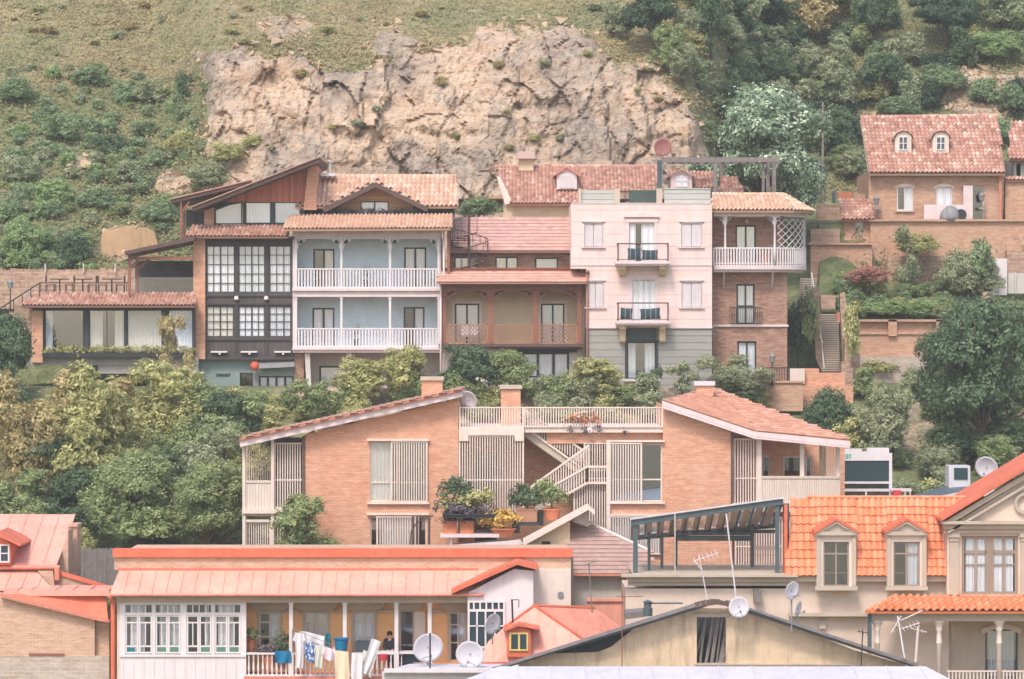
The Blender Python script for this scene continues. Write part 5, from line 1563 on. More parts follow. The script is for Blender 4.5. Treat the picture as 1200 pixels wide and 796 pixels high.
# ---- H brick corner house with rounded balcony
def corner_house():
    D = 175.5
    t = thing('corner_house', 'brown brick corner house with a rounded white balcony and lattice', 'house', P(880, 450, D))
    s = D / F
    door = [(862, 264, 886, 312)]
    Dw = D + 1.3
    mb = MB(); wall_cells(mb, 835.5, 253, 918, 316, Dw, door, .25, 5); mb.build('upper_wall', M['bricko'], t)
    opening(t, *door[0], Dw, 2, (), 1.9, 2.0, name='balcony_door', curtains=((.05, .95),), cm='curtaing', glass='glassr')
    lo = [(863, 333, 884.5, 380), (864, 400, 886.5, 450)]
    mb = MB(); wall_cells(mb, 835.2, 317, 922.5, 480, D + .6, lo, .25, 6); mb.build('lower_wall', M['bricko'], t)
    opening(t, *lo[0], D + .6, 2, (.55,), 2.0, 2.0, name='french_window', curtains=((.05, .95),), cm='curtaing', glass='glassr')
    opening(t, *lo[1], D + .6, 2, (), 2.0, 2.0, name='french_window', curtains=((.05, .95),), cm='curtaing', room='room')
    m = MB(); m.box(835.3, 380.5, 924, 383, D + .5, .15); m.build('string_course', M['pinktrim'], t)
    m = MB(); m.box(855, 360, 893, 361.3, D + .3, .04); m.box(855, 379, 893, 380.2, D + .3, .04)
    x = 855
    while x < 893: m.box(x, 361, x + .6, 379, D + .31, .025); x += 2.5
    m.build('small_railing', M['black'], t)
    # rounded balcony outline in plan
    cx0 = P(836, 0, D).x; xr = P(948, 0, D).x; rad = 2.4
    plan = [(cx0, D - .3), (xr - rad, D - .3)]
    for i in range(1, 9):
        a = i / 8 * math.pi / 2; plan.append((xr - rad + rad * math.sin(a), D - .3 + rad * (1 - math.cos(a))))
    plan.append((xr, D + 4))
    full = plan + [(cx0, D + 4)]
    def slab(y0, y1, grow, nm, mat):
        z0 = P(0, y1, D).z; z1 = P(0, y0, D).z; m = MB()
        c = []
        for i, (x, y) in enumerate(full):
            gx = grow if x > cx0 + .1 else 0; gy = -grow if y < D + 3.9 else 0
            k = 1 if i > 1 else 0
            c.append(Vector((x + gx * (1 if k else .0), y + gy * (1 if y < D + .9 else .3), z0)))
        m.extr(c, Vector((0, 0, z1 - z0))); m.build(nm, M[mat], t)
    slab(311, 316, 0.05, 'balcony_floor', 'pinktrim'); slab(316, 319, -.1, 'balcony_underside', 'pinktrim'); slab(246.5, 254, .05, 'entablature', 'pinktrim')
    # railing along the plan
    pts = []
    for i in range(len(plan) - 1):
        a = Vector((*plan[i], 0)); b = Vector((*plan[i+1], 0)); L = (b - a).length; n = max(1, int(L / .14))
        for k in range(n): pts.append(a + (b - a) * k / n)
    zt, zb = P(0, 291, D).z, P(0, 311, D).z
    m = MB()
    for p in pts: m.boxw(p.x - .035, p.y - .03, zb, p.x + .035, p.y + .03, zt)
    for i in range(len(pts) - 1):
        for z, h in ((zt, .07), (zb + .1, .05)): m.beam(pts[i] + Vector((0, 0, z)), pts[i+1] + Vector((0, 0, z)), .08, h)
    m.build('railing', M['white'], t)
    zc = P(0, 254, D).z
    for (px, py) in ((P(849.5, 0, D).x, D - .22), (P(907.5, 0, D).x, D - .22), (xr - .08, D + rad)):
        m = MB(); m.lathe((px, py, zb), [(.08, 0), (.08, .9), (.055, 1.0), (.05, zc - zb - .4), (.09, zc - zb - .3), (.07, zc - zb - .2), (.14, zc - zb)], 10); m.build('column', M['white'], t, True)
    for x, sd in ((849.5, 1), (849.5, -1), (907.5, -1), (907.5, 1)): m = MB(); bracket(m, x + sd, 254, 11, 9, D - .24, sd, .06); m.build('arch_bracket', M['white'], t)
    # lattice following the curve
    m = MB(); LP = [p for p in pts if p.x > P(909, 0, D).x and p.y < D + rad + .2]
    zt2 = P(0, 257, D).z; H = zt2 - zt
    for i in range(-12, len(LP), 3):
        for sg in (1, -1):
            prev = None
            for k in range(0, 13):
                j = i + k
                if 0 <= j < len(LP):
                    z = zt + H * k / 12 if sg > 0 else zt2 - H * k / 12
                    q = LP[j] + Vector((0, 0, z))
                    if prev: m.beam(prev, q, .05, .03, (0, -1, 0)) if False else m.tube(prev, q, .022, None, 4)
                    prev = q
                else: prev = None
    if False: pass
    m.build('lattice_screen', M['white'], t)
    # stays under the balcony
    for x in (848, 905):
        m = MB(); a = P(x, 337, D + .6); m.tube(a, Vector((a.x, D - .1, P(0, 319, D).z)), .035); m.tube(a, Vector((a.x, a.y, P(0, 319, D).z)), .035); m.build('balcony_stay', M['pinktrim'], t)
    # roof
    e = [V(834.5, 247, D - .7), V(930, 247, D - .7), V(918, 228.5, D + 2.2), V(834.5, 228.5, D + 2.2)]
    tile_mesh(e, .22, .5, .06).build('front_roof', M['tileo'], t)
    # hip fan around the corner
    ctr = V(918, 228.5, D + 2.2); m = MB(); last = V(930, 247, D - .7)
    zz = last.z
    arc = [last] + [Vector((xr - rad + (rad + .45) * math.sin(i / 6 * math.pi / 2), D - .3 + rad - (rad + .45) * math.cos(i / 6 * math.pi / 2), zz)) for i in range(1, 7)] + [Vector((xr + .45, D + 4, zz))]
    for i in range(len(arc) - 1): tile_mesh([arc[i], arc[i+1], ctr], .22, .36, .06, mb=m)
    m.build('hip_roof', M['tileo'], t)
    m = MB(); ridge_caps(m, V(834.5, 228, D + 2.2), V(918, 228, D + 2.2), .1); m.build('ridge_tiles', M['tileo'], t)
    m = MB(); c = V(875, 262, Dw - .15); m.lathe(c, [(.03, 0), (.1, .05), (.08, .2), (.02, .22)], 8); m.build('wall_lamp', M['white'], t)
    # seats on the balcony
    m = MB(); m.boxw(P(893, 0, D).x, D + .5, zb + .03, P(901, 0, D).x, D + 1, zb + .5); o = m.build('wooden_stool', M['lattice']); tag(o, 'orange-brown wooden stool behind the rounded white railing', 'stool')
    lantern('grey lantern on a post beside the brick corner house', 905, 416, 452, D - 1.2)
    # low railings and walls in front
    rl = thing('iron_railing', 'short dark iron railing at the foot of the brick corner house', 'railing', V(905, 450, D - 1))
    m = MB(); m.box(886, 430.5, 927, 431.8, D - 1, .05); m.box(886, 447.5, 927, 448.5, D - 1, .05); m.build('rails', M['black'], rl)
    m = MB(); x = 886
    while x < 927: m.box(x, 431.5, x + .8, 448, D - .99, .03); x += 3
    m.build('bars', M['black'], rl)
corner_house()

# ---- stairs and garden walls right of the corner house
def stairs():
    D = 179.0
    t = thing('long_staircase', 'steep grey stone staircase climbing right of the brick corner house', 'stairs', V(975, 435, D))
    m = MB(); n = 26
    for i in range(n):
        f0 = i / n; y = 434 - 68 * f0; xl = 963 - 2 * f0; xr = 984 - 2 * f0; Dd = D + 5.4 * f0
        m.box(xl, y, xr, y + 16, Dd, .5)
    m.build('lower_flight', M['stonestep'], t)
    m = MB()
    for i in range(n):
        f0 = i / n; y = 434 - 68 * f0; xl = 962.5 - 2 * f0; xr = 984.5 - 2 * f0; Dd = D + 5.4 * f0
        m.box(xl, y - .3, xr, y + 1.0, Dd - .1, .3)
    m.build('treads', M['creamd'], t); m = MB()
    for i in range(14):
        f0 = i / 14; y = 362 - 38 * f0; m.box(935.5 + i * .2, y - .3, 956.5, y + .9, D + 3.1 + 3 * f0, .3)
    m.build('treads', M['creamd'], t)
    m = MB()
    for i in range(14):
        f0 = i / 14; y = 362 - 38 * f0; m.box(936 + i * .2, y, 956, y + 14, D + 3.2 + 3 * f0, .5)
    m.build('upper_flight', M['stonestep'], t)
    m = MB(); m.prism([(984, 344), (990, 342), (1000, 440), (989, 440)], D + .2, .5); m.prism([(952, 336), (960, 338), (963, 436), (956, 420)], D + 1.2, .5); m.build('side_walls', M['stonew'], t)
    m = MB(); a = [(951, 320, 5.2), (955, 345, 4.4), (960, 378, 2.6), (966, 432, .2)]
    pp = [V(x, y, D + d) for x, y, d in a]; m.path(pp, .045); m.path([V(944, 352, D + 3), V(953, 375, D + 2.4), V(964, 402, D + .6)], .035)
    for p in pp: m.tube(p, p - Vector((0, 0, .9)), .03)
    m.build('handrail', M['concretep'], t)
    def wl(name, lab, boxes, mat, cat='wall'):
        m = MB()
        for b in boxes: m.box(*b)
        o = m.build(name, M[mat]); tag(o, lab, cat); return o
    wl('garden_wall', 'low brick wall with rounded end below the grey lantern post', [(897, 448, 941, 482, D - 4.6, .5), (894, 446.5, 943, 449, D - 4.7, .7)], 'brickw')
    wl('garden_wall', 'short pale plastered wall beside the iron railing', [(925, 432, 943, 450, D - 3.4, .4)], 'trim')
    wl('garden_wall', 'stepped orange brick wall at the foot of the long staircase', [(941, 432, 960, 440, D - 2.2, .5), (943, 437, 990, 452, D - 3, .6), (941, 452, 1000, 500, D - 3.4, .6)], 'brickm')
    wl('stone_pillar', 'tall crumbling pink brick pillar at the right side of the staircase', [(990, 398, 1008, 480, D - 1.2, 1.1), (986, 424, 1000, 500, D - 1.5, 1.2), (992, 390, 1003, 399, D - 1, .8)], 'stonew', 'pillar')
    wl('rock_block', 'rough broken stone block at the head of the lower stair flight', [(962, 346, 979, 362, D + 5.2, 1)], 'stonew', 'stone')
    wl('terrace_wall', 'brick terrace wall with two recessed panels above pale blockwork', [(994, 392, 1112, 418, D + 4.6, .6), (994, 374.5, 1112, 377, D + 4.4, .9), (994, 377, 1112, 392, D + 4.75, .5), (1041, 374, 1051, 394, D + 4.4, .4), (1097, 374, 1106, 394, D + 4.4, .4), (994, 389.5, 1112, 392, D + 4.5, .2)], 'brickw')
    wl('blockwork_wall', 'pale grey-pink blockwork wall under the brick terrace wall', [(1000, 418, 1112, 452, D + 4, .8)], 'stonecut')
    wl('cabinet', 'small pink concrete box on the wall by the stair head', [(981, 366, 992, 378, D + 4.6, .6)], 'redmetals', 'cabinet')
    # rough outcrop beneath blockwork
    rk = MB(); rr = random.Random(8)
    for i in range(14):
        c = V(rr.uniform(1000, 1100), rr.uniform(454, 472), 182.2); a = rr.uniform(.5, 1.2)
        pts = [c + Vector((math.cos(q) * a * rr.uniform(.6, 1.2), 0, math.sin(q) * a * .4 * rr.uniform(.6, 1.2))) for q in [k * 6.28 / 7 for k in range(7)]]
        rk.extr(pts, Vector((rr.uniform(-.2, .2), 1, 0)))
    o = rk.build('rock_outcrop', M['stonestep'], None); tag(o, 'grey rock ledges sticking out of the bank under the blockwork wall', 'rock')
    # big retaining wall
    w = wl('retaining_wall', 'high pink brick retaining wall below the house with two dormers', [(1020, 258, 1330, 345, 190.0, 1.0), (950, 286, 1022, 345, 189.6, 1.2), (1018, 257, 1330, 259.5, 189.8, 1.2), (948, 284.5, 1022, 287, 189.4, 1.2)], 'brickw')
    w = wl('rubble_wall', 'rough rubble strip at the foot of the high retaining wall', [(1040, 300, 1160, 350, 189.7, .4)], 'stonew')
    w = wl('rubble_wall', 'rubble stone wall behind the white slab at the right edge', [(1180, 294, 1330, 325, 189.2, .8)], 'stonew')
    w = wl('parapet_wall', 'low rough stone parapet left of the small tiled annex', [(950, 268, 984, 288, 190.2, .6)], 'stonew')
    w = wl('rough_wall', 'rough dark pink stone wall behind the low parapet left of the annex', [(958, 240, 986, 262, 194, .6)], 'stonew')
    w = wl('white_slab', 'upright white slab standing among the shrubs at the right edge', [(1163, 303, 1180, 346, 187, .25)], 'white', 'slab')
    w = wl('white_screen', 'low white screen right of the upright white slab', [(1180.5, 320, 1212, 344, 187.3, .2), (1189, 319, 1191, 344, 187.2, .1)], 'concretep', 'screen')
    w = wl('stone_block', 'broken pinkish stone block at the foot of the upright white slab', [(1152, 342, 1164, 354, 185.6, .7)], 'stonew', 'stone')
stairs()

# ---- K upper right house
def dormer_house():
    D = 191.5
    t = thing('dormer_house', 'small pink brick house with two arched dormers in a tiled roof', 'house', P(1095, 258, D))
    wn = [(1051, 219, 1070, 247), (1097, 219, 1116, 247), (1138, 218, 1153, 259)]
    mb = MB(); wall_cells(mb, 1018, 201, 1175, 262, D, wn, .22, 6.5)
    mb.build('wall', M['brickp'], t)
    for i, o in enumerate(wn[:2]):
        a, b, c, d = o
        opening(t, *o, D, 2, (), 1.5, 1.8, 'white', recess=.05, curtains=((.5, .95),) if i == 0 else ((.05, .95),), cm='curtaing', label='left window with one dark open leaf' if i == 0 else None)
        m = MB()
        pts = [(a - 2, b + 2)] + [(a - 2 + (c - a + 4) * k / 8, b - .5 - 3.2 * math.sin(math.pi * k / 8)) for k in range(9)] + [(c + 2, b + 2), (c, b + 2), (c, b), (a, b), (a, b + 2)]
        m.prism(pts, D - .05, .08); m.build('window_arch', M['trim'], t)
        m = MB(); m.box(a - 2, d, c + 2, d + 1.5, D - .12, .15); m.build('sill', M['creamd'], t)
    opening(t, *wn[2], D, 1, (), 1.0, fm='white', name='doorway', curtains=(), label='open doorway with a dark room behind')
    m = MB(); m.box(1129, 217.5, 1140, 259, D - .25, .06); m.build('open_door_leaf', M['pinktrim'], t)
    # roof
    e = [V(1019, 203, D - .7), V(1178.5, 203, D - .7), V(1168, 136.5, D + 4.4), V(1008.5, 138.5, D + 4.4)]
    tile_mesh(e, .24, .36, .06).build('roof', M['tilep'], t)
    m = MB(); ridge_caps(m, e[3] + Vector((0, 0, .05)), e[2] + Vector((0, 0, .05)), .1); m.build('ridge_tiles', M['tilep'], t)
    m = MB(); m.box(1019, 203, 1178, 205.5, D - .65, .5); m.build('gutter', M['creamd'], t)
    m = MB(); m.extr([V(1018, 205, D), V(1021, 205, D), V(1011, 141, D + 4.6), V(1008, 141, D + 4.6)], Vector((0, .2, 0))); m.build('verge', M['creamd'], t)
    for x0, lab in ((1049, 'a'), (1093, 'b')):
        Dd = D + .9; cx = x0 + 10
        pts = [(x0, 179), (x0 + 19, 179), (x0 + 19, 162)] + [(cx + 9.5 * math.cos(q), 162 - 7.5 * math.sin(q)) for q in [k * math.pi / 8 for k in range(9)]] + [(x0, 162)]
        m = MB(); m.prism(pts, Dd, 3.5); dm = m.build('dormer', M['trim'], t)
        m = MB(); ring = [(cx + 11.5 * math.cos(q), 163 - 9.5 * math.sin(q)) for q in [k * math.pi / 10 for k in range(11)]]
        for k in range(10):
            a = V(*ring[k], Dd - .15); b = V(*ring[k+1], Dd - .15); o_ = Vector((0, 0, .07)); m.extr([a, b, b + o_, a + o_], Vector((0, 3.5, 0)), R.random())
        m.build('dormer_roof', M['tilep'], dm)
        m = MB(); 
        for b in ((x0 + 4, 160, x0 + 15, 161.2), (x0 + 4, 175, x0 + 15, 176.2), (x0 + 4, 161.2, x0 + 5.2, 175), (x0 + 13.8, 161.2, x0 + 15, 175), (x0 + 9, 161.2, x0 + 10.2, 175), (x0 + 5.2, 167.5, x0 + 9, 168.5), (x0 + 10.2, 167.5, x0 + 13.8, 168.5)): m.box(*b, Dd - .06, .08)
        m.build('window_frame', M['white'], dm)
        m = MB(); m.box(x0 + 5, 161, x0 + 14, 175.2, Dd - .02, .015); m.build('window_pane', M['steel'], dm)
    # drain pipe
    m = MB(); a = P(1172.5, 204, D - .3); m.tube(a, P(1172.5, 258, D - .3), .09); m.tube(a + Vector((0, 0, -.2)), a + Vector((0, 0, .1)), .2, .26); m.build('downpipe', M['redmetals'], t)
    # wall lamps
    for i, x in enumerate((1027, 1150.5)):
        m = MB(); c = P(x, 240 if i == 0 else 236, D - .5); m.lathe(c, [(.08, 0), (.12, .05), (.17, .32), (.2, .33), (.04, .5)], 6)
        m.box(x - 3, 243 if i == 0 else 243, x + 5, 245.5, D - .8, .5)
        o = m.build('lantern', M['grey']); tag(o, ['grey lantern on a bracket above the small tiled annex', 'grey lantern beside the open doorway of the dormer house'][i], 'lantern')
    # low terrace wall, covered machine
    m = MB(); m.box(1083, 240, 1130, 260, D - .7, .12); o = m.build('white_parapet', M['pinktrim']); tag(o, 'low white parapet under the middle window of the dormer house', 'parapet')
    bag = MB(); c = P(1114, 259, D - 1.3); 
    bag.lathe(c, [(.45, 0), (.5, .2), (.46, .45), (.36, .68), (.2, .82), (.03, .86)], 14)
    bag.lathe(P(1109, 259, D - 1.35), [(.36, 0), (.38, .2), (.3, .5), (.12, .68), (.02, .7)], 12)
    o = bag.build('covered_motorbike', M['grey'], None, True); tag(o, 'grey cloth cover over a machine beside the white open door', 'covered machine')
    wh = MB(); c = P(1126, 252, D - 1.35); wh.tube(c, c + Vector((0, .12, 0)), .33, None, 18); o = wh.build('wheel', M['black']); tag(o, 'dark wheel leaning beside the grey cloth cover', 'wheel')
    # annex
    Da = D - 1.2
    a = thing('tiled_annex', 'tiny brick annex with red tiled roof left of the dormer house', 'annex', V(1003, 286, Da))
    m = MB(); wall_cells(m, 989, 257, 1023, 288, Da, [(1002, 260, 1012, 273)], .2, 3); m.build('wall', M['brickp'], a)
    opening(a, 1002, 260, 1012, 273, Da, 1, (), 1.0, fm='white', curtains=())
    tile_mesh([V(987, 258, Da - .5), V(1024, 258, Da - .5), V(1021, 234, Da + 1.6), V(982, 234, Da + 1.6)], .24, .36, .06).build('roof', M['tilep'], a)
    m = MB(); m.box(982, 225, 998, 236, D + 1, .2); o = m.build('orange_panel', M['terracotta']); tag(o, 'plain orange panel standing behind the tiny tiled annex', 'panel')
    m = MB(); m.box(975.5, 224, 979.5, 238, D + 1, .2); o = m.build('teal_post', M['steel']); tag(o, 'short dark teal post left of the orange panel', 'post')
    m = MB(); m.box(999, 226, 1018, 238, D + 2, .3); o = m.build('stone_shelter', M['stonew']); tag(o, 'small dark stone shelter behind the tiny tiled annex', 'shelter')
    # far right neighbour
    n = thing('white_house', 'white walled house with red tiled roof cut by the right edge', 'house', V(1200, 215, D + 1.5))
    tile_mesh([V(1183, 187, D + .8), V(1300, 187, D + .8), V(1300, 143, D + 4), V(1184, 143, D + 4)], .24, .36, .06).build('roof', M['tilep'], n)
    m = MB(); wall_cells(m, 1188, 187, 1300, 262, D + 1.5, [(1191, 192, 1196, 208)], .2, 4); m.build('wall', M['concretep'], n)
    m = MB(); m.box(1183.5, 187, 1300, 189.5, D + .9, .3); m.build('gutter', M['black'], n)
    m = MB(); m.box(1178, 209, 1300, 262, D + .3, .5); o = m.build('boundary_wall', M['brickp']); tag(o, 'brick boundary wall right of the pink downpipe', 'wall')
    tile_mesh([V(1177, 211.5, D + .1), V(1300, 211.5, D + .1), V(1300, 208, D + .6), V(1177, 208, D + .6)], .22, .5, .05).build('wall_coping_tiles', M['tilep'], n)
    # utility pole
    m = MB(); m.tube(P(964.3, 240, 196), P(964.3, 120, 196), .09, .06); m.tube(P(962, 124, 196), P(967, 124, 196), .03)
    o = m.build('utility_pole', M['barkp']); tag(o, 'thin pale utility pole in front of the dark wood', 'pole')
dormer_house()
# potted tree by the shop window
q = thing('potted_tree', 'clipped round potted tree right of the shop window', 'potted tree', V(770.5, 476, 170.5))
pot('pot', 770.5, 462, 476, 9, 170.5, 'concretep', parent=q)
m = MB(); m.tube(V(770.5, 463, 170.5), V(770.5, 444, 170.5), .04); m.build('stem', M['barkp'], q)
f = MB(); c = V(770.5, 438, 170.5); leaf_cloud(f, [(c.x, c.y, c.z, .3, .3, .3)], 420, .07, random.Random(2)); f.build('foliage', M['leaf_dark'], q)
# ------------------------------------------------------------------ the orange brick house in the middle
def slats(parent, x0, y0, x1, y1, D, step=3.0, wid=1.35, name='slatted_screen', mat='trim', frame=True, mid=None, lab=None):
    m = MB()
    if frame:
        m.box(x0, y0, x1, y0 + 1.6, D - .02, .1); m.box(x0, y1 - 1.6, x1, y1, D - .02, .1)
        m.box(x0, y0 + 1.6, x0 + 1.6, y1 - 1.6, D - .015, .09); m.box(x1 - 1.6, y0 + 1.6, x1, y1 - 1.6, D - .015, .09)
    if mid: m.box(x0 + 1.6, mid, x1 - 1.6, mid + 1.3, D - .01, .08)
    n = max(2, round((x1 - x0) / step))
    for i in range(n):
        c = x0 + (x1 - x0) * (i + .5) / n
        m.box(c - wid/2, y0 + 1.6, c + wid/2, y1 - 1.6, D, .06)
    o = m.build(name, M[mat], parent)
    if lab: o['label'] = lab
    return o

def slope_slats(m, p0, p1, q0, q1, D, step=3.0, wid=1.3):
    """bars between top line p0-p1 and bottom line q0-q1 (px)"""
    n = max(2, round(abs(p1[0] - p0[0]) / step))
    for i in range(n + 1):
        f = i / n; x = p0[0] + (p1[0] - p0[0]) * f; yt = p0[1] + (p1[1] - p0[1]) * f; yb = q0[1] + (q1[1] - q0[1]) * f
        m.box(x - wid/2, yt, x + wid/2, yb, D, .05)
    m.beam(V(*p0, D + .02), V(*p1, D + .02), .1, .09); m.beam(V(*q0, D + .02), V(*q1, D + .02), .1, .09)

def middle_house():
    D = 145.0
    t = thing('brick_house', 'large orange brick house with slatted cream balconies and roof terrace', 'house', P(640, 650, D))
    # left block
    W = [(433.5, 518, 500, 588), (433.5, 606, 500, 646)]
    m = MB(); wall_cells(m, 356.5, 513, 537, 760, D, W, .25)
    m.poly([V(356.5, 513, D), V(537, 513, D), V(537, 467, D), V(356.5, 509.5, D)])
    b = V(537, 760, D); c = V(537, 467, D); m.poly([b, b + Vector((0, 8, 0)), c + Vector((0, 8, 0)), c])
    b = V(356.5, 760, D); c = V(356.5, 509.5, D); m.poly([b + Vector((0, 8, 0)), b, c, c + Vector((0, 8, 0))])
    m.build('left_brick_wall', M['brickm'], t)
    opening(t, *W[0], D, 2, (.68,), 1.6, 1.6, 'trim', recess=.08, curtains=((0, .4),), glass='glassr')
    opening(t, *W[1], D, 2, (), 1.6, 1.6, 'trim', recess=.08, curtains=((.2, .8),), cm='curtaing', glass='glassr')
    slats(t, 458, 517, 501, 589, D - .12, 2.9, 1.3, 'slatted_shutter')
    slats(t, 441, 605, 491, 646, D - .12, 2.9, 1.3, 'slatted_shutter')
    for y in (514.5, 601.5):
        m = MB(); m.box(430, y, 503, y + 2.4, D - .18, .2); m.build('lintel', M['trim'], t)
    m = MB(); m.box(430, 588.5, 503, 591, D - .16, .2); m.build('sill', M['trim'], t)
    # left roof: white fascia, shingle top
    m = MB(); m.extr([V(281.5, 524, D - .6), V(542, 465, D - .6), V(541, 458.5, D - .6), V(281, 516, D - .6)], Vector((0, 8.6, 0))); m.build('left_roof_fascia', M['pinktrim'], t)
    a = V(280.5, 514.8, D - .7); b = V(541, 456.8, D - .7); k = Vector((0, 8.8, 0))
    tile_mesh([a + k, a, b, b + k], .3, .32, 0, .07, flat=True).build('left_roof', M['shingles'], t)
    m = MB(); m.extr([V(281, 515.6, D - .72), V(541, 457.8, D - .72), V(541, 456.2, D - .72), V(281, 514, D - .72)], Vector((0, .1, 0))); m.build('roof_edge', M['redmetals'], t)
    for (x0, y0, x1, y1, Dd) in ((494, 447, 518.5, 474, D + 2.5), (587, 457, 610, 500, D + 3.5)):
        m = MB(); m.box(x0, y0, x1, y1, Dd, .85); ch = m.build('chimney', M['brickm'], t)
        m = MB(); m.box(x0 - 1.5, y0 - 5.5, x1 + 1.5, y0 - 1, Dd - .1, 1.05); m.box(x0 + 1, y0 - 1, x1 - 1, y0, Dd + .05, .7); m.build('chimney_cap', M['creamd'], ch)
    # stacked balconies at the left end
    m = MB(); m.box(283.5, 597, 356.3, 602, D - .2, 3.2); m.box(285, 570, 286, 571, D, .01); m.build('balcony_floor', M['trim'], t)
    for x in (284, 317.5):
        for dd in ((-.1), (2.7)):
            m = MB(); m.box(x, 520 - (x - 284) * .2, x + 3.6, 680, D + dd, .14); m.build('post', M['trim'], t)
    m = MB(); m.box(288, 563, 317.5, 566, D - .06, .1); m.box(287.6, 566.2, 317.5, 597, D - .02, .06); m.build('balcony_panel', boardsm('pale_vertical_boards', S(240, 220, 210), .12), t)
    slats(t, 288, 522, 317.5, 564, D + 2.6, 2.8, 1.1, frame=False); slats(t, 321, 519, 356, 597, D + .1, 2.9, 1.3, mid=562)
    slats(t, 288, 612, 317.5, 660, D + .05, 2.8, 1.1); slats(t, 321, 612, 356, 660, D + .1, 2.9, 1.3)
    m = MB(); m.box(288, 602, 356, 605, D + .1, .1); m.box(286, 609, 356, 612, D - .05, .12); m.build('balcony_beam', M['trim'], t)
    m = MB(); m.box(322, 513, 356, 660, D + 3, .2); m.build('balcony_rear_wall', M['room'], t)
    m = MB(); m.box(354, 511, 357.5, 660, D - .05, .15); m.build('corner_pipe', M['brownd'], t)
    # centre: recess, terrace, stairs
    m = MB(); wall_cells(m, 537, 501, 712, 760, D + 2.2, [(556, 530, 582, 640)], .25); m.build('recess_wall', M['brickm'], t)
    opening(t, 556, 530, 582, 640, D + 2.2, 1, (.5,), 1.6, 1.6, 'darkframe', curtains=(), glass='glass')
    m = MB(); m.box(537, 501, 777, 507, D + .1, 7); m.build('terrace_floor', M['trim'], t)
    m = MB(); m.box(641, 507, 777, 520, D + .35, 1.7); m.build('terrace_beam', M['brickm'], t)
    slats(t, 538, 477, 614, 502, D, 3.0, 1.4, 'terrace_railing'); slats(t, 614, 477, 777, 501, D + .05, 3.0, 1.4, 'terrace_railing')
    m = MB(); m.box(538, 502, 614, 510, D - .04, .12); m.box(537.5, 502, 549, 517, D - .05, .1); m.box(603, 502, 614, 517, D - .05, .1); m.build('screen_header', M['trim'], t)
    slats(t, 537.5, 510, 614, 608, D + .02, 3.0, 1.35, mid=562)
    # upper flight with cut-out stringer
    st = MB(); st.beam(V(613, 505, D + .5), V(675, 549, D + .5), .06, .32)
    for i in range(9):
        f = (i + .5) / 9; x = 613 + 62 * f; y = 503 + 44 * f; st.box(x - 3.5, y, x + 4.5, y + 2, D + .5, 1.1)
    st.beam(V(613, 507, D + 1.55), V(675, 551, D + 1.55), .06, .32)
    st.build('upper_stair_flight', M['creamd'], t)
    m = MB(); slope_slats(m, (614, 480), (686, 530), (614, 500), (680, 547), D + .4); m.build('stair_railing', M['trim'], t)
    m = MB(); m.box(672, 548, 713, 552, D + .3, 1.9); m.build('stair_landing', M['trim'], t)
    st = MB()
    for i in range(9):
        f = (i + .5) / 9; x = 690 - 62 * f; y = 551 + 44 * f; st.box(x - 4.5, y, x + 3.5, y + 2, D + .1, 1.1)
    st.beam(V(690, 553, D + .1), V(628, 597, D + .1), .06, .3); st.build('lower_stair_flight', M['creamd'], t)
    m = MB(); slope_slats(m, (690, 522), (622, 571), (690, 547), (622, 592), D + .02); m.build('stair_railing', M['trim'], t)
    m = MB(); slope_slats(m, (714, 547), (688, 547), (714, 566), (688, 566), D - .1); slope_slats(m, (688, 547), (642, 573), (688, 566), (642, 592), D - .1); m.build('stair_railing', M['trim'], t)
    slats(t, 684, 519, 713, 549, D + .25, 3.0, 1.3); slats(t, 672, 560, 713, 655, D + .1, 3.0, 1.35)
    m = MB(); m.box(710.5, 516, 715, 690, D - .15, .2); m.build('screen_post', M['trim'], t)
    # right part front wall
    W2 = [(713, 520, 776, 588), (713, 606, 776, 650)]
    m = MB(); wall_cells(m, 712, 518, 858, 760, D + .02, W2, .25)
    m.poly([V(777, 518, D + .02), V(858, 518, D + .02), V(858, 503, D + .02), V(777, 474, D + .02)])
    b = V(858, 760, D + .02); c = V(858, 503, D + .02); m.poly([b, b + Vector((0, 7, 0)), c + Vector((0, 7, 0)), c])
    b = V(777, 518, D + .02); c = V(777, 474, D + .02); m.poly([b + Vector((0, 7, 0)), b, c, c + Vector((0, 7, 0))])
    m.build('right_brick_wall', M['brickm'], t)
    opening(t, *W2[0], D + .02, 1, (.62,), 1.6, 1.6, 'trim', recess=.08, curtains=(), glass='glassr')
    opening(t, *W2[1], D + .02, 2, (), 1.6, 1.6, 'trim', recess=.08, curtains=((0, 1),), cm='curtaing')
    slats(t, 714, 519, 752.5, 589, D - .12, 3.0, 1.35, 'slatted_shutter'); slats(t, 714, 605, 776, 650, D - .12, 3.0, 1.35, 'slatted_shutter')
    for y in (516, 588.5, 602.5):
        m = MB(); m.box(711 if y != 516 else 713, y, 779, y + 2.2, D - .16, .2); m.build('lintel', M['trim'], t)
    # right roof
    A, B, C = V(776, 470, D - .5), V(884, 506, D - .6), V(996, 517, D - .9); T = V(834, 454, D + 6.5); T2 = V(777, 470, D + 7)
    m = MB(); z = Vector((0, 0, -.3))
    for p, q in ((A, B), (B, C)): m.extr([p, q, q + z, p + z], Vector((0, .25, 0)))
    m.build('right_roof_fascia', M['pinktrim'], t)
    u = Vector((0, 0, .04))
    m = tile_mesh([A + u, B + u, T + u], .3, .34, 0, .04, flat=True); tile_mesh([B + u, C + u, T + u], .3, .34, 0, .04, flat=True, mb=m)
    m.poly([A, T, T + Vector((-1, 3, -1)), T2]); m.build('right_roof', M['shingles'], t)
    m = MB(); m.extr([A + z * .5, B + z * .7, C + z * .7, T + Vector((2, 0, -2)), T + Vector((0, 0, -1))], Vector((0, 0, -.02))); m.build('soffit', M['trim'], t)
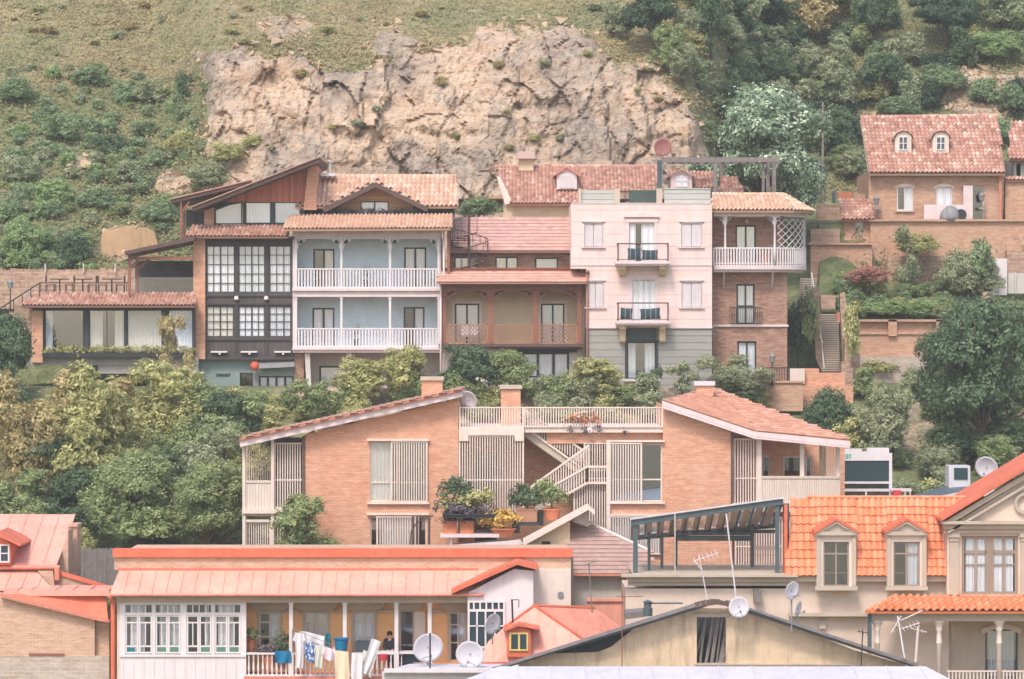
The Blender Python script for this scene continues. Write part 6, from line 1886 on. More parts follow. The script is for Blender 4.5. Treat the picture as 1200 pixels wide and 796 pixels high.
    m = MB(); m.box(816, 452, 836, 464, D + 3.8, .8); ch = m.build('chimney', M['brickm'], t)
    m = MB(); m.box(814, 447, 838, 452, D + 3.7, 1); m.build('chimney_cap', M['greymetal'], ch)
    # right loggia
    Dw = D + 2.8; W3 = [(893, 534, 902, 590), (918, 535, 943, 560), (944, 535, 951, 590)]
    m = MB(); wall_cells(m, 858, 508, 990, 640, Dw, W3, .2); m.build('loggia_wall', M['brickm'], t)
    for o in W3: opening(t, *o, Dw, 1, (), 1.5, fm='white', curtains=(), recess=.05)
    for x, w in ((887.5, 5), (937.5, 5), (980, 4.5)):
        m = MB(); m.box(x, 512 if x < 900 else 516, x + w, 590, D + (.0 if x < 900 else .03), .16); m.build('post', M['trim'], t)
    m = MB(); m.box(892.5, 558, 984, 561, D - .03, .12); m.box(892.5, 561, 984, 590, D + .01, .08); m.build('loggia_parapet', boardsm('cream_boards', S(236, 214, 200), .1), t)
    slats(t, 860, 514, 888, 606, D + .15, 3.0, 1.3, mid=560); slats(t, 968, 519, 981, 560, D + .1, 2.6, .9, frame=False)
    m = curtain_mesh(960, 520, 968, 560, D + 1.2); m.build('loggia_curtain', M['tan'], t, True)
    m = MB(); m.box(858, 590, 985, 600, D - .1, 3); m.build('loggia_floor', M['trim'], t)
    m = MB(); m.box(858.5, 600, 984, 720, D + 1.2, 2); m.build('lower_loggia_wall', M['brickm'], t)
    slats(t, 861, 606, 984, 672, D + .2, 3.0, 1.3, mid=640)
    m = MB(); m.box(856.5, 507, 860, 610, D - .04, .12); m.build('corner_pipe', M['brownd'], t)
    # flowers, lamp
    rr = random.Random(9); f = MB()
    for i in range(9):
        c = V(666 + i * 4.2, 492 + rr.uniform(-4, 3), D - .1); leaf_cloud(f, [(c.x, c.y, c.z, .17, .12, .17)], 36, .08, rr)
    o = f.build('flower_bush', M['coral']); tag(o, 'coral orange flowers hanging on the slatted roof terrace railing', 'flowers')
    for x in (669, 686, 702, 733): 
        m = MB(); c = V(x, 501, D - .1)
        leaf_cloud(m, [(c.x, c.y, c.z - .12, .05, .05, .2)], 16, .07, rr); o = m.build('trailing_plant', M['leaf_purple']); tag(o, 'dark tendrils trailing below the roof terrace railing', 'plant', 'tendrils under the terrace railing')
    m = MB(); c = V(691, 504, D - .12); m.tube(c, c + Vector((0, .1, 0)), .13, .13, 16); o = m.build('wall_clock', M['white'])
    o.name = 'round_lamp'; tag(o, 'small round white lamp under the roof terrace railing', 'lamp')
    dish('white satellite dish standing at the top end of the left brick gable roof', 549, 469, 11.5, D + 2.5, 'dish', 480, -.5)
    # potted plants on the shelf in front
    Dp = D - 2.2
    m = MB(); m.box(516, 626, 585, 630, Dp, 1.2); m.box(527, 630, 530, 640, Dp + .3, .2); m.prism([(520, 640), (610, 633), (614, 638), (520, 646)], Dp - .1, 1.4)
    o = m.build('plant_shelf', M['pinktrim']); tag(o, 'pale shelf carrying the terracotta planters above the salmon roof', 'shelf')
    def potplant(label, x, y, w, potc, leafc, bx, by, bw, bh, n, seed, sq=False):
        q = thing('potted_plant', label, 'potted plant', V(x, y, Dp + .5)); pot('pot', x, y - potc[1], y, potc[0], Dp + .4, potc[2], sq, q)
        s = Dp / F; c = V(bx, by, Dp + .5); f = MB(); rr = random.Random(seed)
        B = [(c.x + rr.uniform(-.3, .3) * bw * s, c.y, c.z + rr.uniform(-.25, .25) * bh * s, bw * s * .3, bw * s * .28, bh * s * .3) for _ in range(6)]
        leaf_cloud(f, B, n, .085, rr, elong=2.2); f.build('foliage', M[leafc], q)
        m = MB(); m.tube(V(x, y - potc[1] + 1, Dp + .5), c, .04); m.build('stem', M['bark'], q)
    potplant('dark green potted bush beside the brick gable, leftmost and tallest of the planters', 530, 606, 20, (22, 16, 'black'), 'leaf_dark', 535, 572, 40, 28, 900, 1)
    potplant('yellow-green bush in a dark box above the two square terracotta pots', 550, 607, 20, (60, 4, 'black'), 'leaf_olive', 548, 586, 62, 22, 1300, 2, True)
    potplant('purple-leaved row above the two square terracotta pots', 548, 606, 20, (58, 3, 'black'), 'leaf_purple', 548, 597, 64, 18, 1200, 3, True)
    potplant('square terracotta pot at the left end of the pale shelf', 527, 626, 17, (16, 15, 'terracotta'), 'leaf_purple', 527, 609, 18, 6, 160, 4, True)
    potplant('square terracotta pot, second from the left on the pale shelf', 547, 626, 17, (16, 15, 'terracotta'), 'leaf_purple', 547, 609, 18, 6, 160, 5, True)
    potplant('bright yellow bush in a wide orange pot on the pale shelf', 590, 629, 26, (30, 10, 'terracotta'), 'leaf_yellow', 587, 610, 48, 26, 1500, 6)
    potplant('big green bush in an orange box right of the slatted screen', 617, 612, 24, (24, 15, 'lattice'), 'leaf_dark', 622, 580, 42, 32, 1500, 7, True)
    potplant('green bush in a round terracotta bowl beside the stairs', 647, 609, 22, (22, 13, 'terracotta'), 'leaf_mid', 645, 578, 36, 32, 1300, 8)
    m = MB(); m.box(607, 612, 632, 616, Dp, .9); m.box(600, 607, 609, 625, Dp + .4, .5); m.box(630, 598, 637, 616, Dp + .5, .4); o = m.build('planter_stand', M['black']); tag(o, 'dark stand under the big green bush by the stairs', 'stand')
    m = MB(); 
    for x in (484, 489, 503): m.tube(V(x, 604, Dp), V(x, 646, Dp), .05)
    m.path([V(508, 604, Dp), V(489, 612, Dp), V(482, 622, Dp), V(480, 645, Dp)], .03); o = m.build('bent_railing', M['brownd']); tag(o, 'bent brown metal railing in front of the lower slatted window', 'railing')
def boardsm(name, c, w):
    if name not in M: M[name] = boards(name, c, w, False, .05, .1)
    return M[name]
M['coral'] = rndmat('coral_flowers', [(0, S(190, 130, 100)), (.5, S(240, 176, 144)), (1, S(250, 216, 196))])
middle_house()

def small_roofs():
    D = 141.0
    s = thing('lean_to_shed', 'small beige shed with a pale slanted roof behind the laundry house', 'shed', V(650, 650, D))
    m = MB(); wall_cells(m, 618, 634, 668, 690, D, [(635, 624.5 + 10, 645, 644)], .2, 3); m.prism([(620, 634), (668, 634), (668, 610)], D, .3); m.build('wall', M['tan'], s)
    opening(s, 635, 634.5, 645, 644, D, 2, (), 1, fm='black', curtains=())
    m = MB(); m.extr([V(613, 635, D - .5), V(690, 593.5, D - .5), V(690, 597.5, D - .5), V(614, 639.5, D - .5)], Vector((0, 2.5, 0))); m.extr([V(690, 593.5, D - .5), V(698, 600, D - .5), V(697, 604, D - .5), V(690, 597.5, D - .5)], Vector((0, 2.5, 0))); m.build('roof', M['trim'], s)
    m = MB(); m.prism([(672, 601), (690, 599), (690, 618), (672, 612)], D + .4, .4); m.build('side_wall', M['concretep'], s)
    h = thing('mauve_roof_house', 'pale walled house with a plain mauve shingled roof behind the steel pergola', 'house', V(705, 710, D))
    e = [V(652, 673, D - 2.0), V(760, 673, D - 2.0), V(760, 646, D - .2), V(683, 611.5, D + 1.4), V(664, 611, D + 1.4)]
    # planar: rebuild on one plane
    o0 = e[0]; n = (e[1] - e[0]).cross(V(683, 611.5, D + 1.4) - e[0]).normalized()
    def onp(x, y):
        d = V(x, y, 1.0); k = o0.dot(n) / d.dot(n); return d * k
    pts = [onp(652, 673), onp(762, 673), onp(762, 648), onp(684, 612), onp(660, 611)]
    tile_mesh(pts, .3, .3, 0, .1, flat=True).build('roof', M['shinglem'], h)
    m = MB(); m.extr([pts[2] + Vector((0, 0, .06)), pts[3] + Vector((0, 0, .06)), pts[3] + Vector((0, .1, .14)), pts[2] + Vector((0, .1, .14))], Vector((0, .2, 0))); m.build('roof_verge', M['trim'], h)
    m = MB(); m.box(652, 673, 762, 675.2, D - 2.1, .3); m.build('gutter', M['redmetals'], h)
    m = MB(); m.box(672, 675, 760, 760, D - 1.6, 4); m.build('wall', M['concretep'], h)
    w = MB(); w.box(688, 704, 731, 760, D - 4, .4); w.box(687, 702, 731, 705, D - 4.1, .6); o = w.build('pink_wall', M['redmetal']); tag(o, 'low salmon pink wall behind the tilted aerial mast', 'wall')
    # board fence left of the laundry house
    f = MB()
    for i in range(26):
        x = 84 + i * 2.1; f.box(x, 643 + R.uniform(-1, 1.5), x + 1.9, 700, 147 + R.uniform(0, .05), .06)
    o = f.build('board_fence', M['pergola']); tag(o, 'weathered grey board fence left of the laundry house roof', 'fence')
small_roofs()

def screens():
    D = 150.0
    t = thing('billboard', 'white framed hoarding with a large dark panel and small green mark', 'hoarding', V(1015, 584, D))
    m = MB(); m.box(985, 529.5, 1042, 540, D, .3); m.box(985, 526, 1010, 529.5, D, .3); m.box(1016, 525, 1042, 529.5, D, .3); m.build('header_board', M['white'], t)
    m = MB(); m.box(986, 540, 1042, 565, D + .05, .1); m.build('dark_panel', M['darkpanel'], t)
    m = MB(); m.box(983, 532, 985.5, 600, D - .05, .12); m.box(1042, 531, 1045.5, 600, D - .05, .12); m.box(985.5, 564.5, 1042, 567, D - .04, .1); m.box(985.5, 573, 1042, 576, D - .04, .1); m.box(1014, 576, 1016, 600, D - .03, .1); m.build('frame', M['white'], t)
    m = MB()
    for (a, b, c, d) in ((986.5, 532, 987.5, 537.5), (987.8, 534.2, 989.2, 535.2), (989, 532, 990, 534), (989.2, 535.4, 990.2, 537.5), (991, 532.4, 993.6, 533.4), (991, 534.6, 993, 535.4), (991, 536.6, 993.6, 537.5), (992.8, 533.4, 993.6, 536.6), (994.6, 532.4, 995.4, 537.5), (995.4, 532.4, 997.4, 533.3), (996.6, 533.3, 997.4, 537.5)):
        m.box(a, b, c, d, D - .02, .03)
    m.build('green_lettering', M['greenink'], t)
    m = MB(); m.box(986, 567, 1042, 584, D + .4, .1); m.build('lower_boards', M['pergola'], t)
    m = MB(); m.box(1047, 575, 1056, 582, D - 1, .5); o = m.build('red_box', M['redpaint']); tag(o, 'small red box on the ground right of the white framed hoarding', 'box')
    m = MB(); m.box(1044, 573, 1068, 576, D - .6, .5)
    for x in (1046, 1060, 1066): m.box(x, 576, x + 1.4, 600, D - .6, .1)
    o = m.build('white_table', M['white']); tag(o, 'low white table frame right of the white framed hoarding', 'table')
    # grey roof with roof light
    D = 147.0
    g = thing('grey_roof_shed', 'low shed with dark grey roof and pale side left of the large gable', 'shed', V(1115, 590, D))
    m = MB(); m.extr([V(1068, 581, D - 1), V(1150, 581, D - 1), V(1158, 566, D + 1.5), V(1110, 569, D + 1.5)], Vector((0, 0, -.08))); m.build('roof', M['steel'], g)
    m = MB(); m.prism([(1100, 582), (1165, 582), (1165, 567), (1120, 578)], D - 1.2, .2); m.build('side_wall', M['greymetal'], g)
    w = thing('roof_light', 'pale roof light box with dark glass left of the large dish', 'roof light', V(1125, 571, D + 1))
    m = MB(); m.box(1112, 546, 1137, 572, D + .8, 1.2); m.build('casing', M['greymetal'], w)
    m = MB(); m.box(1118, 548.5, 1134, 562, D + .76, .03); m.build('pane', M['darkpanel'], w)
    dish('large white dish beside the orange gable roof, the highest on the right side', 1156.5, 548, 14, D - .5, 'dish', 575, -.45)
M['darkpanel'] = paint('dark_teal_panel', S(52, 72, 78), .5, .12, streak=.05)
M['greenink'] = paint('green_ink', S(60, 184, 150), .6, .1)
M['redpaint'] = paint('red_paint', S(226, 70, 80), .5, .1)
screens()
# ------------------------------------------------------------------ foreground
def box_frame(m, x0, y0, x1, y1, w, D, dep):
    m.box(x0, y0, x1, y0 + w, D, dep); m.box(x0, y1 - w, x1, y1, D, dep); m.box(x0, y0 + w, x0 + w, y1 - w, D, dep); m.box(x1 - w, y0 + w, x1, y1 - w, D, dep)

def left_houses():
    D = 134.0
    t = thing('red_roof_house', 'brick house with salmon standing seam metal roof at the lower left corner', 'house', V(35, 796, D))
    ridge = [V(-60, 663, D), V(66, 663, D), V(88.5, 603, D + 5), V(-60, 602, D + 5)]
    seam_roof(ridge, .62).build('upper_roof', M['redmetal'], t)
    m = MB(); m.tube(V(-60, 665, D - .1), V(70, 665, D - .1), .09); m.tube(V(67, 665, D - .1), V(67, 680, D - .1), .12); m.build('gutter', M['redmetals'], t)
    m = MB(); m.box(80, 617, 90.5, 700, D + 3.2, 1.2); m.box(79, 614.5, 91, 617.5, D + 3.1, 1.4); m.build('brick_pier', M['brickt'], t)
    m = MB(); m.prism([(66, 700), (80, 700), (80, 622), (68, 662)], D + 1.5, 1.5); m.build('gable_return', M['brickt'], t)
    d = MB(); d.prism([(-20, 662), (12.5, 662), (12.5, 637), (-4, 627), (-20, 637)], D - .3, 3); dm = d.build('dormer', M['redmetald'], t)
    d = MB(); d.extr([V(-6, 624, D - .6), V(24, 638, D - .6), V(24, 640.5, D - .6), V(-6, 627, D - .6)], Vector((0, 3.5, 0))); d.extr([V(12.5, 638, D - .25), V(23, 640, D + 2), V(14, 661, D + .2), V(12.5, 661, D - .25)], Vector((.02, 0, 0))); d.build('dormer_roof', M['redmetald'], dm)
    d = MB(); box_frame(d, -10, 638, 11, 659.5, 1.8, D - .36, .08); d.box(-1, 639.8, 1, 657.7, D - .35, .07); d.box(-8, 648, 9.2, 649.3, D - .34, .06); d.build('window_frame', M['white'], dm)
    d = MB(); d.box(-9, 639, 10, 658.5, D - .32, .02); d.build('window_pane', M['darkpanel'], dm)
    m = MB(); m.box(-60, 665, 68, 800, D + .3, 4); m.build('wall', M['brickt'], t)
    seam_roof([V(-60, 691, D - 1.8), V(62, 691, D - 1.8), V(42, 668, D + .2), V(-60, 668, D + .2)], .62).build('lower_roof', M['redmetal'], t)
    m = MB(); m.prism([(44, 669), (62, 669), (64, 690), (61, 690)], D - .2, .3); m.build('brick_cheek', M['brickt'], t)
    # neighbour with sloping red edge
    Dn = 131.0
    n = thing('brick_outbuilding', 'pale brick outbuilding with sloping orange metal edge at the lower left', 'outbuilding', V(50, 796, Dn))
    m = MB(); m.prism([(-60, 770), (111, 770), (111, 725.5), (0, 698), (-60, 683)], Dn, 4); m.build('brick_gable', M['brickt'], n)
    m = MB(); m.box(-60, 769, 128, 820, Dn - .1, 4); m.build('lower_wall', M['stonecut'], n)
    m = MB(); m.prism([(111.2, 769), (128, 769), (128, 729), (111.2, 725.5)], Dn + .3, 3); m.build('return_wall', M['brickt'], n)
    m = MB(); m.prism([(0, 696), (0, 700), (112, 727), (128, 730), (128, 727.5), (113, 724)], Dn - .3, .5); m.build('sloping_edge', M['redmetals'], n)
    m = MB(); m.extr([V(2, 696, Dn - .1), V(25, 698.5, Dn + .4), V(124, 698.5, Dn + .4), V(127, 729, Dn - .1), V(112, 725, Dn - .1)], Vector((0, .1, 0))); m.build('orange_slope', M['redmetald'], n)
    m = MB(); m.box(4, 691.5, 128, 698.5, Dn + .1, 2.5)
    for x in (20, 36, 64, 84, 104): m.box(x, 690.5, x + 1, 698.6, Dn + .08, 2)
    m.build('flat_coping', M['redmetal'], n)
    m = MB(); m.prism([(64, 668), (128, 687.5), (128, 692), (62, 671.5)], Dn + 3, .4); m.build('rear_coping', M['redmetald'], n)
    m = MB(); m.prism([(64, 672), (128, 691), (64, 691)], Dn + 3.1, .3); m.build('rear_gable', M['brickt'], n)
    m = MB(); m.box(34, 766, 75, 769, Dn - .12, .15); m.build('rusty_slot', M['brown'], n)
left_houses()

def human(name, label, base, height, mats, pose, faces=None):
    """one continuous skinned body; pose: dict joint -> offset from pelvis in metres (x, y, z)"""
    t_me = bpy.data.meshes.new(name)
    J = pose['j']; E = pose['e']; names = list(J)
    t_me.from_pydata([J[n] for n in names], [(names.index(a), names.index(b)) for a, b in E], [])
    o = bpy.data.objects.new(name, t_me); COL.objects.link(o); o.location = base
    sk = o.modifiers.new('skin', 'SKIN')
    lay = t_me.skin_vertices[0] if t_me.skin_vertices else None
    if lay is None:
        bpy.context.view_layer.objects.active = o
        bpy.ops.mesh.customdata_skin_add(); lay = t_me.skin_vertices[0]
    for i, n in enumerate(names):
        r = pose['r'].get(n, .05); lay.data[i].radius = (r, r) if isinstance(r, float) else r
        lay.data[i].use_root = (n == 'pelvis')
    ss = o.modifiers.new('sub', 'SUBSURF'); ss.levels = 1; ss.render_levels = 2
    t_me.materials.append(mats)
    ORG[o.name] = Vector(base)
    return o

def laundry_house():
    D = 131.0; s = D / F
    t = thing('laundry_house', 'orange walled house with salmon metal awning, white glazed porch and balcony', 'house', V(340, 800, D))
    # parapet and awning
    m = MB(); m.box(132, 643.5, 671, 653, D + .4, .6); m.build('red_coping', M['redmetald'], t)
    m = MB(); m.box(134, 653, 669, 668, D + .55, 8); m.build('parapet', M['brickt'], t)
    m = MB(); m.box(138, 666.5, 560, 669, D + .45, .3); m.build('upper_flashing', M['redmetald'], t)
    seam_roof([V(128, 697, D - 1.4), V(566, 697, D - 1.4), V(606, 668, D + .5), V(140, 668, D + .5)], .54).build('awning_roof', M['redmetal'], t)
    m = MB(); m.tube(V(128, 697.5, D - 1.42), V(566, 697.5, D - 1.42), .05); m.build('gutter', M['redmetals'], t)
    De = D - .9
    m = MB(); m.box(139, 698.5, 548, 706.5, De, .35)
    x = 143
    while x < 545: m.box(x, 699, x + 3.2, 701.6, De - .08, .08); x += 32.5
    m.build('entablature', M['creamd'], t)
    m = MB(); m.box(137, 700, 141.5, 830, De + .1, .3); m.build('corner_board', M['trim'], t)
    m = MB(); m.tube(V(132.5, 703, De), V(132.5, 830, De), .09); m.tube(V(130, 699, De - .3), V(132.5, 706, De), .1); m.build('downpipe', M['redmetald'], t)
    # glazed porch
    P0 = De + .05
    m = MB(); m.box(140, 769, 288.5, 830, P0, .15)
    for x in range(144, 286, 12): m.box(x, 772, x + .8, 830, P0 - .02, .02)
    m.box(140, 767, 288.5, 770, P0 - .06, .1); m.build('porch_panel', M['white'], t)
    m = MB(); m.box(140, 706.5, 288.5, 708, P0, .14)
    for x, w in ((140.5, 6), (178.5, 3.5), (211.5, 7), (248, 3.5), (282, 6.5)): m.box(x, 708, x + w, 767, P0 - .02, .18)
    m.box(146.5, 718, 282, 721, P0 - .01, .16); m.build('porch_frame', M['white'], t)
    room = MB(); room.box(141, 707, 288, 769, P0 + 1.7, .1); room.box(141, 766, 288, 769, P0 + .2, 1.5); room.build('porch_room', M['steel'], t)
    bays = [(146.5, 178.5), (182, 211.5), (218.5, 248), (251.5, 282)]
    for bi, (a, b) in enumerate(bays):
        f = MB()
        # transom: four lights
        for i in range(5): x = a + (b - a) * i / 4; f.box(x - .7, 708, x + .7, 718, P0 + .02, .06)
        f.box(a, 707.6, b, 709, P0 + .02, .06)
        mid = (a + b) / 2
        for (u, v) in ((a, mid), (mid, b)):
            box_frame(f, u + .2, 721, v - .2, 766, 1.9, P0 + .02, .07)
            f.box(u + 2, 729, v - 2, 730.6, P0 + .03, .05)
            f.box((u + v) / 2 - .6, 730.6, (u + v) / 2 + .6, 757, P0 + .03, .05)
            f.box(u + 2, 756.6, v - 2, 758.4, P0 + .03, .05)
        w = f.build('porch_window', M['white'], t)
        g = MB(); g.box(a + .5, 708, b - .5, 766, P0 + .05, .008); g.build('pane', M['glass'], w)
        ca, cb = ((a + 6, b - 9), (a + 5, b - 1), (a + 22, b - 3), (a + 4, b - 8))[bi]
        c = curtain_mesh(ca, 709, cb, 765, P0 + .3, .18, .03); c.build('curtain', M['curtain' if bi != 1 else 'curtaing'], w, True)
        g = MB(); 
        if bi in (1, 3):
            g.box(a + 2.2, 758.4, mid - 2.2, 764.2, P0 + .035, .01); g.box(mid + 2.2, 758.4, b - 2.2, 764.2, P0 + .035, .01)
        elif bi == 2:
            g.box(mid + 2.2, 758.4, b - 2.2, 764.2, P0 + .035, .01)
        else: g.box(a + 2.5, 759, a + 11, 764.5, P0 + .035, .01)
        g.build('lower_pane', M['greenglass' if bi else 'tealcloth'], w)
    # balcony
    Dw = D + .7
    W = [(304, 718, 328, 764), (357, 718, 384, 764), (414, 718, 439, 764), (469, 716, 484.5, 790), (527, 718, 546, 775)]
    m = MB(); wall_cells(m, 286, 705, 556, 830, Dw, W, .3, 5); m.build('orange_wall', M['orange'], t)
    for i, (a, b, c, d) in enumerate(W):
        m = MB(); m.box(a - 2.6, b, a, d, Dw - .06, .07); m.box(c, b, c + 2.6, d, Dw - .06, .07); m.box(a - 2.6, b - 3, c + 2.6, b, Dw - .06, .07)
        m.prism([(a - 12, 706), (c + 12, 706), (c + 9, 713), (c + 5, 715), (a - 5, 715), (a - 9, 713)], Dw - .3, .3)
        m.build('window_surround', M['creamd'], t)
        if i != 3: opening(t, a, b, c, d, Dw, 2, (.25, .62), 1.6, 1.5, 'trim', recess=.05, curtains=((.05, .95),) if i in (1, 2) else ((.5, .95),), cm='curtaing')
        else: opening(t, a, b, c, d, Dw, 1, (), 1, fm='trim', recess=.05, curtains=(), name='open_door')
    m = MB(); m.box(485.5, 717, 498, 790, Dw - .3, .06)
    for y in range(722, 786, 4): m.box(487.5, y, 496, y + 1.6, Dw - .32, .03)
    m.build('louvred_door', M['trim'], t)
    for (a, b) in ((332, 352), (390, 409), (443, 464), (500, 522)):
        m = MB(); m.box(a, 715, b, 719, Dw - .1, .1); m.build('pilaster_capital', M['creamd'], t)
    m = MB(); m.box(288, 704.5, 552, 706, De + .3, 2.2); m.build('balcony_ceiling', M['creamd'], t)
    m = MB(); m.box(286, 793, 556, 800, De - .1, 2.6); m.build('balcony_floor', M['redmetals'], t)
    for x in (341, 404, 464.5, 503.5):
        m = MB(); m.box(x - 2.2, 706.5, x + 2.2, 793, De + .06, .15); m.box(x - 2.8, 706.5, x + 2.8, 708.5, De + .03, .2); m.box(x - 2.9, 764, x + 2.9, 793, De + .02, .22)
        m.build('column', M['white'], t)
    for (a, b) in ((289, 338), (344, 401), (407, 461)):
        m = MB(); balusters(m, a, b, 765, 793, De + .08, 5.6, 3.1, .12, 2.2, True); m.build('balustrade', M['white'], t)
    # right hand white gable
    m = MB(); m.prism([(548, 800), (625, 800), (625, 669), (602, 667), (548, 695)], De - .4, 2.5); m.build('white_gable', M['white'], t)
    m = MB(); m.extr([V(529, 696, De - .8), V(606, 662, De - .8), V(606, 658.5, De - .8), V(529, 691, De - .8)], Vector((0, 2.6, 0)))
    m.extr([V(606, 662, De - .8), V(630, 668, De - .8), V(630, 664, De - .8), V(606, 658.5, De - .8)], Vector((0, 2.6, 0))); m.build('gable_roof', M['redmetald'], t)
    # porch window on the gable
    f = MB(); Dg = De - .45
    box_frame(f, 548, 704, 592, 760, 2.4, Dg - .03, .08)
    for i in range(1, 6): f.box(548 + i * 7.3 - 1, 706, 548 + i * 7.3 + 1, 714, Dg - .02, .06)
    f.box(550, 714, 590, 717, Dg - .02, .07); f.box(550, 733, 590, 734.5, Dg - .02, .06)
    for x in (559, 569, 580): f.box(x - 1, 717, x + 1, 758, Dg - .02, .07)
    w = f.build('gable_window', M['white'], t)
    g = MB(); g.box(550, 706, 590, 758, Dg + .02, .01); g.build('pane', M['darkpanel'], w)
    m = MB(); m.box(626, 668, 669, 800, D - .35, 3); m.box(624, 669, 628, 745, D - .42, .1); m.build('cream_end_wall', M['trim'], t)
    m = MB(); m.box(669.2, 653, 671.6, 760, D - .3, .12); m.build('end_downpipe', M['brownd'], t)
    m = MB(); c = V(657, 697, D - .38); m.tube(c + Vector((0, -.04, 0)), c + Vector((0, .05, 0)), .12, None, 12); m.build('vent', M['grey'], t)
    # --- laundry
    rr = random.Random(6)
    def cloth(name, label, x0, y0, x1, y1, Dd, mat, skew=0, hem=0, group='washing on the line', sleeves=False):
        m = MB(); nx, ny = 10, 9; k = len(m.v); ph = rr.uniform(0, 6); th = []
        for j in range(ny + 1):
            for i in range(nx + 1):
                u = i / nx; v = j / ny; x = x0 + (x1 - x0) * u + skew * v; y = y0 + (y1 - y0) * v + hem * u
                x += math.sin(v * 5 + ph) * .5
                p = V(x, y, Dd); p.y += .05 * math.sin(u * 9 + ph + v * 1.5) * (.3 + v)
                m.v.append(tuple(p))
        for j in range(ny):
            for i in range(nx):
                a = k + j * (nx + 1) + i; m.f.append((a, a + nx + 1, a + nx + 2, a + 1)); m.r.append(.5)
        if sleeves:
            for sd, xx in ((-1, x0), (1, x1)):
                m.poly([V(xx, y0, Dd), V(xx + sd * 3.2, y0 + 9, Dd - .03), V(xx + sd * .4, y0 + 11, Dd - .03), V(xx - sd * .5, y0 + 6, Dd)])
        o = m.build(name, M[mat], None, True); tag(o, label, 'laundry', group)
    Dl = De - .5
    m = MB(); m.tube(V(343, 737, Dl), V(392, 757, Dl), .012); m.tube(V(343, 744, Dl + .2), V(395, 763, Dl + .2), .012); m.tube(V(343, 737, Dl), V(343, 765, Dl), .03)
    o = m.build('clothes_line', M['grey']); tag(o, 'thin sloping clothes line stretched in front of the balcony', 'clothes line')
    cloth('white_shirt', 'long white shirt at the left end of the clothes line', 346, 741, 355, 782, Dl, 'cloth_w', 0, 2, sleeves=True)
    cloth('white_towel', 'white towel just right of the long white shirt', 351, 740, 358, 766, Dl + .1, 'cloth_w')
    cloth('patterned_shirt', 'blue and white patterned shirt on the clothes line', 358, 753, 368, 775, Dl - .05, 'cloth_b', 0, 2)
    cloth('white_sheet', 'wide white sheet hanging along the upper line', 357, 740, 380, 752, Dl + .2, 'cloth_w', 0, 6)
    cloth('pale_shirt', 'pale greenish shirt right of the patterned shirt', 369, 755, 378, 781, Dl, 'cloth_g', 0, 3, sleeves=True)
    cloth('pink_shirt', 'pale pink shirt at the right of the clothes line', 379, 757, 391, 772, Dl, 'cloth_p', 0, 4, sleeves=True)
    cloth('teal_towel', 'dark teal towel hanging on the upper line', 381, 742, 388, 757, Dl + .3, 'tealcloth')
    cloth('cream_sheet', 'big cream sheet hanging below the blue basin', 392.5, 762, 409, 805, Dl - .3, 'cloth_c', 0, 2)
    cloth('white_trousers', 'white trousers hanging right of the cream sheet', 412, 765, 425, 810, Dl - .3, 'cloth_w', 0, 2)
    cloth('grey_cloth', 'pale grey cloth slanting down right of the white trousers', 436, 748, 447, 788, Dl - .2, 'cloth_w', -14, 4)
    cloth('beige_cloth', 'beige cloth behind the white trousers', 425, 762, 435, 792, Dl - .1, 'cloth_g', 0, 2)
    cloth('blue_tarp', 'bright blue tarpaulin draped over the balcony balustrade', 322, 763, 341, 777, De - .06, 'bluecloth', 0, 0)
    m = MB(); m.lathe(V(400, 765, Dl + .2), [(.2, 0), (.26, .5), (.3, .52), (.3, .56), (.24, .56)], 16); o = m.build('blue_basin', M['bluecloth']); tag(o, 'bright blue plastic basin above the cream sheet', 'basin')
    m = MB(); m.box(417, 752, 441, 766, De + .9, .5); o = m.build('dark_crate', M['steel']); tag(o, 'dark grey crate on the balcony behind the washing', 'crate')
    m = MB(); m.tube(V(450, 774, Dl - .1), V(450, 767, Dl - .1), .14, .18, 12); o = m.build('red_bucket', M['redpaint']); tag(o, 'small red bucket in front of the balcony beside the standing person', 'bucket')
    m = MB(); m.box(440, 764, 500, 766.5, De + .1, .6); 
    for x in (441, 470, 498): m.box(x, 766.5, x + 1.2, 793, De + .2, .08)
    o = m.build('white_table', M['white']); tag(o, 'long narrow white table at the right end of the balcony', 'table')
    m = MB(); m.box(452, 768, 497, 776, De + .35, .3); o = m.build('dark_bench', M['darkpanel']); tag(o, 'dark bench under the long white table', 'bench')
    # plants on the balcony
    q = thing('potted_plant', 'plant with red flowers in an orange pot at the left end of the balcony', 'potted plant', V(294, 764, D))
    pot('pot', 294.5, 750, 764, 10, D - .2, 'terracotta', parent=q); f = MB(); c = V(294, 744, D - .2); leaf_cloud(f, [(c.x, c.y, c.z, .22, .2, .22)], 220, .08, rr); f.build('foliage', M['leaf_mid'], q)
    f = MB(); leaf_cloud(f, [(c.x, c.y, c.z - .12, .2, .2, .08)], 30, .07, rr); f.build('blossom', M['redpaint'], q)
    for (x, y, w_, h_, mt, lab) in ((315, 764, 30, 10, 'leaf_purple', 'low dark purple plants along the balustrade under the left window'), (330, 764, 22, 24, 'leaf_dark', 'dark green plant beside the blue tarpaulin')):
        q = thing('potted_plant', lab, 'potted plant', V(x, y + 20, D - .5)); pot('pot', x, y, y + 20, w_ * .6, D - .5, 'terracotta', parent=q)
        f = MB(); c = V(x, y - h_ / 2 + 2, D - .5); leaf_cloud(f, [(c.x, c.y, c.z, w_ * s / 2, .25, h_ * s / 2)], 420, .085, rr); f.build('foliage', M[mt], q)
    # --- the person on the balcony
    base = V(457, 771, De + 1.0); base.z = V(457, 793, De + 1.0).z + .93
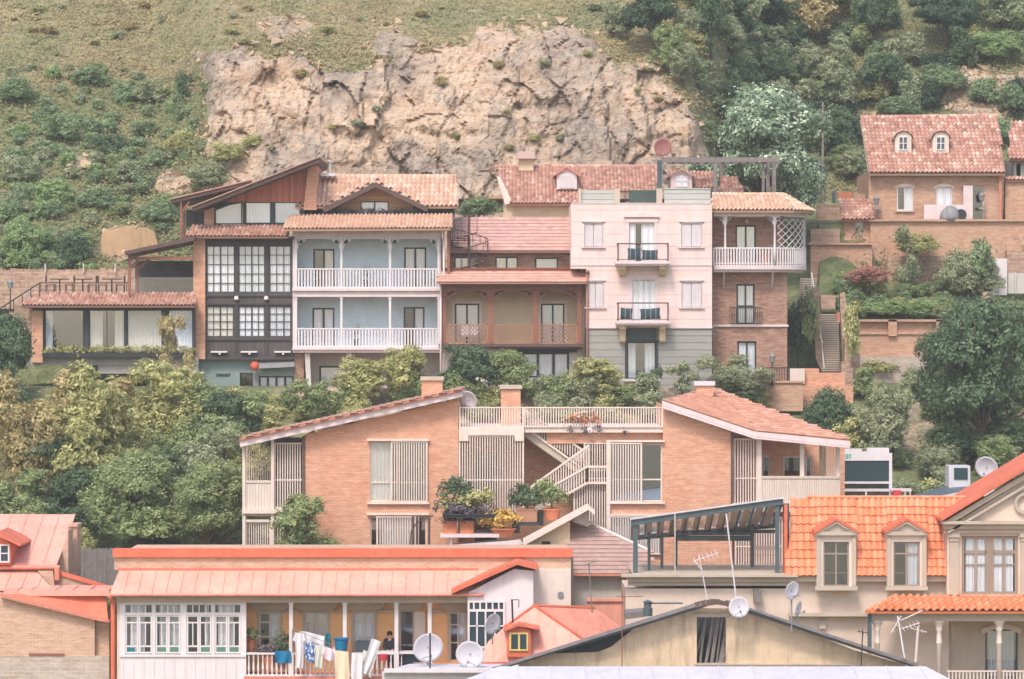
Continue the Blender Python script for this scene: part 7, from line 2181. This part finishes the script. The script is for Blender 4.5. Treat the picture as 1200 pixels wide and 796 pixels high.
    J = {'pelvis': (0, 0, 0), 'waist': (0, 0, .16), 'chest': (0, -.01, .36), 'neck': (0, -.01, .52), 'throat': (0, -.02, .58), 'skull': (-.01, -.03, .68), 'crown': (-.01, -.03, .76),
         'shl': (-.19, 0, .47), 'ell': (-.24, -.1, .2), 'wrl': (-.08, -.26, .1), 'hal': (-.02, -.3, .1), 'shr': (.19, 0, .47), 'elr': (.25, -.08, .2), 'wrr': (.12, -.28, .12), 'har': (.05, -.32, .12),
         'hpl': (-.1, 0, -.06), 'knl': (-.11, -.02, -.48), 'anl': (-.11, 0, -.86), 'tol': (-.12, -.16, -.9), 'hpr': (.1, 0, -.06), 'knr': (.11, -.02, -.48), 'anr': (.11, 0, -.86), 'tor': (.12, -.16, -.9)}
    E = [('pelvis', 'waist'), ('waist', 'chest'), ('chest', 'neck'), ('neck', 'throat'), ('throat', 'skull'), ('skull', 'crown'), ('chest', 'shl'), ('shl', 'ell'), ('ell', 'wrl'), ('wrl', 'hal'), ('chest', 'shr'), ('shr', 'elr'), ('elr', 'wrr'), ('wrr', 'har'),
         ('pelvis', 'hpl'), ('hpl', 'knl'), ('knl', 'anl'), ('anl', 'tol'), ('pelvis', 'hpr'), ('hpr', 'knr'), ('knr', 'anr'), ('anr', 'tor')]
    Rr = {'pelvis': (.16, .12), 'waist': (.15, .11), 'chest': (.17, .12), 'neck': .06, 'throat': .05, 'skull': (.085, .1), 'crown': (.06, .07), 'shl': .06, 'ell': .045, 'wrl': .03, 'hal': .03, 'shr': .06, 'elr': .045, 'wrr': .03, 'har': .03,
          'hpl': .09, 'knl': .06, 'anl': .045, 'tol': .035, 'hpr': .09, 'knr': .06, 'anr': .045, 'tor': .035}
    skin = paint('skin', S(222, 170, 146), .6, .05, streak=0)
    b = human('person', '', base, 1.7, skin, {'j': J, 'e': E, 'r': Rr})
    tag(b, 'person in dark clothes standing on the balcony beside a white column', 'person')
    # coat: a slightly larger shell over trunk and arms; hair cap
    JC = {k: J[k] for k in ('pelvis', 'waist', 'chest', 'neck', 'shl', 'ell', 'wrl', 'shr', 'elr', 'wrr')}
    EC = [e for e in E if e[0] in JC and e[1] in JC]
    RC = {'pelvis': (.19, .15), 'waist': (.175, .135), 'chest': (.195, .145), 'neck': .075, 'shl': .082, 'ell': .065, 'wrl': .05, 'shr': .082, 'elr': .065, 'wrr': .05}
    cmat = paint('dark_cloth', S(56, 56, 64), .9, .1, streak=0)
    coat = human('dark_jacket', '', (0, 0, 0), 0, cmat, {'j': JC, 'e': EC, 'r': RC}); coat.parent = b
    JT = {k: J[k] for k in ('pelvis', 'hpl', 'knl', 'anl', 'hpr', 'knr', 'anr')}; ET = [e for e in E if e[0] in JT and e[1] in JT]
    tr = human('trousers', '', (0, 0, 0), 0, cmat, {'j': JT, 'e': ET, 'r': {'pelvis': (.18, .14), 'hpl': .11, 'knl': .08, 'anl': .065, 'hpr': .11, 'knr': .08, 'anr': .065}}); tr.parent = b
    hm = MB(); hm.lathe((-.01, 0, .66), [(.085, -.02), (.112, .03), (.112, .08), (.09, .13), (.04, .16), (.005, .165)], 14)
    hair = bpy.data.objects.new('hair', mesh_of('hair', hm, (0, 0, 0), True)); hair.data.materials.append(paint('dark_hair', S(48, 40, 40), .7, .1, streak=0)); COL.objects.link(hair); hair.parent = b
M['greenglass'] = paint('green_glass', S(98, 140, 120), .2, .1, streak=0, spec=.6)
M['tealcloth'] = paint('teal_cloth', S(40, 118, 128), .9, .25, streak=0)
M['bluecloth'] = paint('blue_cloth', S(20, 124, 172), .6, .15, streak=0)
M['cloth_w'] = paint('white_cloth', S(238, 230, 232), .95, .08, streak=0)
M['cloth_g'] = paint('pale_green_cloth', S(222, 222, 210), .95, .1, streak=0)
M['cloth_p'] = paint('pale_pink_cloth', S(244, 222, 228), .95, .08, streak=0)
M['cloth_c'] = paint('cream_cloth', S(250, 226, 196), .95, .08, streak=0)
tt = NT('blue_print_cloth'); tt.col(tt.ramp(tt.noise(9, 3, None, .6), [(.42, S(232, 234, 240)), (.5, S(70, 110, 172))])); M['cloth_b'] = tt.fin(.95, .1)
laundry_house()

def tent_roof():
    D = 128.0
    t = thing('hipped_red_roof', 'salmon metal hipped roof with an orange dormer left of the weathered gable', 'roof', V(640, 780, D))
    A, B, T = V(560, 779, D), V(722, 779, D), V(626, 710.5, D + 1.35)
    o0 = A; n = (B - A).cross(T - A).normalized()
    def onp(x, y):
        d = V(x, y, 1.0); return d * (o0.dot(n) / d.dot(n))
    seam_roof([A, B, onp(712, 770), T, onp(590, 736), onp(572, 752)], .55).build('front_slope', M['redmetal'], t)
    m = MB(); C = V(742, 745, D + 1.3); E2 = V(698, 713, D + 1.6)
    m.extr([T + Vector((0, 0, .02)), onp(712, 770) + Vector((0, 0, .02)), C, E2], Vector((0, 0, -.06))); m.build('side_slope', M['redmetals'], t)
    m = MB(); m.beam(T + Vector((0, 0, .04)), onp(712, 770) + Vector((0, 0, .04)), .09, .06); m.beam(T + Vector((0, 0, .04)), E2 + Vector((0, 0, .04)), .09, .06); m.beam(onp(590, 736), T + Vector((0, 0, .04)), .08, .06); m.build('ridge_cap', M['redmetald'], t)
    m = MB(); m.box(560, 776.5, 640, 779.5, D - .2, .3); m.build('eave', M['redmetald'], t)
    Dd = D - .1
    d = MB(); d.prism([(594, 770), (622, 770), (622, 739), (608, 733.5), (594, 739)], Dd, 2.5); dm = d.build('dormer', M['redmetald'], t)
    d = MB(); d.extr([V(590, 738, Dd - .2), V(608, 731.5, Dd - .2), V(608, 734, Dd - .2), V(590, 740.5, Dd - .2)], Vector((0, 2.8, 0))); d.extr([V(608, 731.5, Dd - .2), V(632, 736, Dd - .2), V(632, 738.5, Dd - .2), V(608, 734, Dd - .2)], Vector((0, 2.8, 0))); d.build('dormer_roof', M['redmetald'], dm)
    d = MB(); box_frame(d, 597, 741.5, 619, 763, 2.0, Dd - .06, .08); d.box(607, 743.5, 609.4, 761, Dd - .05, .07); d.build('yellow_window_frame', M['yellowp'], dm)
    d = MB(); d.box(599, 743, 607, 761.5, Dd - .02, .01); d.box(609.4, 743, 617, 761.5, Dd - .02, .01); d.build('window_pane', M['darkpanel'], dm)
    m = MB(); m.box(562, 779, 720, 830, D + .1, 5); m.build('wall', M['cream'], t)
M['yellowp'] = paint('yellow_paint', S(238, 204, 126), .6, .1)
tent_roof()

def derelict():
    D = 124.0
    t = thing('weathered_gable', 'weathered plaster attic gable with boarded opening at the bottom of the photo', 'attic', V(840, 785, D))
    hole = (816.5, 723, 851, 778)
    top = [(640, 764), (700, 762), (715, 757), (735, 737), (760, 727), (816, 713)]
    m = MB(); m.prism([(608, 790), (816.5, 790), (816.5, 713), (790, 718), (760, 727), (735, 738), (716, 757), (700, 762), (640, 764), (608, 776)], D, .5)
    m.prism([(851, 790), (1072, 790), (1060, 779), (1000, 762), (930, 733), (880, 715), (851, 713)], D, .5)
    m.prism([(816.5, 723), (851, 723), (851, 713), (816.5, 713)], D + .02, .4); m.prism([(816.5, 790), (851, 790), (851, 778), (816.5, 778)], D + .02, .4)
    m.build('plaster_wall', M['old'], t)
    m = MB(); m.box(812, 719, 856, 723.5, D - .06, .3); m.build('lintel', M['creamd'], t)
    m = MB(); m.box(814, 778, 1000, 780, D - .1, .3); m.build('sill', M['creamd'], t)
    m = MB(); rr = random.Random(4)
    for i in range(13):
        x = 812 + i * 3.2; m.beam(V(x + rr.uniform(-2, 2), 779, D + .3 + rr.random() * .2), V(x + rr.uniform(4, 13), 722, D + .35 + rr.random() * .2), .07, .03, (0, -1, 0))
    m.build('stacked_planks', M['pergola'], t)
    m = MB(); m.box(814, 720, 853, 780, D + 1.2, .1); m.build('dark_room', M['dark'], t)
    # roof slopes
    for nm, p, q in (('left_roof_slope', (572, 786), (828, 704.5)), ('right_roof_slope', (852, 704.5), (1078, 779.5))):
        m = MB(); a, b = V(*p, D - .7), V(*q, D - .7); m.extr([a, b, b + Vector((0, 0, -.09)), a + Vector((0, 0, -.05))], Vector((0, .7, 0))); m.build(nm, M['pergola'], t)
        m = MB(); z = Vector((0, .02, -.07)); a, b = V(*p, D - .68), V(*q, D - .68); ta, tb = (.03, .13) if nm[0] == 'l' else (.13, .09); m.extr([a + z, b + z, b + z + Vector((0, 0, -tb)), a + z + Vector((0, 0, -ta))], Vector((0, .7, 0))); m.build('fascia', M['black'], t)
    m = MB(); m.prism([(640, 766), (700, 764), (716, 758), (745, 735), (700, 745)], D - .05, .05); m.build('eaves_shade_sheet', M['dark'], t)  # flat dark sheet painting the shade of the soffit on the wall
    m = MB()
    for i in range(14):
        x = 815 + i * 3.6; q = abs(x - 838) * .16; m.box(x, 702.5 + q + R.random() * 2, x + 4.2, 708.5 + q, D - .75 + R.random() * .1, .5)
    m.build('ridge_rubble', M['brownd'], t)
    # pale metal roof in front
    D2 = 121.0
    r = thing('grey_metal_roof', 'pale grey standing seam metal roof along the bottom edge of the photo', 'roof', V(780, 796, D2))
    e0, e1, t1, t0 = V(440, 836, D2 - 5.5), V(1190, 836, D2 - 5.5), V(1085, 781, D2 + 1.5), V(585, 781, D2 + 1.5)
    seam_roof([e0, e1, t1, t0], 1.2).build('metal_sheets', M['greymetal'], r)
    m = MB(); m.box(441, 800, 1190, 900, D2 - 5.3, .2); m.build('wall', M['cream'], r)
    b = thing('white_roof_edge', 'white flat roof edge below the two big dishes', 'roof', V(520, 796, 126))
    m = MB(); m.extr([V(448, 787, 122.5), V(640, 787, 122.5), V(600, 778, 125.5), V(480, 778, 125.5)], Vector((0, 0, -.1))); m.build('flat_sheet', M['greymetal'], b)
    m = MB(); m.box(448, 788, 640, 840, 122.7, .3); m.box(450, 784, 640, 788.4, 122.4, .2); m.build('white_face', M['white'], b)
derelict()

def mansard_house():
    D = 134.0; s = D / F
    t = thing('mansard_house', 'cream house with bright orange mansard roof, two dormers and a big gable', 'house', V(1000, 800, D))
    # walls
    gw = [(1127, 628, 1193, 697)]
    dw = [(965, 635, 995, 687.5), (1047, 635, 1078, 687.5)]
    m = MB(); m.box(733, 690, 925, 860, D + .2, 6)
    wall_cells(m, 922, 672, 1112, 860, D + .25, [dw[0], dw[1]], .25, 5)
    m.build('cream_wall', M['cream'], t)
    m = MB(); m.box(728, 674, 935, 676.5, D - .35, .9); m.prism([(731, 676.5), (931, 676.5), (928, 682), (738, 682)], D - .1, .5); m.box(736, 682, 928, 686.5, D + .05, .3); m.build('cornice', M['creamd'], t)
    for (a, b) in ((922, 957.5), (1003, 1040), (1085, 1110)):
        m = MB(); m.box(a, 675.5, b, 681.5, D - .12, .4); m.build('eave_moulding', M['creamd'], t)
    # tile field
    e = [V(921, 675, D - .2), V(1112, 675, D - .2), V(1112, 611, D + .9), V(1150, 584, D + 1.36), V(941, 584, D + 1.36), V(928, 588, D + 1.3)]
    e = [V(921, 675, D - .2), V(1150, 675, D - .2), V(1158, 584, D + 1.4), V(929, 584, D + 1.4)]
    # cut the tile field round the two dormers
    n = (e[1] - e[0]).cross(e[3] - e[0]).normalized()
    def onp(x, y):
        d = V(x, y, 1.0); return d * (e[0].dot(n) / d.dot(n))
    m = MB()
    def field(pts): tile_mesh([onp(*p) for p in pts], .25, .37, .05, .05, mb=m, lift=.045)
    field([(921, 675), (957, 675), (957, 622), (957, 585), (929, 585)])
    field([(957, 622), (1003, 622), (1003, 585), (957, 585)])
    field([(1003, 675), (1039.5, 675), (1039.5, 585), (1003, 585)])
    field([(1039.5, 622), (1085.5, 622), (1085.5, 585), (1039.5, 585)])
    field([(1085.5, 675), (1112, 675), (1112, 609), (1150, 585), (1085.5, 585)])
    m.build('mansard_tiles', M['tileb'], t)
    m = MB(); ridge_caps(m, onp(946, 583.5) + Vector((0, -.05, .03)), onp(1152, 583.5) + Vector((0, -.05, .03)), .06, .3); m.build('top_edge_tiles', M['tileb'], t)
    m = MB(); m.box(919, 592, 922.8, 675, D + .2, .8); m.build('side_flashing', M['redmetald'], t)
    for i, (x0, x1, op) in enumerate(((957, 1003.5, dw[0]), (1039.5, 1086, dw[1]))):
        Dd = D - .3; cx = (x0 + x1) / 2
        m = MB(); wall_cells(m, x0, 627, x1, 690, Dd, [op], .25, 2); m.prism([(x0 - 1, 623.5), (x1 + 1, 623.5), (cx, 609.5)], Dd, 1.8); dm = m.build('dormer', M['trim'], t)
        m = MB(); m.box(x0 - 2.5, 623, x1 + 2.5, 627.5, Dd - .18, .25); m.box(x0 - 1.5, 687.5, x1 + 1.5, 692, Dd - .15, .2); m.box(x0 + .5, 628, x0 + 5, 687, Dd - .08, .1); m.box(x1 - 5, 628, x1 - .5, 687, Dd - .08, .1); m.build('dormer_moulding', M['creamd'], dm)
        m = MB()
        for sg in (-1, 1):
            a = V(cx, 606.5, Dd - .25); b = V(cx + sg * 26, 622, Dd - .25); z = Vector((0, 0, -.12)); m.extr([a, b, b + z, a + z], Vector((0, 2.2, 0)), .6)
        m.build('dormer_roof', M['redmetald'], dm)
        m = MB()
        for sg in (-1, 1):
            a = V(cx, 610.5, Dd - .2); b = V(cx + sg * 24, 624, Dd - .2); z = Vector((0, 0, -.1)); m.extr([a, b, b + z, a + z], Vector((0, .3, 0)), .6)
        m.build('pediment_moulding', M['creamd'], dm)
        opening(t, *op, Dd, 2, (.27,), 1.8, 1.8, 'bronze', recess=.1, curtains=() if i == 0 else ((.55, .98),), cm='curtain', glass='glassr')
    # big gable
    Dg = D - .5
    m = MB(); wall_cells(m, 1110, 625, 1330, 700, Dg, gw, .25, 5); m.prism([(1120, 613), (1330, 613), (1330, 480)], Dg, .4); 
    m.poly([V(1105, 625, Dg), V(1110, 625, Dg), V(1110, 618, Dg)]); m.build('gable_wall', M['cream'], t)
    m = MB(); m.box(1104, 611, 1330, 614.5, Dg - .45, .6); m.box(1107, 614.5, 1330, 620, Dg - .25, .4); m.box(1109, 620, 1330, 625, Dg - .12, .2)
    z = Vector((0, 0, -.22)); a, b = V(1107, 611.5, Dg - .3), V(1320, 484, Dg - .3); m.extr([a, b, b + z, a + z], Vector((0, .4, 0)))
    z2 = Vector((.15, .05, -.36)); m.extr([a + z2, b + z2, b + z2 + z * .5, a + z2 + z * .5], Vector((0, .3, 0)))
    m.build('gable_moulding', M['creamd'], t)
    m = MB(); a, b = V(1103, 611, Dg - .55), V(1320, 479.5, Dg - .55); z = Vector((0, 0, .11)); m.extr([a, b, b + z, a + z], Vector((0, 5, 0)), .6); m.build('gable_roof_edge', M['redmetald'], t)
    m = MB(); c = V(1201, 590, Dg - .12)
    for i in range(28):
        a1, a2 = i / 28 * 6.2832, (i + 1) / 28 * 6.2832; r = .36
        m.beam(c + Vector((math.cos(a1) * r, 0, math.sin(a1) * r)), c + Vector((math.cos(a2) * r, 0, math.sin(a2) * r)), .12, .13, (0, -1, 0))
    m.build('round_moulding', M['creamd'], t)
    for x, w in ((1111.5, 14), (1195, 14)):
        m = MB(); m.box(x, 625, x + w, 630, Dg - .16, .18); m.box(x + 1.5, 630, x + w - 1.5, 697, Dg - .1, .12); m.box(x + 1, 633, x + w - 1, 634.5, Dg - .14, .15); m.build('pilaster', M['creamd'], t)
    f = opening(t, *gw[0], Dg, 2, (), 3.4, 10, 'bronze', recess=.08, curtains=((.08, .45), (.55, .92)), cm='curtaing', glass='glass')
    m = MB()
    for (a, b) in ((1131, 1156), (1164, 1189)):
        mid = (a + b) / 2; m.box(mid - 1.6, 631, mid + 1.6, 694, Dg + .09, .07); m.box(a, 645, b, 649, Dg + .085, .06); m.box(a, 661, b, 662.5, Dg + .087, .05)
    m.build('glazing_bars', M['bronze'], f)
    # tiled skirt and loggia
    sk = [V(1016, 717, D - 2.2), V(1330, 717, D - 2.2), V(1330, 699.5, D - .52), V(1047, 699.5, D - .52)]
    tile_mesh(sk, .29, .45, .07, .08, lift=.045).build('tiled_skirt', M['tileb'], t)
    m = MB(); ridge_caps(m, sk[0], sk[3], .09); m.build('skirt_hip_tiles', M['tileb'], t)
    Dl = D - 1.8
    m = MB(); m.box(1018, 716.5, 1330, 719, Dl - .25, .5); m.box(1020, 719, 1330, 728, Dl, .35); m.build('entablature', M['creamd'], t)
    for x in (1028, 1100.5, 1171):
        m = MB(); c = V(x, 860, Dl + .18); zt = V(x, 728, Dl).z - c.z; m.lathe(c, [(.12, 0), (.1, zt - .9), (.14, zt - .85), (.1, zt - .8), (.1, zt - .4), (.16, zt - .3), (.12, zt - .25), (.2, zt - .08), (.26, zt)], 14); m.build('column', M['trim'], t, True)
    wl = [(1034, 737, 1070, 775), (1154.5, 738, 1193, 850)]
    m = MB(); wall_cells(m, 1019, 719, 1330, 860, D + .6, wl, .25, 5); m.build('loggia_wall', M['creamd'], t)
    for i, o in enumerate(wl):
        opening(t, *o, D + .6, 2, (.5,) if i else (), 1.8, 1.6, 'steel', recess=.1, curtains=((.1, .9),) if i else (), cm='curtaing', glass='glassr')
        a, b, c, d = o; m = MB(); pts = [(a - 4, b + 5)] + [(a - 4 + (c - a + 8) * k / 10, b - .5 - 6 * math.sin(math.pi * k / 10)) for k in range(11)] + [(c + 4, b + 5), (c, b + 4)] + [(c - (c - a) * k / 10, b + 4 - 5 * math.sin(math.pi * k / 10)) for k in range(11)] + [(a, b + 4)]
        m.prism(pts, D + .52, .1); m.build('window_arch', M['trim'], t)
    m = MB(); balusters(m, 1110, 1168, 786, 830, Dl + .1, 4, 1.6); balusters(m, 1174, 1260, 786, 830, Dl + .1, 4, 1.6); m.build('loggia_railing', M['trim'], t)
    # lower wing between derelict gable and loggia
    m = MB(); m.box(925, 719, 1018, 722.5, D - .2, .5); m.build('string_course', M['creamd'], t)
    m = MB(); m.box(960, 727, 968, 737, D + .1, .2); m.build('vent_chimney', M['creamd'], t)
    m = MB(); c = V(889, 700, D - .2); m.box(883.5, 692.5, 892, 706, D - .3, .45); m.box(884.3, 690.5, 887.3, 692.5, D - .3, .4); m.box(888.6, 690.5, 891.4, 692.5, D - .3, .4); o = m.build('roof_chimney', M['pergola']); tag(o, 'small two flued chimney on the cream wall behind the round dish', 'chimney')
    m = MB(); m.box(1017, 718, 1021.5, 800, Dl - .1, .15); m.build('dark_downpipe', M['steel'], t)

    # steel pergola
    p = thing('glass_pergola', 'green-grey steel pergola with sloping glass roof beside the mansard tiles', 'pergola', V(835, 673, D + 1))
    Df = D + .3; Db = D + 4.5
    fl, fr = V(741, 613, Df), V(916, 588, Df)
    m = MB(); m.beam(fl, fr, .12, .22); bl, br = V(745, 611, Df).copy(), V(916, 590, Df).copy(); bl.y = br.y = Db; bl.z -= .9; br.z -= 1.1
    m.beam(bl, br, .12, .2); m.beam(fl, bl, .12, .2); m.beam(fr, br, .12, .2)
    m.build('roof_frame', M['steel'], p)
    for i in range(1, 11):
        k = i / 11; m = MB(); m.beam(fl.lerp(fr, k), bl.lerp(br, k), .06, .12); m.build('roof_bar', M['steel'], p)
    m = MB(); up = Vector((0, 0, .13)); m.extr([fl + up, fr + up, br + up, bl + up], Vector((0, 0, .02))); m.build('glass_roof', M['smoke'], p); m = MB(); m.extr([fl, fr, br, bl], Vector((0, 0, .02)))
    for k in range(12):
        a = fl.lerp(fr, (k + .1) / 12); b2 = fl.lerp(fr, (k + .55) / 12); c2 = bl.lerp(br, (k + .55) / 12); d2 = bl.lerp(br, (k + .1) / 12)
    q = MB()
    for k in range(12):
        g = Vector((0, 0, -.02)); q.extr([fl.lerp(fr, (k + .05) / 12) + g, fl.lerp(fr, (k + .6) / 12) + g, bl.lerp(br, (k + .6) / 12) + g, bl.lerp(br, (k + .05) / 12) + g], Vector((0, 0, .02)))
    q.build('sun_blind', M['creamd'], p)
    m = MB(); m.beam(fl + Vector((-.1, -.1, .16)), fr + Vector((.1, -.1, .16)), .1, .05); m.build('roof_edge', M['greymetal'], p)
    for x, y0, w in ((742, 612, 5.5), (759, 624, 3.4), (774, 624, 3.4), (790, 622, 4)):
        m = MB(); m.box(x, y0, x + w, 674, Df if x < 750 else Df + (1.3 if x < 765 else 2.6 if x < 780 else 3.9), .14); m.build('post', M['steel'], p)
    for x, w, dd in ((880, 3.8, 3.5), (908.5, 5, 0), (917.5, 3.5, .6), (922, 3, 1.2)):
        m = MB(); m.box(x, 590 if x > 900 else 606, x + w, 674, Df + dd, .15); m.build('post', M['steel'], p)
    m = MB(); m.box(793, 628, 881, 634, Db - .5, .12); m.box(793, 624.5, 880, 627.5, Db - .55, .1); m.box(793, 621, 910, 625, Db - .3, .1); m.build('rear_beam', M['steel'], p)
    m = MB(); m.box(884, 650, 908, 651.2, Df + 3, .05); m.box(884, 640, 908, 645, Df + 3.4, .1); m.build('rear_rail', M['trim'], p)
    m = MB(); m.box(741, 672, 925, 674, D + .1, 5); m.build('terrace_floor', M['creamd'], p)
M['smoke'] = glass_mat('smoked_roof_glass', .6)
mansard_house()

def aerials():
    dish('round white dish, left of the two biggest, in front of the laundry house balcony', 501.5, 759, 18, 124.5, 'dish', 800, .25, .25)
    dish('round white dish, right of the two biggest, in front of the white gable', 551, 767, 17, 124.0, 'dish', 790, -.15, .25)
    dish('grey-white dish turned aside beside the red hipped roof', 577, 731, 12.5, 127.0, 'dish', 756, .8, .2)
    dish('pale pink round dish at the peak of the weathered gable', 866, 711.5, 12.5, 123.0, 'dish', 728, .1, .15)
    dish('upper white dish on a mast above the right slope of the weathered gable', 928, 692, 11, 123.2, 'dish', 741, .7, .2)
    dish('small narrow white dish below the upper one on the same side of the weathered gable', 935, 713, 9, 123.6, 'dish', 733, 1.1, .2)
    def aerial(label, x, yt, yb, D, arms, tilt=0, mat='grey', r=.022, boomlen=0):
        t = thing('tv_aerial', label, 'aerial', V(x, yb, D))
        m = MB(); m.tube(V(x + tilt, yt, D), V(x, yb, D), r); m.build('mast', M[mat], t)
        if arms:
            m = MB()
            for (x0, y0, x1, y1, n, L) in arms:
                a, b = V(x0, y0, D - .03), V(x1, y1, D - .03); m.tube(a, b, .016)
                for i in range(n):
                    c = a.lerp(b, (i + .5) / n); d = (b - a).normalized(); q = Vector((-d.z, 0, d.x)) * L
                    q = Vector((q.x * .6, .25, q.z * .6)) ; m.tube(c - q, c + q, .008, None, 5)
            m.build('antenna_rods', M[mat], t)
    aerial('tall thin dark mast with a small white aerial in front of the mauve roof', 696, 660, 752, 129.5, [(684, 663, 700, 657, 6, .16)], -6, 'pergola')
    aerial('dark mast with a horizontal cross arm at the left slope of the weathered gable', 729, 690, 781, 123.3, [(722, 699.5, 754, 699, 2, .06)], 0, 'brown', .02)
    aerial('thin white mast with angled rods in front of the left half of the steel pergola', 829, 650, 704, 130, [(812, 658, 842, 648, 6, .2), (813, 655, 825, 672, 3, .12)], -10, 'white')
    aerial('tall leaning white mast in front of the right half of the steel pergola', 863, 602, 705, 130, [], -12, 'white', .03)
    aerial('white mast in front of the middle of the steel pergola', 791, 602, 674, 133.5, [], 0, 'trim', .02)
    aerial('bent white aerial at the foot of the right roof slope, leftmost there', 1060, 722, 771, 123, [(1044, 742, 1056, 722, 3, .1), (1056, 737, 1078, 730, 5, .16), (1056, 727, 1082, 715, 1, .02)], -8, 'white', .03)
    aerial('thick beige aerial post at the foot of the right roof slope, rightmost there', 1073, 734, 776, 123.4, [(1066, 736, 1086, 741, 2, .1)], 3, 'trim', .05)
    aerial('dark aerial with short cross rods on the right roof slope', 1009, 738, 786, 122.6, [(1005, 740, 1018, 742, 3, .12)], 2, 'black')
    aerial('thin dark mast in front of the large white dish at the left', 504, 742, 800, 122.8, [], 0, 'black', .03)
    aerial('dark square framed aerial on the white gable wall', 601, 703, 730, 127.4, [(599, 703, 608, 703, 1, .02), (608, 703, 608, 712, 1, .02)], -1, 'black', .035)
    # ventilator pipe with hat
    m = MB(); c = V(759, 722, 126); m.lathe(c, [(.18, 0), (.18, .3), (.14, .31), (.14, .5), (.2, .52), (.02, .6)], 12); m.tube(V(763, 707, 126), V(800, 707, 126), .03)
    o = m.build('roof_ventilator', M['steel']); tag(o, 'dark grey ventilator pipe with a hat behind the left roof slope', 'ventilator')
    m = MB(); m.prism([(733, 718), (758, 716), (764, 722), (733, 726)], 126.6, 1.5); o = m.build('low_grey_roof', M['pergola']); tag(o, 'low grey roof piece beside the dark ventilator pipe', 'roof')
aerials()

# near-ground street under the foreground houses
m = MB(); z = P(0, 838, 148).z + .02; m.boxw(-60, 96, z - .05, 60, 106, z); o = m.build('street', plaster('asphalt', (.06, .06, .06), .2)); o['kind'] = 'structure'
# ------------------------------------------------------------------ camera, light
cam = bpy.data.cameras.new('camera'); cam.sensor_width = 36; cam.lens = 120; cam.clip_end = 6000; cam.clip_start = 1
co = bpy.data.objects.new('camera', cam); COL.objects.link(co); co.rotation_euler = (math.radians(90), 0, 0)
scene.camera = co
w = bpy.data.worlds.new('World'); scene.world = w; w.use_nodes = True
nt = w.node_tree; nt.nodes.clear()
bg = nt.nodes.new('ShaderNodeBackground'); sky = nt.nodes.new('ShaderNodeTexSky'); wo = nt.nodes.new('ShaderNodeOutputWorld')
EL, AZ = math.radians(52), math.radians(200)
sky.sky_type = 'NISHITA'; sky.sun_disc = False; sky.sun_elevation = EL; sky.sun_rotation = AZ
sky.air_density = 1.2; sky.dust_density = 2.5; sky.ozone_density = 1.0
bg.inputs['Strength'].default_value = 0.15
nt.links.new(sky.outputs[0], bg.inputs[0]); nt.links.new(bg.outputs[0], wo.inputs[0])
sl = bpy.data.lights.new('sun', 'SUN'); sl.energy = 1.5; sl.angle = math.radians(12); sl.color = (1.0, 0.95, 0.89)
so = bpy.data.objects.new('sun', sl); COL.objects.link(so)
d = Vector((math.sin(AZ) * math.cos(EL), math.cos(AZ) * math.cos(EL), math.sin(EL)))
so.rotation_euler = d.to_track_quat('Z', 'Y').to_euler()
vs = scene.view_settings; vs.view_transform = 'Standard'; vs.look = 'None'; vs.gamma = 1.0; vs.use_curve_mapping = False
vs.exposure = 0.84
scene.cycles.max_bounces = 6; scene.cycles.transparent_max_bounces = 12
scene.cycles.diffuse_bounces = 3; scene.cycles.glossy_bounces = 2

# haze added to lift the blacks: one closed box of even air round everything
hz = MB(); zg = P(0, 838, 148).z; hz.boxw(-900, -450, zg - 2, 900, 520, 78)
ho = hz.build('haze', None); ho['kind'] = 'stuff'
hm = bpy.data.materials.new('haze'); hm.use_nodes = True; ht = hm.node_tree; ht.nodes.clear()
oo = ht.nodes.new('ShaderNodeOutputMaterial'); pv = ht.nodes.new('ShaderNodeVolumePrincipled')
pv.inputs['Color'].default_value = (0.96, 0.97, 0.98, 1); pv.inputs['Density'].default_value = 0.00038; pv.inputs['Anisotropy'].default_value = 0.2
ht.links.new(pv.outputs[0], oo.inputs['Volume']); ho.data.materials.append(hm)
scene.cycles.volume_bounces = 1
